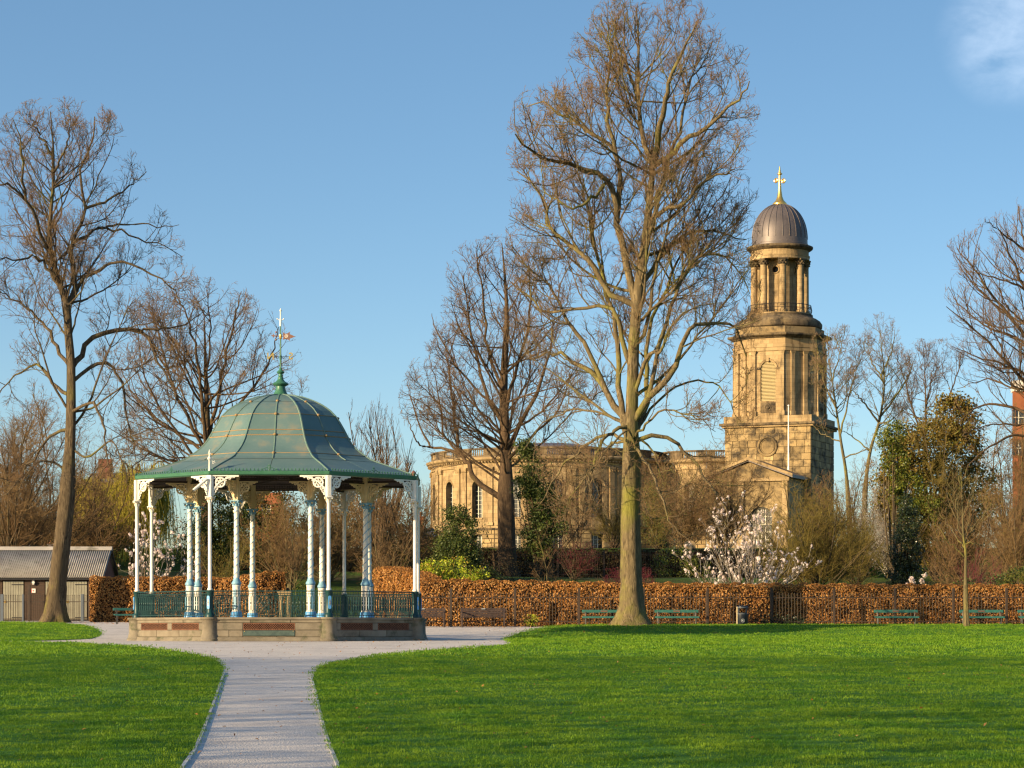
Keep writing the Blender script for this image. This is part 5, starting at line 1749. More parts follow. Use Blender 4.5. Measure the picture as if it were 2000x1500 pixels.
mb = MB(); mb.lathe([(3.0, 44.78), (3.95, 44.79), (3.95, 45.1), (4.0, 45.14), (4.0, 45.35), (3.85, 45.37), (3.85, 46.0)], 48); tw(mb.obj('entablature', M['church'], CHU))
mb = MB(); mb.lathe([(3.9, 46.0), (4.1, 46.1), (4.35, 46.28), (4.42, 46.38), (4.42, 46.58), (4.2, 46.66), (3.8, 46.72)], 48); tw(mb.obj('cornice', M['church_dark'], CHU))
dome = [(3.78, 46.7), (3.78, 46.95), (3.70, 47.0), (3.68, 47.7)]
for i in range(1, 15):
    a = pi / 2 * i / 15
    dome.append((3.68 * cos(a) ** .95, 47.7 + 4.75 * sin(a)))
dome.append((.45, 52.43))
mb = MB(); mb.lathe(dome, 48); tw(mb.obj('dome', M['lead'], CHU, True))
mb = MB(); mb.tube([(0, -r - .02, z) for r, z in dome[3:-1]], .055, 5); dr = mb.mesh('dome_roll', M['lead'], True)
for k in range(24):
    o = inst('dome_roll', dr, CHU, rz=k * pi / 12); at(o, CT.x, CT.y)
mb = MB(); mb.lathe([(.95, 52.28), (.95, 52.5), (.80, 52.65), (.55, 52.9), (.36, 53.4), (.24, 54.2), (.19, 55.0), (.17, 55.4)], 16)
mb.lathe([(.17, 55.3), (.15, 56.0), (.16, 56.3), (.34, 56.42), (.34, 56.5), (.18, 56.62), (.13, 56.9), (.08, 57.3), (.03, 57.5)], 12)
tw(mb.obj('cross_shaft', M['gold'], CHU, True))
for s in (-1, 1):
    mb = MB(); mb.tube([(0, 0, 55.55), (s * .5, 0, 55.55)], .075, 8); mb.torus((s * .72, 0, 55.55 + s * -.12), .27, .085, 18, 8, 'y'); mb.torus((s * .72, 0, 55.55 + s * -.12), .12, .05, 12, 6, 'y')
    o = mb.obj('cross_arm', M['gold'], CHU, True); o.rotation_euler = (0, 0, radians(-52)); at(o, CT.x, CT.y)
# pedimented porch
WC = (30.5, 202.0); WH = 5.35
def wg(o): o.rotation_euler = (0, 0, TR_); return at(o, WC[0], WC[1])
fw = lambda u, z, d: (u, d, z)
mb = MB(); mj = MB()
arched(mb, -WH, WH, 4.8, 15.2, [(1.6, 1.5, 6.2, 10.0, True)], fw, .6, mbj=mj)
wg(mb.obj('wall', M['church_block'], CHU)); wg(mj.obj('reveal', M['church_dark'], CHU))
mb = MB(); mb.prism([(1.6 + 1.5 * cos(t), 10.0 + 1.5 * sin(t)) for t in np.linspace(0, pi, 13)] + [(.1, 6.2), (3.1, 6.2)], .6, .7); w_ = wg(mb.obj('window', M['glass'], CHU))
mb = MB()
for u in (1.1, 1.6, 2.1): mb.box(u - .05, u + .05, .5, .56, 6.2, 11.2)
for z in (7.2, 8.2, 9.2, 10.2): mb.box(.12, 3.08, .49, .53, z, z + .08)
mb.obj('window_bar', M['mullion'], w_)
for s in (-1, 1):
    mb = MB(); xa, xb = sorted((s * WH, s * (WH - .3))); mb.box(xa, xb, .001, 8.0, 4.8, 15.2); wg(mb.obj('side_wall', M['church'], CHU))
mb = MB(); mb.prism([(-WH, 15.2), (WH, 15.2), (0, 17.25)], .02, .5); wg(mb.obj('pediment', M['church_block'], CHU))
for s in (-1, 1):
    mb = MB()
    P = [(s * (WH + .55), 15.15), (0, 17.35), (0, 17.75), (s * (WH + .55), 15.55)]
    mb.prism(P, -.35, 8.4); wg(mb.obj('pediment_roof', M['lead'], CHU))
    mb = MB()
    P = [(s * (WH + .6), 15.3), (0, 17.5), (0, 17.85), (s * (WH + .6), 15.65)]
    mb.prism(P, -.55, -.352); wg(mb.obj('raking_cornice', M['church'], CHU))
mb = MB(); mb.box(-WH - .1, WH + .1, -.3, .0, 14.75, 15.15); wg(mb.obj('frieze', M['church'], CHU))
for u in (-WH + .5, -1.0, WH - .5):
    mb = MB(); mb.box(u - .35, u + .35, -.2, 0, 5.2, 14.74); wg(mb.obj('pilaster', M['church'], CHU))
# flagpole
fx, fy, _ = px(1540, 900, 203.6 * KD)
fp_ = thing('flagpole', 'slim bare white flagpole standing in front of the church tower', 'flagpole', (fx, fy, px(1540, 918, fy)[2]))
mb = MB(); mb.lathe([(.12, 0), (.12, .4), (.095, .45), (.085, 4), (.06, 8.1)], 10); mb.obj('pole', M['pole'], fp_, True)
mb = MB(); mb.sphere((0, 0, 8.18), .12, 8, 6); mb.obj('finial', M['pole'], fp_, True)

def P0(x, Y):
    Y = Y * KD; X = (x - HX) / FPX * Y
    return (X, Y, float(terrain(X, Y)))
# ------------------------------------------------------------------ hedges
def hedge(label, pts, thick, seed, dens=900, leaf=.075, mat=None, zbase=0.0, group=None, cat='hedge'):
    """pts: (photo x, distance, photo y of the top) along the front face"""
    mat = mat or M['beech_leaf']
    rng = np.random.default_rng(seed)
    pts = [(p[0], p[1] * KD, p[2]) for p in pts]
    zbase = min(float(terrain((p[0] - HX) / FPX * p[1], p[1])) for p in pts) - .04
    W = [np.array([(p[0] - HX) / FPX * p[1], p[1], CAMZ + (HY - p[2]) / FPX * p[1]]) for p in pts]
    C = catmull(W, max(12, 6 * len(pts))) if len(W) > 2 else np.array([W[0] + (W[1] - W[0]) * t for t in np.linspace(0, 1, 24)])
    org = np.array([C[:, 0].mean(), C[:, 1].mean(), zbase])
    root = thing('hedge', label, cat, tuple(org), group=group)
    seg = np.linalg.norm(np.diff(C[:, :2], axis=0), axis=1); tot = seg.sum(); cum = np.concatenate([[0], np.cumsum(seg)])
    def pos(s):
        return np.stack([np.interp(s, cum, C[:, i]) for i in range(3)], -1)
    def nrm(s):
        d = pos(s + .2) - pos(s - .2); d = d[:, :2]; d /= np.linalg.norm(d, axis=1, keepdims=True) + 1e-9
        return np.stack([d[:, 1], -d[:, 0]], -1)          # towards the viewer
    Hm = (C[:, 2] - zbase).mean()
    nf = int(tot * Hm * dens); ntp = int(tot * thick * dens * .9); ne = int(2 * Hm * thick * dens); nb = int(nf * .25)
    out, nrs = [], []
    s = rng.uniform(0, tot, nf); v = rng.random(nf); dp = rng.exponential(.055, nf) - .03
    p = pos(s); n2 = nrm(s); hh = p[:, 2] - zbase
    lump = .045 * np.sin(s * 3.1 + v * 5) + .04 * np.sin(s * 7.3 - v * 9)
    rnd = .12 * np.clip(v - .93, 0, 1) / .07
    P = np.column_stack([p[:, 0] - n2[:, 0] * (dp + lump + rnd), p[:, 1] - n2[:, 1] * (dp + lump + rnd), zbase + .02 + v * hh]); out.append(P); nrs.append(np.column_stack([n2, np.zeros(nf)]))
    s = rng.uniform(0, tot, ntp); u = rng.random(ntp); p = pos(s); n2 = nrm(s)
    P = np.column_stack([p[:, 0] - n2[:, 0] * u * thick, p[:, 1] - n2[:, 1] * u * thick, p[:, 2] + .03 * np.sin(s * 4.3 + 1) + .03 * np.sin(s * 11) - rng.exponential(.04, ntp) + .05]); out.append(P); nrs.append(np.tile([0, 0, 1.], (ntp, 1)))
    for e, sg in ((0, -1), (tot, 1)):
        k = ne // 2
        s = np.full(k, float(e)); p = pos(s); n2 = nrm(s); u = rng.random(k); v = rng.random(k)
        t = np.column_stack([-n2[:, 1], n2[:, 0]]) * sg
        j = rng.exponential(.05, k)[:, None] - .04
        P = np.column_stack([p[:, :2] - n2 * (u * thick)[:, None] - t * j, zbase + v * (p[:, 2] - zbase)]); out.append(P); nrs.append(np.column_stack([t, np.zeros(k)]))
    s = rng.uniform(0, tot, nb); v = rng.random(nb); p = pos(s); n2 = nrm(s)
    P = np.column_stack([p[:, :2] - n2 * thick, zbase + v * (p[:, 2] - zbase)]); out.append(P); nrs.append(np.column_stack([-n2, np.zeros(nb)]))
    P = np.concatenate(out); Nn = np.concatenate(nrs)
    V, Q = quad_cloud(P, leaf, rng, (.55, .95), Nn, 1.8, .12)
    o = np_obj('foliage', V - org, Q, None, mat, root); o['kind'] = 'stuff'
    # woody core
    m = len(C)
    ins = .10
    vs = []
    n2 = nrm(cum)
    for i in range(m):
        a = C[i, :2] - n2[i] * ins; b = C[i, :2] - n2[i] * (thick - ins)
        z1 = C[i, 2] - .09
        vs += [(a[0], a[1], zbase - .02), (a[0], a[1], z1), (b[0], b[1], z1), (b[0], b[1], zbase - .02)]
    fs = []
    for i in range(m - 1):
        for k in range(4):
            fs.append((i * 4 + k, (i + 1) * 4 + k, (i + 1) * 4 + (k + 1) % 4, i * 4 + (k + 1) % 4))
    fs += [(0, 1, 2, 3), tuple((m - 1) * 4 + k for k in (3, 2, 1, 0))]
    mb = MB(); mb.add([tuple(np.array(v) - org) for v in vs], fs); mb.obj('branches', M['core'], root)
    return root
hedge('long straight beech hedge of dry brown leaves behind the railings, right half', [(824, 67.9, 1133), (1260, 67.6, 1140.5), (1640, 67.6, 1143), (2500, 67.6, 1147)], .95, 21, dens=800, leaf=.082)
hedge('beech hedge of dry brown leaves between the shed and the bandstand', [(176, 75.2, 1128), (300, 75.2, 1128), (408, 75.6, 1129)], .9, 22, dens=640, leaf=.09)
hedge('short domed beech hedge rising behind the middle of the bandstand', [(405, 75.8, 1131), (450, 75.6, 1129), (485, 75.4, 1124), (520, 75.4, 1119), (557, 75.6, 1117)], .9, 23, dens=640, leaf=.09)
hedge('short beech hedge sloping down behind the right side of the bandstand', [(731, 75.6, 1110), (760, 74.2, 1111), (795, 72.0, 1118), (822, 69.4, 1130)], .9, 24, dens=700, leaf=.085)
# dark hedge along the terrace edge

hedge('dark clipped hedge along the terrace edge below the round nave', [(935, 107.6, 1073), (1150, 107.6, 1074), (1400, 107.6, 1075), (1565, 107.6, 1076)], .9, 31, dens=130, leaf=.17, mat=M['dark_hedge_leaf'], zbase=2.1)
hedge('dark clipped hedge along the terrace edge seen through the bandstand', [(455, 107.6, 1072), (640, 107.6, 1072), (860, 107.6, 1074)], .9, 32, dens=130, leaf=.17, mat=M['dark_hedge_leaf'], zbase=2.4)

# ------------------------------------------------------------------ railings
def railing(label, x0, x1, Y, ztop, zpost, step, posts, seed, rails=(.2, 1.2), bar_r=.011, mat=None, name='railing', zb=0.0):
    mat = mat or M['fence']
    Y = Y * KD
    zb = float(terrain((x0 + x1 - 2 * HX) / 2 / FPX * Y, Y))
    X0, X1 = (x0 - HX) / FPX * Y, (x1 - HX) / FPX * Y
    root = thing(name, label, 'railing', ((X0 + X1) / 2, Y, zb))
    ox = (X0 + X1) / 2
    mb = MB(); mb.lathe([(bar_r, 0), (bar_r, ztop - .06), (bar_r * 1.8, ztop - .04), (bar_r * .3, ztop)], 5); bm = mb.mesh('bar', mat)
    n = int((X1 - X0) / step)
    for i in range(n + 1): inst('bar', bm, root, (X0 - ox + i * step, 0, 0))
    for z in rails:
        mb = MB(); mb.box(X0 - ox, X1 - ox, -.008, .008, z, z + .035); mb.obj('rail', mat, root)
    mb = MB(); mb.bbox(-.055, .055, -.05, .05, 0, zpost, .01); pm = mb.mesh('post', mat)
    for p in posts: inst('post', pm, root, ((p - HX) / FPX * Y - ox, -.005, 0))
    return root
railing('dark iron railings in front of the long beech hedge', 822, 2010, 67.05, 1.42, 1.62, .128, [881, 1006, 1131, 1257, 1382, 1507, 1629, 1748, 1862, 1966], 1)
railing('dark iron railings crossing the green slope behind the bandstand', 560, 732, 76.5, 1.55, 1.6, .125, [562, 645, 730], 2)
railing('low dark railings in front of the park shed doors', -60, 178, 76.6, 1.28, 1.75, .085, [57, 176], 3, rails=(.1, .92))
rp_ = thing('fence_post', 'blue grey steel post in front of the right shed door', 'post', P0(161, 76.2), group=None)
mb = MB(); mb.bbox(-.07, .07, -.06, .06, 0, 1.30, .01); mb.obj('post', M['greypost'], rp_)
rp_ = thing('fence_post', 'blue grey steel post at the left edge in front of the shed', 'post', P0(4, 76.2))
mb = MB(); mb.bbox(-.07, .07, -.06, .06, 0, 1.30, .01); mb.obj('post', M['greypost'], rp_)
rp_ = thing('fence_post', 'blue grey steel post beside the brown boarding of the shed', 'post', P0(45, 76.2))
mb = MB(); mb.bbox(-.04, .04, -.04, .04, 0, 1.30, .01); mb.obj('post', M['greypost'], rp_)
# dark terrace railings and the pale picket fence behind the bandstand
railing('dark terrace railings in front of the dark hedge below the nave', 960, 1560, 106.6, 1.75, 1.8, .16, [1000, 1090, 1180, 1330, 1420], 4, rails=(.2, 1.5), zb=2.05)
mb = MB(); mb.bbox(-.04, .04, -.015, .015, 0, .85, .01); mb.prism([(-.04, .85), (.04, .85), (0, .95)], -.015, .015); pk = mb.mesh('picket', M['cream'])
PY = 113 * KD; X0, X1 = (540 - HX) / FPX * PY, (815 - HX) / FPX * PY
pf = thing('picket_fence', 'pale sunlit picket fence on the terrace seen through the bandstand', 'fence', ((X0 + X1) / 2, PY, float(terrain(-14, PY))))
k = 0
while X0 + k * .19 < X1:
    inst('picket', pk, pf, (X0 + k * .19 - (X0 + X1) / 2, 0, .05)); k += 1
for z in (.3, .7):
    mb = MB(); mb.box(X0 - (X0 + X1) / 2, X1 - (X0 + X1) / 2, .016, .05, z, z + .07); mb.obj('rail', M['cream'], pf)

# ------------------------------------------------------------------ benches
def bench_green(xpx, Y, label, rzz=0.0, w=1.83):
    r = thing('park_bench', label, 'bench', P0(xpx, Y), rzz, 'green painted two board park benches')
    h = w / 2
    for nm, y0, z0, z1, dy in (('backrest', .17, .60, .72, .03), ('seat', -.20, .415, .445, .16), ('seat', -.03, .42, .45, .17)):
        mb = MB(); mb.bbox(-h, h, y0, y0 + dy, z0, z1, .008); mb.obj('board', M['bench_green'], r)
    mb = MB(); mb.bbox(-h, h, -.215, -.195, .37, .445, .006); mb.obj('board', M['bench_green'], r)
    for s in (-1, 1):
        x = s * (h - .14)
        mb = MB(); mb.tube([(x, -.16, 0), (x, -.17, .41)], .022, 6); mb.tube([(x, .12, 0), (x, .10, .42), (x, .21, .72)], .022, 6); mb.tube([(x, -.18, .405), (x, .12, .41)], .018, 6)
        mb.tube([(x, -.18, .41), (x, -.2, .60), (x, .17, .62)], .016, 6)
        mb.obj('leg', M['black'], r, True)
    mb = MB(); mb.box(-.14, .14, .162, .169, .635, .69); mb.obj('plate', M['vane'], r)
    return r
bench_green(1180, 66.6, 'green two board park bench half hidden behind the big tree trunk')
bench_green(1322, 66.6, 'green two board park bench just right of the big tree trunk')
bench_green(1751, 66.6, 'green two board park bench between the litter bin and the thin young tree')
bench_green(1918, 66.6, 'green two board park bench touching the thin young tree trunk')
bench_green(2032, 66.6, 'green two board park bench cut off by the right edge')
bench_green(262, 71.5, 'green two board park bench peeping out left of the bandstand', .35)
def bench_dark(xpx, Y, label):
    w = 1.85
    r = thing('park_bench', label, 'bench', P0(xpx, Y), 0, 'dark slatted park benches right of the bandstand')
    h = w / 2
    for i in range(5):
        t = i / 4
        mb = MB(); mb.bbox(-h, h, .14 + t * .08, .165 + t * .08, .44 + i * .072, .502 + i * .072, .006); mb.obj('slat', M['bench_dark'], r)
    for i in range(4):
        mb = MB(); mb.bbox(-h, h, -.27 + i * .105, -.18 + i * .105, .405, .43, .006); mb.obj('slat', M['bench_dark'], r)
    for s in (-1, 1):
        x = s * (h - .05)
        mb = MB(); mb.bbox(x - .03, x + .03, -.26, -.20, 0, .62, .008); mb.bbox(x - .03, x + .03, .12, .19, 0, .42, .008)
        mb.add([(x - .03, .14, .42), (x + .03, .14, .42), (x + .03, .20, .42), (x - .03, .20, .42), (x - .03, .23, .82), (x + .03, .23, .82), (x + .03, .29, .82), (x - .03, .29, .82)], [(3, 2, 1, 0), (4, 5, 6, 7), (0, 1, 5, 4), (1, 2, 6, 5), (2, 3, 7, 6), (3, 0, 4, 7)])
        mb.obj('leg', M['bench_dark'], r)
        mb = MB(); mb.bbox(x - .035, x + .035, -.28, .22, .622, .655, .008); mb.obj('armrest', M['bench_dark'], r)
    mb = MB(); mb.box(-.08, .08, .188, .196, .748, .782); mb.obj('plate', M['plate'], r)
    return r
bench_dark(944, 66.3, 'dark brown slatted bench standing free right of the bandstand')
bench_dark(826, 66.3, 'dark brown slatted bench partly hidden by the bandstand corner')

# litter bin
Yb = 66.2
bn = thing('litter_bin', 'round black litter bin with grey bands in front of the beech hedge', 'bin', P0(1450, Yb))
mb = MB(); mb.lathe([(.22, 0), (.22, .03), (.235, .05), (.235, .55), (.21, .56)], 22); mb.obj('body', M['bin'], bn, True)
for z in (.05, .54, .80):
    mb = MB(); mb.lathe([(.236, z), (.246, z + .005), (.246, z + .03), (.236, z + .035)], 22, caps=False); mb.obj('band', M['greypost'], bn, True)
mb = MB(); mb.lathe([(.235, .78), (.24, .80), (.235, .86), (.20, .89), (.02, .90)], 22); mb.obj('lid', M['bin'], bn, True)
for a in range(4):
    t = a * pi / 2 + pi / 4
    mb = MB(); mb.box(-.035, .035, -.236, -.22, .55, .79); o = mb.obj('lid_support', M['bin'], bn); o.rotation_euler = (0, 0, t)
mb = MB(); mb.lathe([(.19, .1), (.19, .62)], 14); mb.obj('liner', M['black'], bn)
mb = MB(); mb.torus((0, -.238, .28), .065, .012, 16, 5); mb.sphere((0, -.238, .28), .03, 6, 4); mb.obj('emblem', M['plate'], bn)
pt = thing('marker_post', 'slim pale wooden post standing at the left of the litter bin', 'post', P0(1439.5, 65.9))
mb = MB(); mb.bbox(-.018, .018, -.018, .018, 0, .86, .004); mb.obj('post', M['cream'], pt)

# ------------------------------------------------------------------ shed
SY = 78.0 * KD
SZ = float(terrain(-20, SY))
XR = (203 - HX) / FPX * SY
sh = thing('shed', 'long low park shed with corrugated roof, pale plank doors and brown boarding', 'shed', (XR - 5, SY, SZ))
def sx(p): return (p - HX) / FPX * SY - (XR - 5)
XL = -20.0
xr = 5.0
mb = MB(); mb.box(XL, xr - .15, .08, 4.95, -.1, 2.02); mb.obj('wall', M['brick_dark'], sh)
mb = MB(); mb.prism([(0, 0)] * 0 or [(0, 0), (1, 0), (1, 1)], 0, 1) if False else None
mb.add([(xr - .16, .0, 2.0), (xr - .16, 5.0, 2.0), (xr - .16, 2.5, 3.48), (xr - .36, .0, 2.0), (xr - .36, 5.0, 2.0), (xr - .36, 2.5, 3.48)], [(0, 1, 2), (5, 4, 3), (0, 2, 5, 3), (1, 4, 5, 2)])
mb.obj('gable', M['brick_dark'], sh)
def corr(yA, zA, yB, zB):
    per = .105; n = int((xr - XL) / per * 6)
    x = XL + (xr + .02 - XL) * np.arange(n + 1) / n
    o = .030 * np.sin(2 * np.pi * x / per)
    dx, dz = yB - yA, zB - zA
    L = math.hypot(dx, dz); ny_, nz_ = -dz / L, dx / L
    if nz_ < 0: ny_, nz_ = -ny_, -nz_
    V = []
    for t in (0.0, 1.0):
        V.append(np.column_stack([x, yA + dx * t + ny_ * o, zA + dz * t + nz_ * o]))
    for t in (1.0, 0.0):
        V.append(np.column_stack([x, yA + dx * t + ny_ * (o - .012), zA + dz * t + nz_ * (o - .012)]))
    V = np.concatenate(V); m = n + 1
    i = np.arange(n)
    Q = []
    for a in range(4):
        b = (a + 1) % 4
        Q.append(np.stack([a * m + i, a * m + i + 1, b * m + i + 1, b * m + i], -1))
    return V, np.concatenate(Q)
v, q = corr(-.28, 2.10, 2.5, 3.62); np_obj('roof_sheet', v, q, None, M['corrugated'], sh)
v, q = corr(5.28, 2.10, 2.5, 3.62); np_obj('roof_sheet', v, q, None, M['corrugated'], sh)
mb = MB(); mb.add([(XL, 2.2, 3.50), (xr + .03, 2.2, 3.50), (xr + .03, 2.5, 3.69), (XL, 2.5, 3.69), (XL, 2.8, 3.50), (xr + .03, 2.8, 3.50)], [(0, 1, 2, 3), (3, 2, 5, 4), (0, 4, 5, 1), (0, 3, 4), (1, 5, 2)]); mb.obj('ridge_cap', M['corrugated'], sh)
mb = MB(); mb.box(XL, xr, -.20, -.17, 1.98, 2.10); mb.obj('eaves_board', M['black'], sh)
for s, ya, yb in ((0, -.28, 2.5), (1, 5.28, 2.5)):
    mb = MB(); mb.add([(xr - .03, ya, 1.98), (xr - .03, yb, 3.50), (xr - .03, yb, 3.62), (xr - .03, ya, 2.10), (xr, ya, 1.98), (xr, yb, 3.50), (xr, yb, 3.62), (xr, ya, 2.10)], [(0, 1, 2, 3), (7, 6, 5, 4), (0, 4, 5, 1), (2, 6, 7, 3)]); mb.obj('barge_board', M['black'], sh)
def door(x0, x1, handle_left):
    d = link(bpy.data.objects.new('door', bpy.data.meshes.new('door_frame')), sh)
    mb = MB(); mb.box(x0 - .05, x1 + .05, .03, .078, 0, 1.98); d.data = mb.mesh('door', M['core'])
    n = 8; w = (x1 - x0) / n
    for i in range(n):
        mb = MB(); mb.bbox(x0 + i * w + .006, x0 + (i + 1) * w - .006, .0, .03, .05, 1.93, .005); mb.obj('plank', M['door'], d)
    hx = x1 if handle_left else x1
    for z in (.13, 1.73):
        mb = MB(); mb.bbox(x1 - .58, x1, -.012, -.001, z, z + .045, .003); mb.obj('hinge', M['black'], d)
    mb = MB(); mb.sphere((x0 + .10, -.03, .92), .035, 8, 6); mb.box(x0 + .05, x0 + .15, -.01, -.001, .86, .98); mb.obj('handle', M['gold'], d)
def boards(x0, x1):
    n = 14; hgt = 1.97 / n
    for i in range(n):
        mb = MB(); z = i * hgt
        mb.add([(x0, .01, z + .006), (x1, .01, z + .006), (x1, .03, z + hgt), (x0, .03, z + hgt), (x0, .078, z + .006), (x1, .078, z + .006), (x1, .078, z + hgt), (x0, .078, z + hgt)], [(0, 1, 2, 3), (3, 2, 6, 7), (4, 5, 1, 0), (0, 3, 7, 4), (1, 5, 6, 2)]); mb.obj('board', M['board'], sh)
door(sx(6), sx(46), True); door(sx(-62), sx(-20), True); boards(sx(-18), sx(4)); boards(sx(48), sx(87)); door(sx(89), sx(124), True); door(sx(128), sx(170), True)
mb = MB(); mb.bbox(sx(172), sx(178), -.04, .07, 0, 1.97, .01); mb.obj('post', M['board'], sh)
lp = thing('wall_lamp', 'oval white bulkhead lamp under the eaves on the brown shed boarding', 'lamp', (sh.location.x + sx(65.5), SY, SZ + 1.86))
mb = MB(); mb.prism([(.075 * cos(t), .115 * sin(t)) for t in np.linspace(0, 2 * pi, 17)[:-1]], -.10, .0); mb.obj('lamp_shade', M['white'], lp)
mb = MB(); mb.torus((0, -.10, 0), .078, .014, 16, 5); mb.obj('rim', M['greypost'], lp)
sg = thing('sign', 'small white sign with a red cross on the brown shed boarding', 'sign', (sh.location.x + sx(65.5), SY, SZ + 1.46))
mb = MB(); mb.bbox(-.10, .10, -.012, 0.0, -.10, .10, .004); mb.obj('panel', M['white'], sg)
mb = MB(); mb.box(-.012, .012, -.016, -.0125, -.045, .045); mb.box(-.04, -.0125, -.016, -.0125, -.012, .012); mb.box(.0125, .04, -.016, -.0125, -.012, .012); mb.box(-.095, -.07, -.016, -.0125, -.095, .095); mb.obj('print', M['red'], sg)

# ------------------------------------------------------------------ buildings far off
def house(name, label, cat, x0, x1, ytop, Y, depth, wallm, roofm, roof_h=0, wins=(), zb=None, hipx=0, extra=None, ridge_along=True):
    Y = Y * KD
    X0, X1 = (x0 - HX) / FPX * Y, (x1 - HX) / FPX * Y
    zt = CAMZ + (HY - ytop) / FPX * Y - roof_h
    cx = (X0 + X1) / 2
    zb = float(terrain(cx, Y)) - .5 if zb is None else zb
    r = thing(name, label, cat, (cx, Y, zb))
    h = (X1 - X0) / 2; zt -= zb
    ops = [((wx - HX) / FPX * Y - cx, ww, CAMZ + (HY - wy1) / FPX * Y - zb, CAMZ + (HY - wy0) / FPX * Y - zb, False) for (wx, wy0, wy1, ww) in wins]
    mb = MB(); arched(mb, -h, h, 0, zt, ops, lambda u, z, d: (u, d, z), .15)
    mb.add([(-h, 0, 0), (-h, depth, 0), (-h, depth, zt), (-h, 0, zt), (h, 0, 0), (h, depth, 0), (h, depth, zt), (h, 0, zt)], [(0, 1, 2, 3), (4, 7, 6, 5), (1, 5, 6, 2), (3, 2, 6, 7)])
    mb.obj('wall', wallm, r)
    for (c, w, a, b, _) in ops:
        mb = MB(); mb.box(c - w, c + w, .12, .16, a, b); wn_ = mb.obj('window', M['glass'], r)
        mb = MB(); mb.box(c - .04, c + .04, .08, .119, a, b); mb.box(c - w, c + w, .09, .118, (a + b) / 2 - .04, (a + b) / 2 + .04)
        for s in (-1, 1): xa, xb = sorted((c + s * w, c + s * (w - .09))); mb.box(xa, xb, .07, .117, a, b)
        mb.obj('frame', M['mullion'], wn_)
    if roof_h > 0:
        mb = MB(); o = .25
        if ridge_along:
            hp = hipx
            mb.add([(-h - o, -o, zt - .05), (h + o, -o, zt - .05), (h + o, depth + o, zt - .05), (-h - o, depth + o, zt - .05), (-h + hp, depth / 2, zt + roof_h), (h - hp, depth / 2, zt + roof_h)], [(0, 1, 5, 4), (1, 2, 5), (2, 3, 4, 5), (3, 0, 4), (3, 2, 1, 0)])
        else:
            mb.add([(-h - o, -o, zt - .05), (h + o, -o, zt - .05), (h + o, depth + o, zt - .05), (-h - o, depth + o, zt - .05), (0, -o, zt + roof_h), (0, depth + o, zt + roof_h)], [(0, 1, 4), (1, 2, 5, 4), (2, 3, 5), (3, 0, 4, 5), (3, 2, 1, 0)])
        mb.obj('roof', roofm, r)
    return r, zt, h
house('brick_house', 'sunlit orange brick building glimpsed through the middle of the bandstand', 'house', 492, 548, 962, 150, 3, M['brick'], M['slate'], 0, wins=[(520, 985, 1005, .45)])
r_, zt_, h_ = house('brick_house', 'tall red brick building with a pale parapet at the right edge', 'house', 1984, 2090, 764, 150, 1.5, M['brick'], M['slate'], 0, wins=[(1990, 800, 830, .6), (1990, 860, 890, .6)])
mb = MB(); mb.box(-h_ - .15, h_ + .15, -.2, 1.7, zt_, zt_ + 1.0); mb.obj('parapet', M['render_white'], r_)
house('white_house', 'white rendered gable house behind the left end of the shed roof', 'house', -60, 36, 1030, 120, 8, M['render_white'], M['slate'], 1.4, wins=[(12, 1050, 1064, .35)], ridge_along=False)
r_, zt_, h_ = house('tiled_house', 'low house with an orange tiled roof beyond the shed', 'house', 36, 118, 1043, 128, 7, M['brick_dark'], M['orange_tile'], 1.0, wins=[(95, 1062, 1070, .4)])
r_, zt_, h_ = house('long_store', 'long low building with a pale blue sheet roof just above the shed ridge', 'building', 18, 190, 1060, 112, 6, M['pale_sheet'], M['pale_sheet'], .5)
r_, zt_, h_ = house('dark_house', 'dark house with a brick chimney left of the round nave', 'house', 800, 846, 1030, 165, 6, M['brick_dark'], M['slate'], 1.0)
mb = MB(); mb.box(-.6, .2, 1.6, 2.6, zt_, zt_ + 2.2); c_ = mb.obj('chimney', M['brick'], r_)
mb = MB(); mb.lathe([(.14, zt_ + 2.2), (.11, zt_ + 2.7)], 8, c=(-.2, 2.1)); mb.obj('chimney_pot', M['orange_tile'], c_)
r_, zt_, h_ = house('dark_house', 'roof top with a dark chimney beside the left tree trunk above the willow', 'house', 170, 232, 920, 175, 7, M['brick_dark'], M['slate'], 1.2)
mb = MB(); mb.box(-.7, .7, 1.2, 2.4, zt_, zt_ + 2.6); mb.obj('chimney', M['brick_dark'], r_)
# stone sundial pedestal behind the bandstand, gravestone by the church
Yp = 73.0
pd = thing('stone_pedestal', 'golden stone pedestal with two legs seen through the bandstand railing', 'pedestal', P0(556, Yp))
mb = MB(); mb.bbox(-.34, .34, -.2, .2, 1.38, 1.46, .02); mb.bbox(-.28, .28, -.15, .15, 1.28, 1.378, .01); mb.obj('top', M['church'], pd)
for s in (-1, 1):
    mb = MB(); mb.bbox(s * .18 - .08, s * .18 + .08, -.11, .11, 0.0, 1.278, .02); mb.obj('leg', M['church'], pd)
mb = MB(); mb.bbox(-.36, .36, -.24, .24, 0, .14, .02); mb.obj('base', M['church'], pd)
gs = thing('gravestone', 'small round topped pale gravestone on the terrace right of the big tree', 'gravestone', P0(1347, 112))
mb = MB(); mb.prism([(-.42, 0), (.42, 0), (.42, .35)] + [(.42 * cos(t), .35 + .3 * sin(t)) for t in np.linspace(.2, pi - .2, 8)] + [(-.42, .35)], -.07, .07); mb.obj('stone', M['church'], gs)

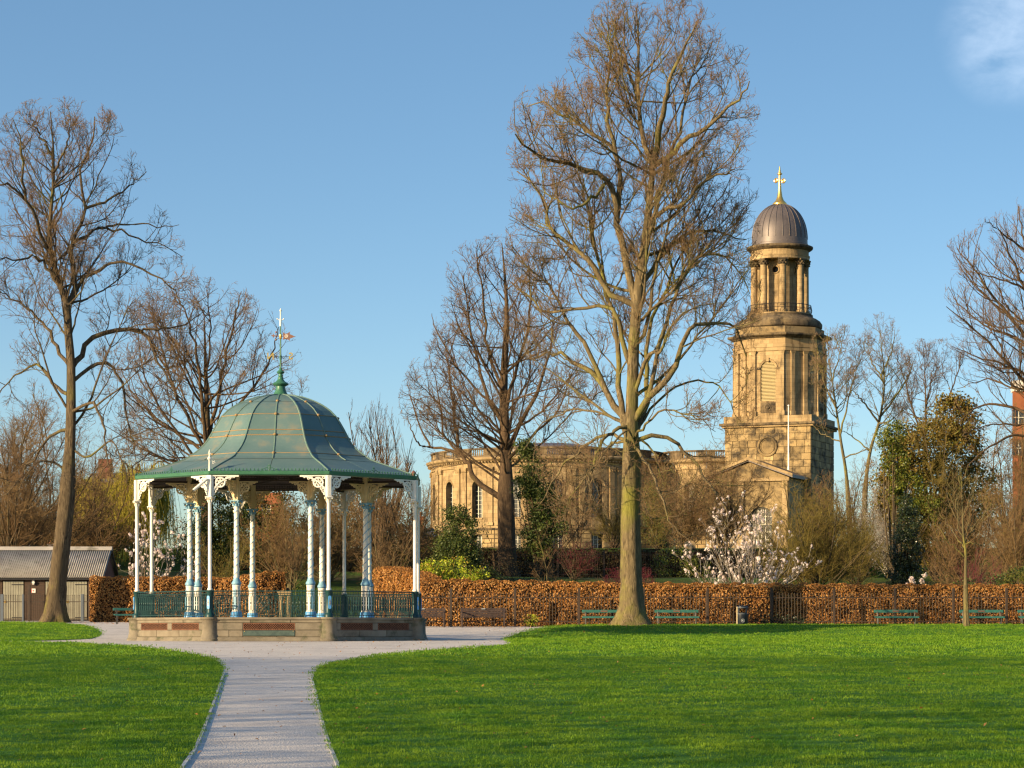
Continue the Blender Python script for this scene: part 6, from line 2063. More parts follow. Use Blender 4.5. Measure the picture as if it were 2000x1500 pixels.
# dry leaves blown over the grass and gravel
rngl = np.random.default_rng(9)
def litter(n, x0, x1, y0, y1, size, zf_):
    P = np.column_stack([rngl.uniform(x0, x1, n), rngl.uniform(y0, y1, n)])
    return np.column_stack([P, zf_(P[:, 0], P[:, 1])]), np.full(n, size)
A_ = [litter(500, -8, 14, 26, 60, .055, lambda x, y: park(y) + .065), litter(260, -9, 1, 60, 86, .06, lambda x, y: park(y) + .05), litter(900, -3, 22, 108.5, 111.6, .07, lambda x, y: park(y) + .03), litter(350, -24, -13, 118, 124, .08, lambda x, y: park(y) + .03), litter(300, -1, 10, 96, 109, .07, lambda x, y: lawnz(x, y) + .05)]
Pl = np.concatenate([a[0] for a in A_]); Sl = np.concatenate([a[1] for a in A_])
v, q = quad_cloud(Pl, Sl, rngl, (.6, .9), np.array([0, 0, 1.]), 3.0, .12)
o = np_obj('fallen_leaves', v, q, None, M['beech_leaf']); o['kind'] = 'stuff'

# ------------------------------------------------------------------ the big bare trees
def TZ(x, Y): return float(terrain((x - HX) / FPX * Y, Y))
B_trunk = [(1234, 1222), (1233, 1150), (1232, 1080), (1231, 1000), (1233, 900), (1233, 831), (1236, 717), (1241, 619), (1249, 550), (1261, 470), (1271, 367), (1275, 321), (1255, 269), (1246, 172), (1248, 86), (1242, 14)]
B_limbs = [
 [.20, (1275, 325), (1292, 246), (1304, 189), (1327, 115), (1361, 46)],
 [.17, (1275, 330), (1327, 287), (1384, 246), (1436, 200), (1466, 160)],
 [.22, (1236, 590), (1224, 516), (1212, 447), (1195, 378), (1178, 344), (1132, 330), (1075, 315), (1029, 292), (1004, 262)],
 [.15, (1212, 447), (1212, 367), (1206, 321), (1183, 275), (1143, 246), (1097, 218), (1063, 198), (1030, 200)],
 [.12, (1206, 325), (1189, 229), (1186, 183), (1195, 103), (1176, 46)],
 [.17, (1241, 610), (1189, 567), (1160, 521), (1126, 487), (1075, 447), (1063, 390), (1034, 355), (1011, 332)],
 [.22, (1233, 835), (1201, 791), (1172, 739), (1120, 705), (1080, 690), (1040, 700)],
 [.14, (1190, 768), (1149, 676), (1120, 636), (1097, 596), (1075, 550), (1029, 516), (1000, 470)],
 [.15, (1236, 722), (1212, 659), (1204, 619), (1178, 596), (1132, 602), (1063, 607), (1029, 575), (1005, 560)],
 [.20, (1236, 835), (1269, 774), (1310, 734), (1327, 688), (1355, 636), (1396, 633), (1436, 641), (1460, 690)],
 [.15, (1249, 555), (1287, 504), (1327, 470), (1361, 453), (1407, 453), (1455, 470)],
 [.13, (1261, 475), (1298, 413), (1333, 395), (1373, 355), (1418, 338), (1440, 320)],
 [.13, (1269, 774), (1298, 630), (1327, 562), (1361, 504), (1418, 504), (1464, 575)],
 [.13, (1240, 868), (1290, 850), (1335, 885), (1375, 930), (1412, 990), (1425, 1040)],
 [.11, (1232, 850), (1185, 850), (1130, 880), (1085, 930), (1050, 990)],
 [.10, (1240, 870), (1262, 905), (1285, 960), (1310, 1020), (1345, 1060)],
 [.20, (1231, 872), (1213, 820), (1209, 740), (1203, 660), (1188, 590), (1165, 510), (1150, 430), (1140, 350)], [.17, (1236, 868), (1258, 800), (1262, 720), (1270, 640), (1300, 560), (1330, 500), (1380, 430)], [.12, (1226, 830), (1195, 845), (1160, 900), (1150, 960)],
 [.14, (1264, 440), (1300, 330), (1330, 250), (1345, 170), (1380, 110)],
 [.10, (1246, 180), (1222, 120), (1200, 60), (1195, 20)],
 [.12, (1235, 760), (1270, 690), (1290, 690), (1310, 640), (1350, 600), (1400, 590)],
 [.11, (1186, 360), (1150, 390), (1110, 400), (1060, 370)],
 [.12, (1238, 700), (1262, 640), (1275, 560), (1290, 500), (1310, 420), (1340, 330), (1390, 300)],
]
B_limbs += [[.08, (1235, 850), (1260, 830), (1300, 800), (1350, 810), (1400, 845)], [.08, (1228, 860), (1190, 870), (1150, 930), (1140, 1000)], [.08, (1230, 840), (1180, 810), (1120, 800), (1060, 830), (1020, 880)], [.07, (1240, 860), (1270, 880), (1290, 940), (1300, 1000)], [.07, (1236, 880), (1225, 840), (1170, 900), (1120, 960), (1100, 1020)], [.08, (1240, 840), (1300, 770), (1370, 740), (1420, 770), (1440, 830)]]
B_env = [(1075, 1130, 1400), (1000, 1050, 1450), (900, 1000, 1470), (800, 985, 1480), (650, 985, 1478), (560, 990, 1480), (450, 995, 1480), (350, 992, 1470), (250, 1000, 1475), (190, 1018, 1478), (140, 1090, 1462), (80, 1120, 1460), (40, 1140, 1440), (15, 1170, 1380), (-4, 1200, 1340)]
bare_tree('bare_tree', 'tallest bare tree with thick straight trunk on the lawn left of the church tower', 'tree', 64.7, 1233, B_trunk, .43, B_limbs, B_env, 101, (M['bark'], M['twig_red']), auto=26, auto_t=(.33, .95), auto_ang=(58, 14), base_z=.12, amp=4.5, flare=2.35, auto_len=(4, 9), limb_r=.76)

A_trunk = [(106, 1216), (112, 1140), (122, 1050), (131, 962), (137, 858), (139, 782), (139, 716), (134, 650), (131, 596), (118, 557), (98, 486), (98, 426), (104, 360), (104, 289), (98, 218)]
A_limbs = [
 [.22, (133, 600), (148, 563), (140, 508), (142, 470), (164, 421), (160, 344), (180, 270), (185, 225)],
 [.14, (98, 490), (60, 415), (44, 344), (41, 278), (22, 230)],
 [.10, (60, 415), (33, 377), (0, 372), (-40, 350)],
 [.15, (148, 563), (180, 530), (219, 511), (273, 522), (328, 555), (352, 590)],
 [.13, (142, 470), (180, 437), (219, 442), (284, 464), (350, 490)],
 [.12, (164, 421), (202, 425), (262, 420), (339, 425)],
 [.12, (162, 395), (200, 375), (240, 350), (275, 320)],
 [.24, (139, 716), (159, 689), (186, 656), (241, 645), (284, 652), (306, 700), (330, 740), (345, 790)],
 [.16, (139, 738), (191, 708), (230, 727), (246, 798), (255, 850), (268, 900)],
 [.12, (241, 645), (290, 640), (350, 630), (400, 600)],
 [.13, (141, 792), (180, 787), (205, 836), (208, 885), (200, 930)],
 [.16, (139, 720), (104, 667), (77, 623), (33, 590), (-20, 560)],
 [.16, (137, 762), (104, 749), (77, 716), (22, 738), (-20, 790)],
 [.14, (118, 560), (77, 503), (33, 508), (-20, 500)],
 [.14, (134, 850), (100, 850), (60, 905), (20, 955), (-20, 980)],
 [.10, (136, 900), (90, 900), (50, 930), (30, 990)],
 [.12, (104, 300), (75, 260), (60, 225)], [.10, (104, 330), (130, 280), (140, 225)],
 [.10, (139, 880), (175, 890), (215, 860), (240, 900), (250, 950)],
]
A_env = [(1010, -40, 230), (950, -60, 290), (850, -80, 370), (750, -90, 380), (650, -90, 385), (560, -80, 382), (480, -60, 368), (430, -50, 350), (340, -20, 300), (300, -5, 270), (250, 5, 235), (215, 45, 212), (203, 80, 190)]
bare_tree('bare_tree', 'tall bare tree with leaning trunk rising in front of the park shed', 'tree', 74.2, 106, A_trunk, .42, A_limbs, A_env, 102, (M['bark_b'], M['twig_red']), auto=22, auto_t=(.3, .92), auto_ang=(62, 14), base_z=.05, amp=4.5, flare=1.85, auto_len=(4, 9))

LV2 = [dict(dens=1.5, ratio=.42, lmin=.9, lmax=4.5, ang=(46, 12), up=.2, wig=.17, K=7, t0=.2, tb=.65),
       dict(dens=2.2, ratio=.48, lmin=.6, lmax=2.2, ang=(46, 12), up=.16, wig=.2, K=5, nmax=4500),
       dict(dens=3.2, ratio=.52, lmin=.4, lmax=1.3, ang=(44, 12), up=.12, wig=.2, K=4, nmax=18000),
       dict(dens=3.0, ratio=.6, lmin=.25, lmax=.7, ang=(38, 10), up=.12, wig=.2, K=3, nmax=24000)]
C_Y = 106.0
C_trunk = [(990, 1082), (989, 1020), (988, 960), (989, 900), (986, 840), (984, 760), (986, 700), (990, 620), (986, 540), (980, 475)]
C_limbs = [
 [.34, (980, 975), (930, 937), (915, 905), (900, 886), (888, 820), (882, 760), (870, 690)],
 [.18, (902, 886), (870, 872), (840, 868), (818, 830), (800, 770), (795, 735)],
 [.15, (900, 884), (870, 850), (861, 805), (850, 740), (835, 690)],
 [.30, (988, 880), (1020, 820), (1050, 760), (1075, 680), (1080, 620)],
 [.25, (986, 840), (950, 770), (930, 700), (915, 620), (905, 540)],
 [.22, (985, 800), (1010, 720), (1030, 640), (1035, 560), (1030, 500)],
 [.20, (984, 770), (955, 690), (945, 600), (935, 520), (930, 480)],
 [.20, (988, 900), (1040, 850), (1090, 800), (1120, 720)],
 [.16, (986, 860), (945, 810), (905, 770), (860, 730)], [.16, (985, 820), (930, 760), (880, 700), (850, 640), (842, 612)], [.14, (986, 780), (940, 700), (900, 640), (880, 580)], [.14, (984, 740), (1030, 690), (1080, 640), (1108, 590)], [.14, (988, 860), (1060, 800), (1110, 740), (1140, 690)], [.12, (840, 868), (812, 858), (795, 820), (790, 790)],
]
C_env = [(1000, 920, 1060), (900, 800, 1130), (850, 788, 1150), (780, 782, 1160), (720, 800, 1160), (660, 840, 1150), (600, 865, 1130), (550, 875, 1110), (500, 880, 1080), (475, 910, 1040), (462, 950, 1000)]
bare_tree('bare_tree', 'broad bare tree with one long low left limb in front of the round nave', 'tree', C_Y, 990, C_trunk, .62, C_limbs, C_env, 103, (M['bark_far'], M['twig_red']), auto=30, auto_t=(.25, .85), base_z=TZ(990, C_Y), amp=5, lv=LV2, twig_r=.010, auto_len=(7, 14), auto_ang=(60, 14), up=.2, flare=1.3)

D_Y = 96.0
D_env = [(930, 240, 500), (880, 215, 560), (800, 200, 590), (740, 210, 600), (690, 225, 590), (650, 240, 560), (610, 255, 530), (575, 280, 500), (555, 330, 470), (548, 370, 440)]
D_limbs = [[.22, (404, 880), (395, 780), (385, 700), (370, 630), (345, 575)], [.22, (404, 870), (425, 780), (440, 700), (460, 620), (470, 570)], [.2, (403, 880), (360, 800), (330, 730), (310, 650), (295, 600)],
           [.2, (404, 865), (450, 810), (500, 750), (530, 690), (545, 640)], [.18, (402, 890), (350, 850), (300, 810), (260, 770), (235, 720)], [.16, (404, 840), (405, 740), (410, 640), (405, 560)], [.15, (402, 905), (340, 900), (290, 890), (250, 920)],
           [.15, (404, 860), (470, 830), (540, 790), (590, 780)], [.14, (405, 890), (470, 880), (540, 840), (600, 830)]]
bare_tree('bare_tree', 'round headed bare tree directly behind the left side of the bandstand roof', 'tree', D_Y, 404, [(404, 1090), (404, 980), (403, 900), (404, 820), (402, 740), (400, 660), (398, 600)], .42, D_limbs, D_env, 104, (M['bark_far'], M['twig_red']), auto=26, auto_t=(.2, .8), base_z=TZ(404, D_Y), amp=4.5, lv=LV2, twig_r=.009, auto_len=(6, 12), auto_ang=(66, 14), up=.2, flare=1.3)

E_Y = 96.0
E_env = [(900, 1880, 2260), (830, 1870, 2300), (760, 1850, 2330), (700, 1835, 2340), (640, 1822, 2340), (600, 1826, 2330), (540, 1845, 2320), (500, 1852, 2300), (470, 1858, 2280), (440, 1900, 2250), (410, 1940, 2200), (390, 1975, 2150)]
E_limbs = [[.2, (2050, 800), (2000, 740), (1950, 690), (1900, 640), (1850, 600)], [.2, (2048, 720), (1990, 640), (1940, 580), (1900, 520), (1870, 490)], [.18, (2045, 650), (2000, 560), (1970, 490), (1945, 430)],
           [.18, (2050, 840), (1990, 800), (1940, 790), (1900, 800), (1870, 830)], [.16, (2050, 780), (1980, 720), (1920, 700), (1860, 680)], [.16, (2045, 620), (2010, 520), (1995, 440), (1990, 400)], [.15, (2050, 880), (1990, 850), (1940, 870), (1900, 900), (1860, 960)], [.14, (2048, 700), (1985, 660), (1930, 640), (1880, 600), (1850, 560)], [.14, (2046, 600), (1990, 560), (1930, 540), (1890, 530)], [.14, (2046, 560), (2000, 490), (1950, 450), (1920, 430)], [.13, (2050, 760), (1985, 760), (1930, 740), (1870, 760)], [.13, (2050, 820), (1985, 830), (1930, 830), (1880, 850)], [.13, (2046, 660), (1990, 620), (1960, 590), (1950, 540)], [.12, (2040, 500), (2010, 440), (2000, 410)]]
LVE = [dict(dens=1.5, ratio=.42, lmin=.8, lmax=4.0, ang=(42, 10), up=.3, wig=.16, K=7, t0=.1),
       dict(dens=2.2, ratio=.48, lmin=.5, lmax=2.0, ang=(38, 10), up=.3, wig=.18, K=5, nmax=5000),
       dict(dens=3.0, ratio=.52, lmin=.3, lmax=1.2, ang=(38, 10), up=.25, wig=.2, K=4, nmax=18000),
       dict(dens=2.4, ratio=.6, lmin=.2, lmax=.6, ang=(36, 10), up=.2, wig=.2, K=3, nmax=24000)]
bare_tree('bare_tree', 'dense reddish twigged tree leaning in from the right edge of the picture', 'tree', E_Y, 2052, [(2052, 1100), (2052, 980), (2050, 860), (2048, 740), (2044, 620), (2040, 500), (2036, 420)], .5, E_limbs, E_env, 105, (M['bark_far'], M['twig_red']), auto=22, auto_t=(.25, .85), base_z=TZ(2052, E_Y), amp=4.5, lv=LVE, twig_r=.008, auto_len=(5, 11), auto_ang=(58, 14), up=.25, flare=1.3)

F_Y = 125.0
LVF = [dict(dens=1.8, ratio=.45, lmin=.8, lmax=3.2, ang=(48, 12), up=.25, wig=.22, K=6, t0=.3),
       dict(dens=2.6, ratio=.5, lmin=.5, lmax=1.8, ang=(46, 12), up=.2, wig=.24, K=5, nmax=2500),
       dict(dens=3.6, ratio=.5, lmin=.3, lmax=1.0, ang=(44, 12), up=.12, wig=.25, K=4, nmax=14000),
       dict(dens=4.0, ratio=.6, lmin=.2, lmax=.5, ang=(44, 12), up=.1, wig=.2, K=3, nmax=20000)]
bare_tree('bare_tree', 'slim bare tree with an open flat crown touching the right side of the church tower', 'tree', F_Y, 1658, [(1662, 1060), (1654, 940), (1642, 860), (1632, 790), (1622, 720), (1615, 660)], .22,
          [[.13, (1640, 850), (1655, 790), (1670, 730), (1690, 680)], [.11, (1632, 800), (1612, 750), (1600, 700), (1590, 650)], [.10, (1625, 740), (1640, 690), (1650, 640)], [.1, (1642, 860), (1610, 850), (1585, 830)], [.1, (1650, 900), (1690, 880), (1710, 870)]],
          [(930, 1590, 1720), (800, 1585, 1720), (720, 1585, 1720), (680, 1583, 1715), (650, 1590, 1700), (634, 1610, 1660)], 106, (M['bark_pale'], M['twig_far']), auto=16, auto_t=(.45, .9), base_z=TZ(1658, F_Y), amp=3, lv=LVF, twig_r=.012, auto_len=(3, 7), flare=1.2)
bare_tree('bare_tree', 'taller bare tree right of the church tower with a small domed crown', 'tree', F_Y + 3, 1688, [(1690, 1060), (1690, 960), (1700, 880), (1718, 820), (1727, 750), (1722, 680), (1718, 630)], .24,
          [[.14, (1712, 830), (1690, 790), (1672, 770), (1660, 760)], [.14, (1720, 810), (1760, 760), (1780, 720), (1790, 690)], [.12, (1727, 750), (1700, 700), (1690, 660)], [.12, (1726, 730), (1745, 680), (1750, 640)], [.10, (1700, 880), (1660, 850), (1640, 840)], [.10, (1718, 820), (1750, 830), (1780, 800)]],
          [(900, 1640, 1800), (800, 1650, 1810), (720, 1665, 1790), (680, 1672, 1765), (650, 1675, 1760), (625, 1690, 1750), (611, 1705, 1735)], 107, (M['bark_pale'], M['twig_far']), auto=18, auto_t=(.45, .95), base_z=TZ(1688, F_Y), amp=3, lv=LVF, twig_r=.010, auto_len=(3, 7), flare=1.2)
bare_tree('bare_tree', 'spreading bare tree between the small domed crown and the right edge tree', 'tree', F_Y + 8, 1808, [(1810, 1060), (1808, 960), (1806, 880), (1808, 800), (1806, 720), (1804, 690)], .26,
          [[.15, (1807, 860), (1780, 790), (1760, 720), (1750, 690)], [.15, (1808, 850), (1850, 780), (1870, 730), (1880, 700)], [.12, (1808, 800), (1820, 740), (1830, 690)], [.12, (1807, 870), (1760, 830), (1730, 800)]],
          [(900, 1720, 1890), (800, 1725, 1900), (740, 1735, 1905), (700, 1742, 1890), (675, 1750, 1870), (662, 1770, 1850)], 108, (M['bark_far'], M['twig_far']), auto=18, auto_t=(.4, .9), base_z=TZ(1808, F_Y), amp=3, lv=LVF, twig_r=.010, auto_len=(4, 8), flare=1.2)
# young thin tree on the right lawn
LVG = [dict(dens=2.2, ratio=.5, lmin=.3, lmax=1.6, ang=(40, 10), up=.25, wig=.16, K=6, t0=.1), dict(dens=3.4, ratio=.5, lmin=.2, lmax=.9, ang=(38, 10), up=.2, wig=.2, K=5, nmax=3000), dict(dens=4.2, ratio=.55, lmin=.12, lmax=.5, ang=(36, 10), up=.15, wig=.2, K=3, nmax=20000)]
bare_tree('young_tree', 'thin young bare tree with mossy pale branches on the right lawn', 'tree', 63.6, 1887, [(1888, 1224), (1886, 1150), (1886, 1080), (1882, 1050), (1880, 1000), (1878, 940), (1876, 910)], .10,
          [[.05, (1884, 1062), (1900, 1030), (1915, 1000), (1925, 960)], [.045, (1884, 1070), (1862, 1040), (1840, 1010), (1825, 985)], [.05, (1882, 1050), (1870, 1010), (1865, 960), (1860, 920)], [.04, (1883, 1064), (1905, 1060), (1925, 1066), (1945, 1058)], [.04, (1886, 1088), (1855, 1060), (1830, 1030), (1815, 1010)], [.04, (1880, 1010), (1895, 970), (1905, 930)]],
          [(1110, 1800, 1970), (1060, 1798, 1972), (1000, 1806, 1965), (950, 1815, 1955), (915, 1840, 1930), (895, 1860, 1900)], 109, (M['bark_pale'], M['twig_brown']), auto=10, auto_t=(.5, .95), base_z=.05, amp=1.6, lv=LVG, twig_r=.006, auto_len=(1.2, 3), flare=1.3)

# ------------------------------------------------------------------ shrubs and smaller trees behind the hedges
bush('twiggy_shrub', 'large rounded olive brown twiggy shrub in front of the church tower base', 'shrub', 1590, 86, TZ(1590, 86), 7.4, 7.2, 201, (M['bark_b'], M['twig_olive']), stems=34, spread=46, leaf=M['olive_leaf'], leaf_n=4500, leaf_size=.06, trunk_h=.3)
bush('twiggy_shrub', 'lower olive twiggy shrub between the big shrub and the dark holly', 'shrub', 1672, 90, TZ(1672, 90), 4.2, 5.4, 202, (M['bark_b'], M['twig_olive']), stems=22, spread=40, leaf=M['olive_leaf'], leaf_n=3500, leaf_size=.06, trunk_h=.4)
bush('twiggy_shrub', 'pale grey twiggy shrub with white blossom left of the dark holly', 'shrub', 1738, 98, TZ(1738, 98), 4.6, 7.2, 203, (M['bark_pale'], M['twig_grey']), stems=24, spread=40, leaf=M['blossom'], leaf_n=2600, leaf_size=.07)
bush('twiggy_shrub', 'brown twiggy shrub behind the thin young tree', 'shrub', 1890, 84, TZ(1890, 84), 5.2, 7.4, 204, (M['bark_b'], M['twig_brown']), stems=26, spread=42)
bush('twiggy_shrub', 'maroon twigged shrub low behind the thin young tree', 'shrub', 1905, 79, TZ(1905, 79), 3.4, 3.7, 205, (M['bark_b'], M['twig_maroon']), stems=20, spread=44)
bush('twiggy_shrub', 'brown twiggy shrub filling the right edge above the hedge', 'shrub', 1990, 88, TZ(1990, 88), 6.0, 7.6, 206, (M['bark_b'], M['twig_brown']), stems=28, spread=44, leaf=M['olive_leaf'], leaf_n=2200, leaf_size=.06)
bush('twiggy_shrub', 'olive brown shrub in front of the vestibule right of the big trunk', 'shrub', 1340, 128, TZ(1340, 128), 10.5, 8.6, 207, (M['bark_b'], M['twig_brown']), stems=30, spread=46, twig_r=.009, leaf=M['ivy'], leaf_n=3000, leaf_size=.09)
bush('twiggy_shrub', 'brown twiggy bush against the porch left of the magnolia', 'shrub', 1415, 132, TZ(1415, 132), 8.5, 9.0, 208, (M['bark_b'], M['twig_brown']), stems=24, spread=42, twig_r=.009)
bush('twiggy_shrub', 'green brown bush just right of the big trunk above the dark hedge', 'shrub', 1285, 122, TZ(1285, 122), 3.6, 5.6, 209, (M['bark_b'], M['twig_olive']), stems=20, spread=40, twig_r=.009, leaf=M['conifer'], leaf_n=3500, leaf_size=.09)
bush('maroon_shrub', 'low maroon shrub just left of the big tree trunk', 'shrub', 1205, 88, TZ(1205, 88), 2.9, 1.9, 210, (M['bark_b'], M['twig_maroon']), stems=26, spread=52, leaf=M['maroon_leaf'], leaf_n=3500, leaf_size=.05)
bush('maroon_shrub', 'low maroon shrub peeping out right of the big tree trunk', 'shrub', 1266, 92, TZ(1266, 92), 1.3, 1.5, 211, (M['bark_b'], M['twig_maroon']), stems=16, spread=50, leaf=M['maroon_leaf'], leaf_n=1400, leaf_size=.05)
bush('twiggy_shrub', 'purplish brown thicket left of the maroon shrub', 'shrub', 1120, 96, TZ(1120, 96), 3.6, 2.5, 212, (M['bark_b'], M['twig_maroon']), stems=22, spread=46, leaf=M['dark_hedge_leaf'], leaf_n=2500, leaf_size=.07)
bush('multi_stem_tree', 'pale grey upright multi stemmed bare tree right of the bandstand dome', 'tree', 738, 98, TZ(738, 98), 4.9, 12.2, 213, (M['bark_b'], M['twig_far']), stems=30, spread=19, up=.35, twig_r=.009,
     lv=[dict(dens=1.6, ratio=.36, lmin=.5, lmax=2.6, ang=(26, 8), up=.35, wig=.12, K=6, nmax=900), dict(dens=2.2, ratio=.5, lmin=.4, lmax=1.3, ang=(28, 8), up=.3, wig=.15, K=4, nmax=4500), dict(dens=2.4, ratio=.5, lmin=.2, lmax=.6, ang=(28, 8), up=.2, wig=.15, K=3, nmax=6000)])
bush('multi_stem_tree', 'mossy forked tree seen through the right bays of the bandstand', 'tree', 752, 84, TZ(752, 84), 4.4, 6.6, 214, (M['bark_pale'], M['twig_brown']), stems=9, spread=26, trunk_h=.2, twig_r=.008)
bush('twiggy_shrub', 'brown twiggy mass right of the bandstand below the multi stemmed tree', 'shrub', 800, 94, TZ(800, 94), 5.2, 6.6, 215, (M['bark_b'], M['twig_brown']), stems=28, spread=44, leaf=M['brown_green'], leaf_n=1800, leaf_size=.07)
bush('twiggy_shrub', 'brown twiggy shrub seen through the middle bay of the bandstand', 'shrub', 560, 90, TZ(560, 90), 6.2, 6.6, 216, (M['bark_pale'], M['twig_brown']), stems=26, spread=46, leaf=M['brown_green'], leaf_n=2500, leaf_size=.06)
bush('twiggy_shrub', 'reddish brown shrub seen just right of the middle bay of the bandstand', 'shrub', 640, 92, TZ(640, 92), 6.0, 7.2, 217, (M['bark_pale'], M['twig_brown']), stems=26, spread=46, leaf=M['brown_green'], leaf_n=1800, leaf_size=.06)
bush('small_tree', 'crooked yellow green barked tree inside the left bays of the bandstand view', 'tree', 436, 82, TZ(436, 82), 5.0, 5.2, 218, (M['bark_pale'], M['twig_olive']), stems=8, spread=36, leaf=M['olive_leaf'], leaf_n=1500, leaf_size=.06, trunk_h=.8)
bush('small_tree', 'forked bare tree standing exactly behind the middle of the bandstand', 'tree', 566, 79, TZ(566, 79), 3.4, 5.6, 219, (M['bark_pale'], M['twig_brown']), stems=6, spread=22, trunk_h=1.8)
bush('twiggy_tree', 'low bare tree above the left end of the shed roof', 'tree', 20, 92, TZ(20, 92), 10.5, 11.5, 220, (M['bark_b'], M['twig_brown']), stems=26, spread=46, trunk_h=1.0)
bush('twiggy_tree', 'dense brown twiggy tree just left of the leaning trunk', 'tree', 86, 98, TZ(86, 98), 9.0, 11.0, 221, (M['bark_b'], M['twig_brown']), stems=28, spread=42, leaf=M['brown_green'], leaf_n=1500, leaf_size=.07)
bush('twiggy_tree', 'brown twiggy tree between the leaning trunk and the willow', 'tree', 190, 104, TZ(190, 104), 7.0, 9.0, 222, (M['bark_b'], M['twig_brown']), stems=24, spread=38)
bush('small_tree', 'small dark crooked bare tree in front of the terrace hedge below the nave', 'tree', 965, 102, TZ(965, 102), 3.6, 3.8, 223, (M['bark_far'], M['twig_brown']), stems=6, spread=52, trunk_h=1.5)
bush('small_tree', 'slender pale stemmed sapling leaning left beside the dark terrace hedge', 'tree', 1080, 84, TZ(1080, 84), 2.6, 5.4, 224, (M['bark_pale'], M['twig_brown']), stems=4, spread=28, trunk_h=.8)

bush('twiggy_shrub', 'tall tan twiggy scrub behind the big olive shrub right of the tower', 'shrub', 1672, 108, TZ(1690, 110), 8.0, 8.8, 230, (M['bark_b'], M['twig_brown']), stems=30, spread=44, twig_r=.008, leaf=M['olive_leaf'], leaf_n=3000, leaf_size=.08)
bush('twiggy_tree', 'tall tan twiggy tree filling the right edge below the reddish tree', 'tree', 1985, 104, TZ(1985, 104), 8.5, 11.5, 231, (M['bark_b'], M['twig_brown']), stems=30, spread=40, twig_r=.008, leaf=M['brown_green'], leaf_n=4000, leaf_size=.09)
bush('twiggy_tree', 'low russet twiggy tree in front of the nave windows left of the big trunk', 'tree', 1130, 112, TZ(1130, 112), 7.0, 8.2, 232, (M['bark_far'], M['twig_red']), stems=8, spread=46, twig_r=.007)
bush('twiggy_shrub', 'olive twigged shrub in front of the nave foot beside the big trunk', 'shrub', 1195, 114, TZ(1195, 114), 4.6, 4.8, 233, (M['bark_far'], M['twig_olive']), stems=20, spread=46, twig_r=.008)
# evergreens
leafy('evergreen_tree', 'dark green evergreen with a pointed top left of the broad bare tree', 'tree', 893, 90, TZ(893, 90), [(0, 0, 1.0, 1.75, 1.4, 1.2), (-.1, 0, 2.2, 1.45, 1.2, 1.1), (.1, 0, 3.3, 1.1, .95, .95), (0, 0, 4.3, .55, .5, .7), (-1.1, 0, .7, .9, .9, .8), (1.4, 0, .6, 1.0, .9, .7)], 22000, .13, 301, M['conifer'], core=M['bark_b'], clump=.2, cn=420, shell=.5)
leafy('evergreen_shrub', 'sunlit yellow green shrub with coppery tips above the hedge right of the bandstand', 'shrub', 893, 72.5, .1, [(0, 0, 1.6, 1.1, .7, 1.5), (-.8, .1, 1.5, .65, .5, 1.25), (.9, .1, 1.3, .6, .5, 1.2)], 8000, .11, 302, M['laurel'], core=M['bark_b'], clump=.14, cn=160, shell=.6)
leafy('evergreen_shrub', 'small sunlit yellow green shrub touching the bandstand corner column', 'shrub', 836, 72.3, .1, [(0, 0, 1.5, .75, .5, 1.35)], 3500, .11, 303, M['laurel'], core=M['bark_b'], clump=.14, cn=70)
leafy('ivy_tree', 'ivy clad dark tree right of the broad bare tree in front of the nave', 'tree', 1052, 101, TZ(1052, 101), [(0, 0, 2.6, 1.1, 1.0, 1.6), (.2, 0, 4.8, 1.0, .9, 1.4), (-.3, 0, 6.6, .9, .8, 1.1), (-1.0, 0, 5.6, .7, .7, .8), (1.1, 0, 3.6, .7, .7, .9), (-.9, 0, 8.0, .6, .6, .7)], 15000, .16, 304, M['conifer'], core=M['bark_b'], clump=.24, cn=210, shell=.3, stemmat=M['bark_far'])
bush('small_tree', 'rust brown twiggy tree woven through the ivy in front of the nave', 'tree', 1075, 103, TZ(1075, 103), 5.0, 9.0, 305, (M['bark_far'], M['twig_red']), stems=10, spread=30, twig_r=.009, trunk_h=1.0)
leafy('holly_tree', 'near black glossy holly column behind the hedge right of centre', 'tree', 1768, 88, TZ(1768, 88), [(0, 0, 1.2, 1.0, 1.0, 1.3), (0, 0, 2.8, .95, .9, 1.2), (.1, 0, 4.2, .7, .7, 1.0), (.05, 0, 5.2, .4, .4, .6)], 14000, .11, 306, M['holly'], core=M['core'], clump=.15, cn=380, shell=.6)
leafy('evergreen_tree', 'big brown green ivy smothered tree right of the church', 'tree', 1828, 98, TZ(1828, 98), [(0, 0, 3.0, 3.2, 2.2, 2.6), (-.8, 0, 5.4, 3.0, 2.0, 2.3), (.0, 0, 7.8, 2.9, 1.8, 2.1), (.9, 0, 9.5, 1.7, 1.4, 1.6), (1.3, 0, 10.8, .9, .8, 1.0), (2.4, 0, 5.0, 1.6, 1.4, 2.2), (-2.2, 0, 7.6, .9, .9, 1.2), (-2.3, 0, 4.6, 1.1, 1.1, 1.6)], 52000, .19, 307, M['brown_green'], core=M['bark_b'], clump=.3, cn=900, shell=.55)
leafy('ivy', 'bright green ivy cluster on the left side of the brown green tree', 'ivy', 1742, 95.5, TZ(1742, 95), [(0, 0, 8.6, .8, .7, .9), (.2, 0, 7.0, .8, .7, 1.0), (.9, 0, 5.4, 1.0, .7, 1.0), (2.0, 0, 4.2, 1.4, .7, .8)], 9000, .14, 308, M['ivy'], core=M['bark_b'], clump=.2, cn=160)
bush('twiggy_shrub', 'rusty twiggy veil in front of the brown green tree', 'shrub', 1835, 95.8, TZ(1835, 95.8), 6.6, 10.0, 309, (M['bark_b'], M['twig_olive']), stems=12, spread=40, twig_r=.009)
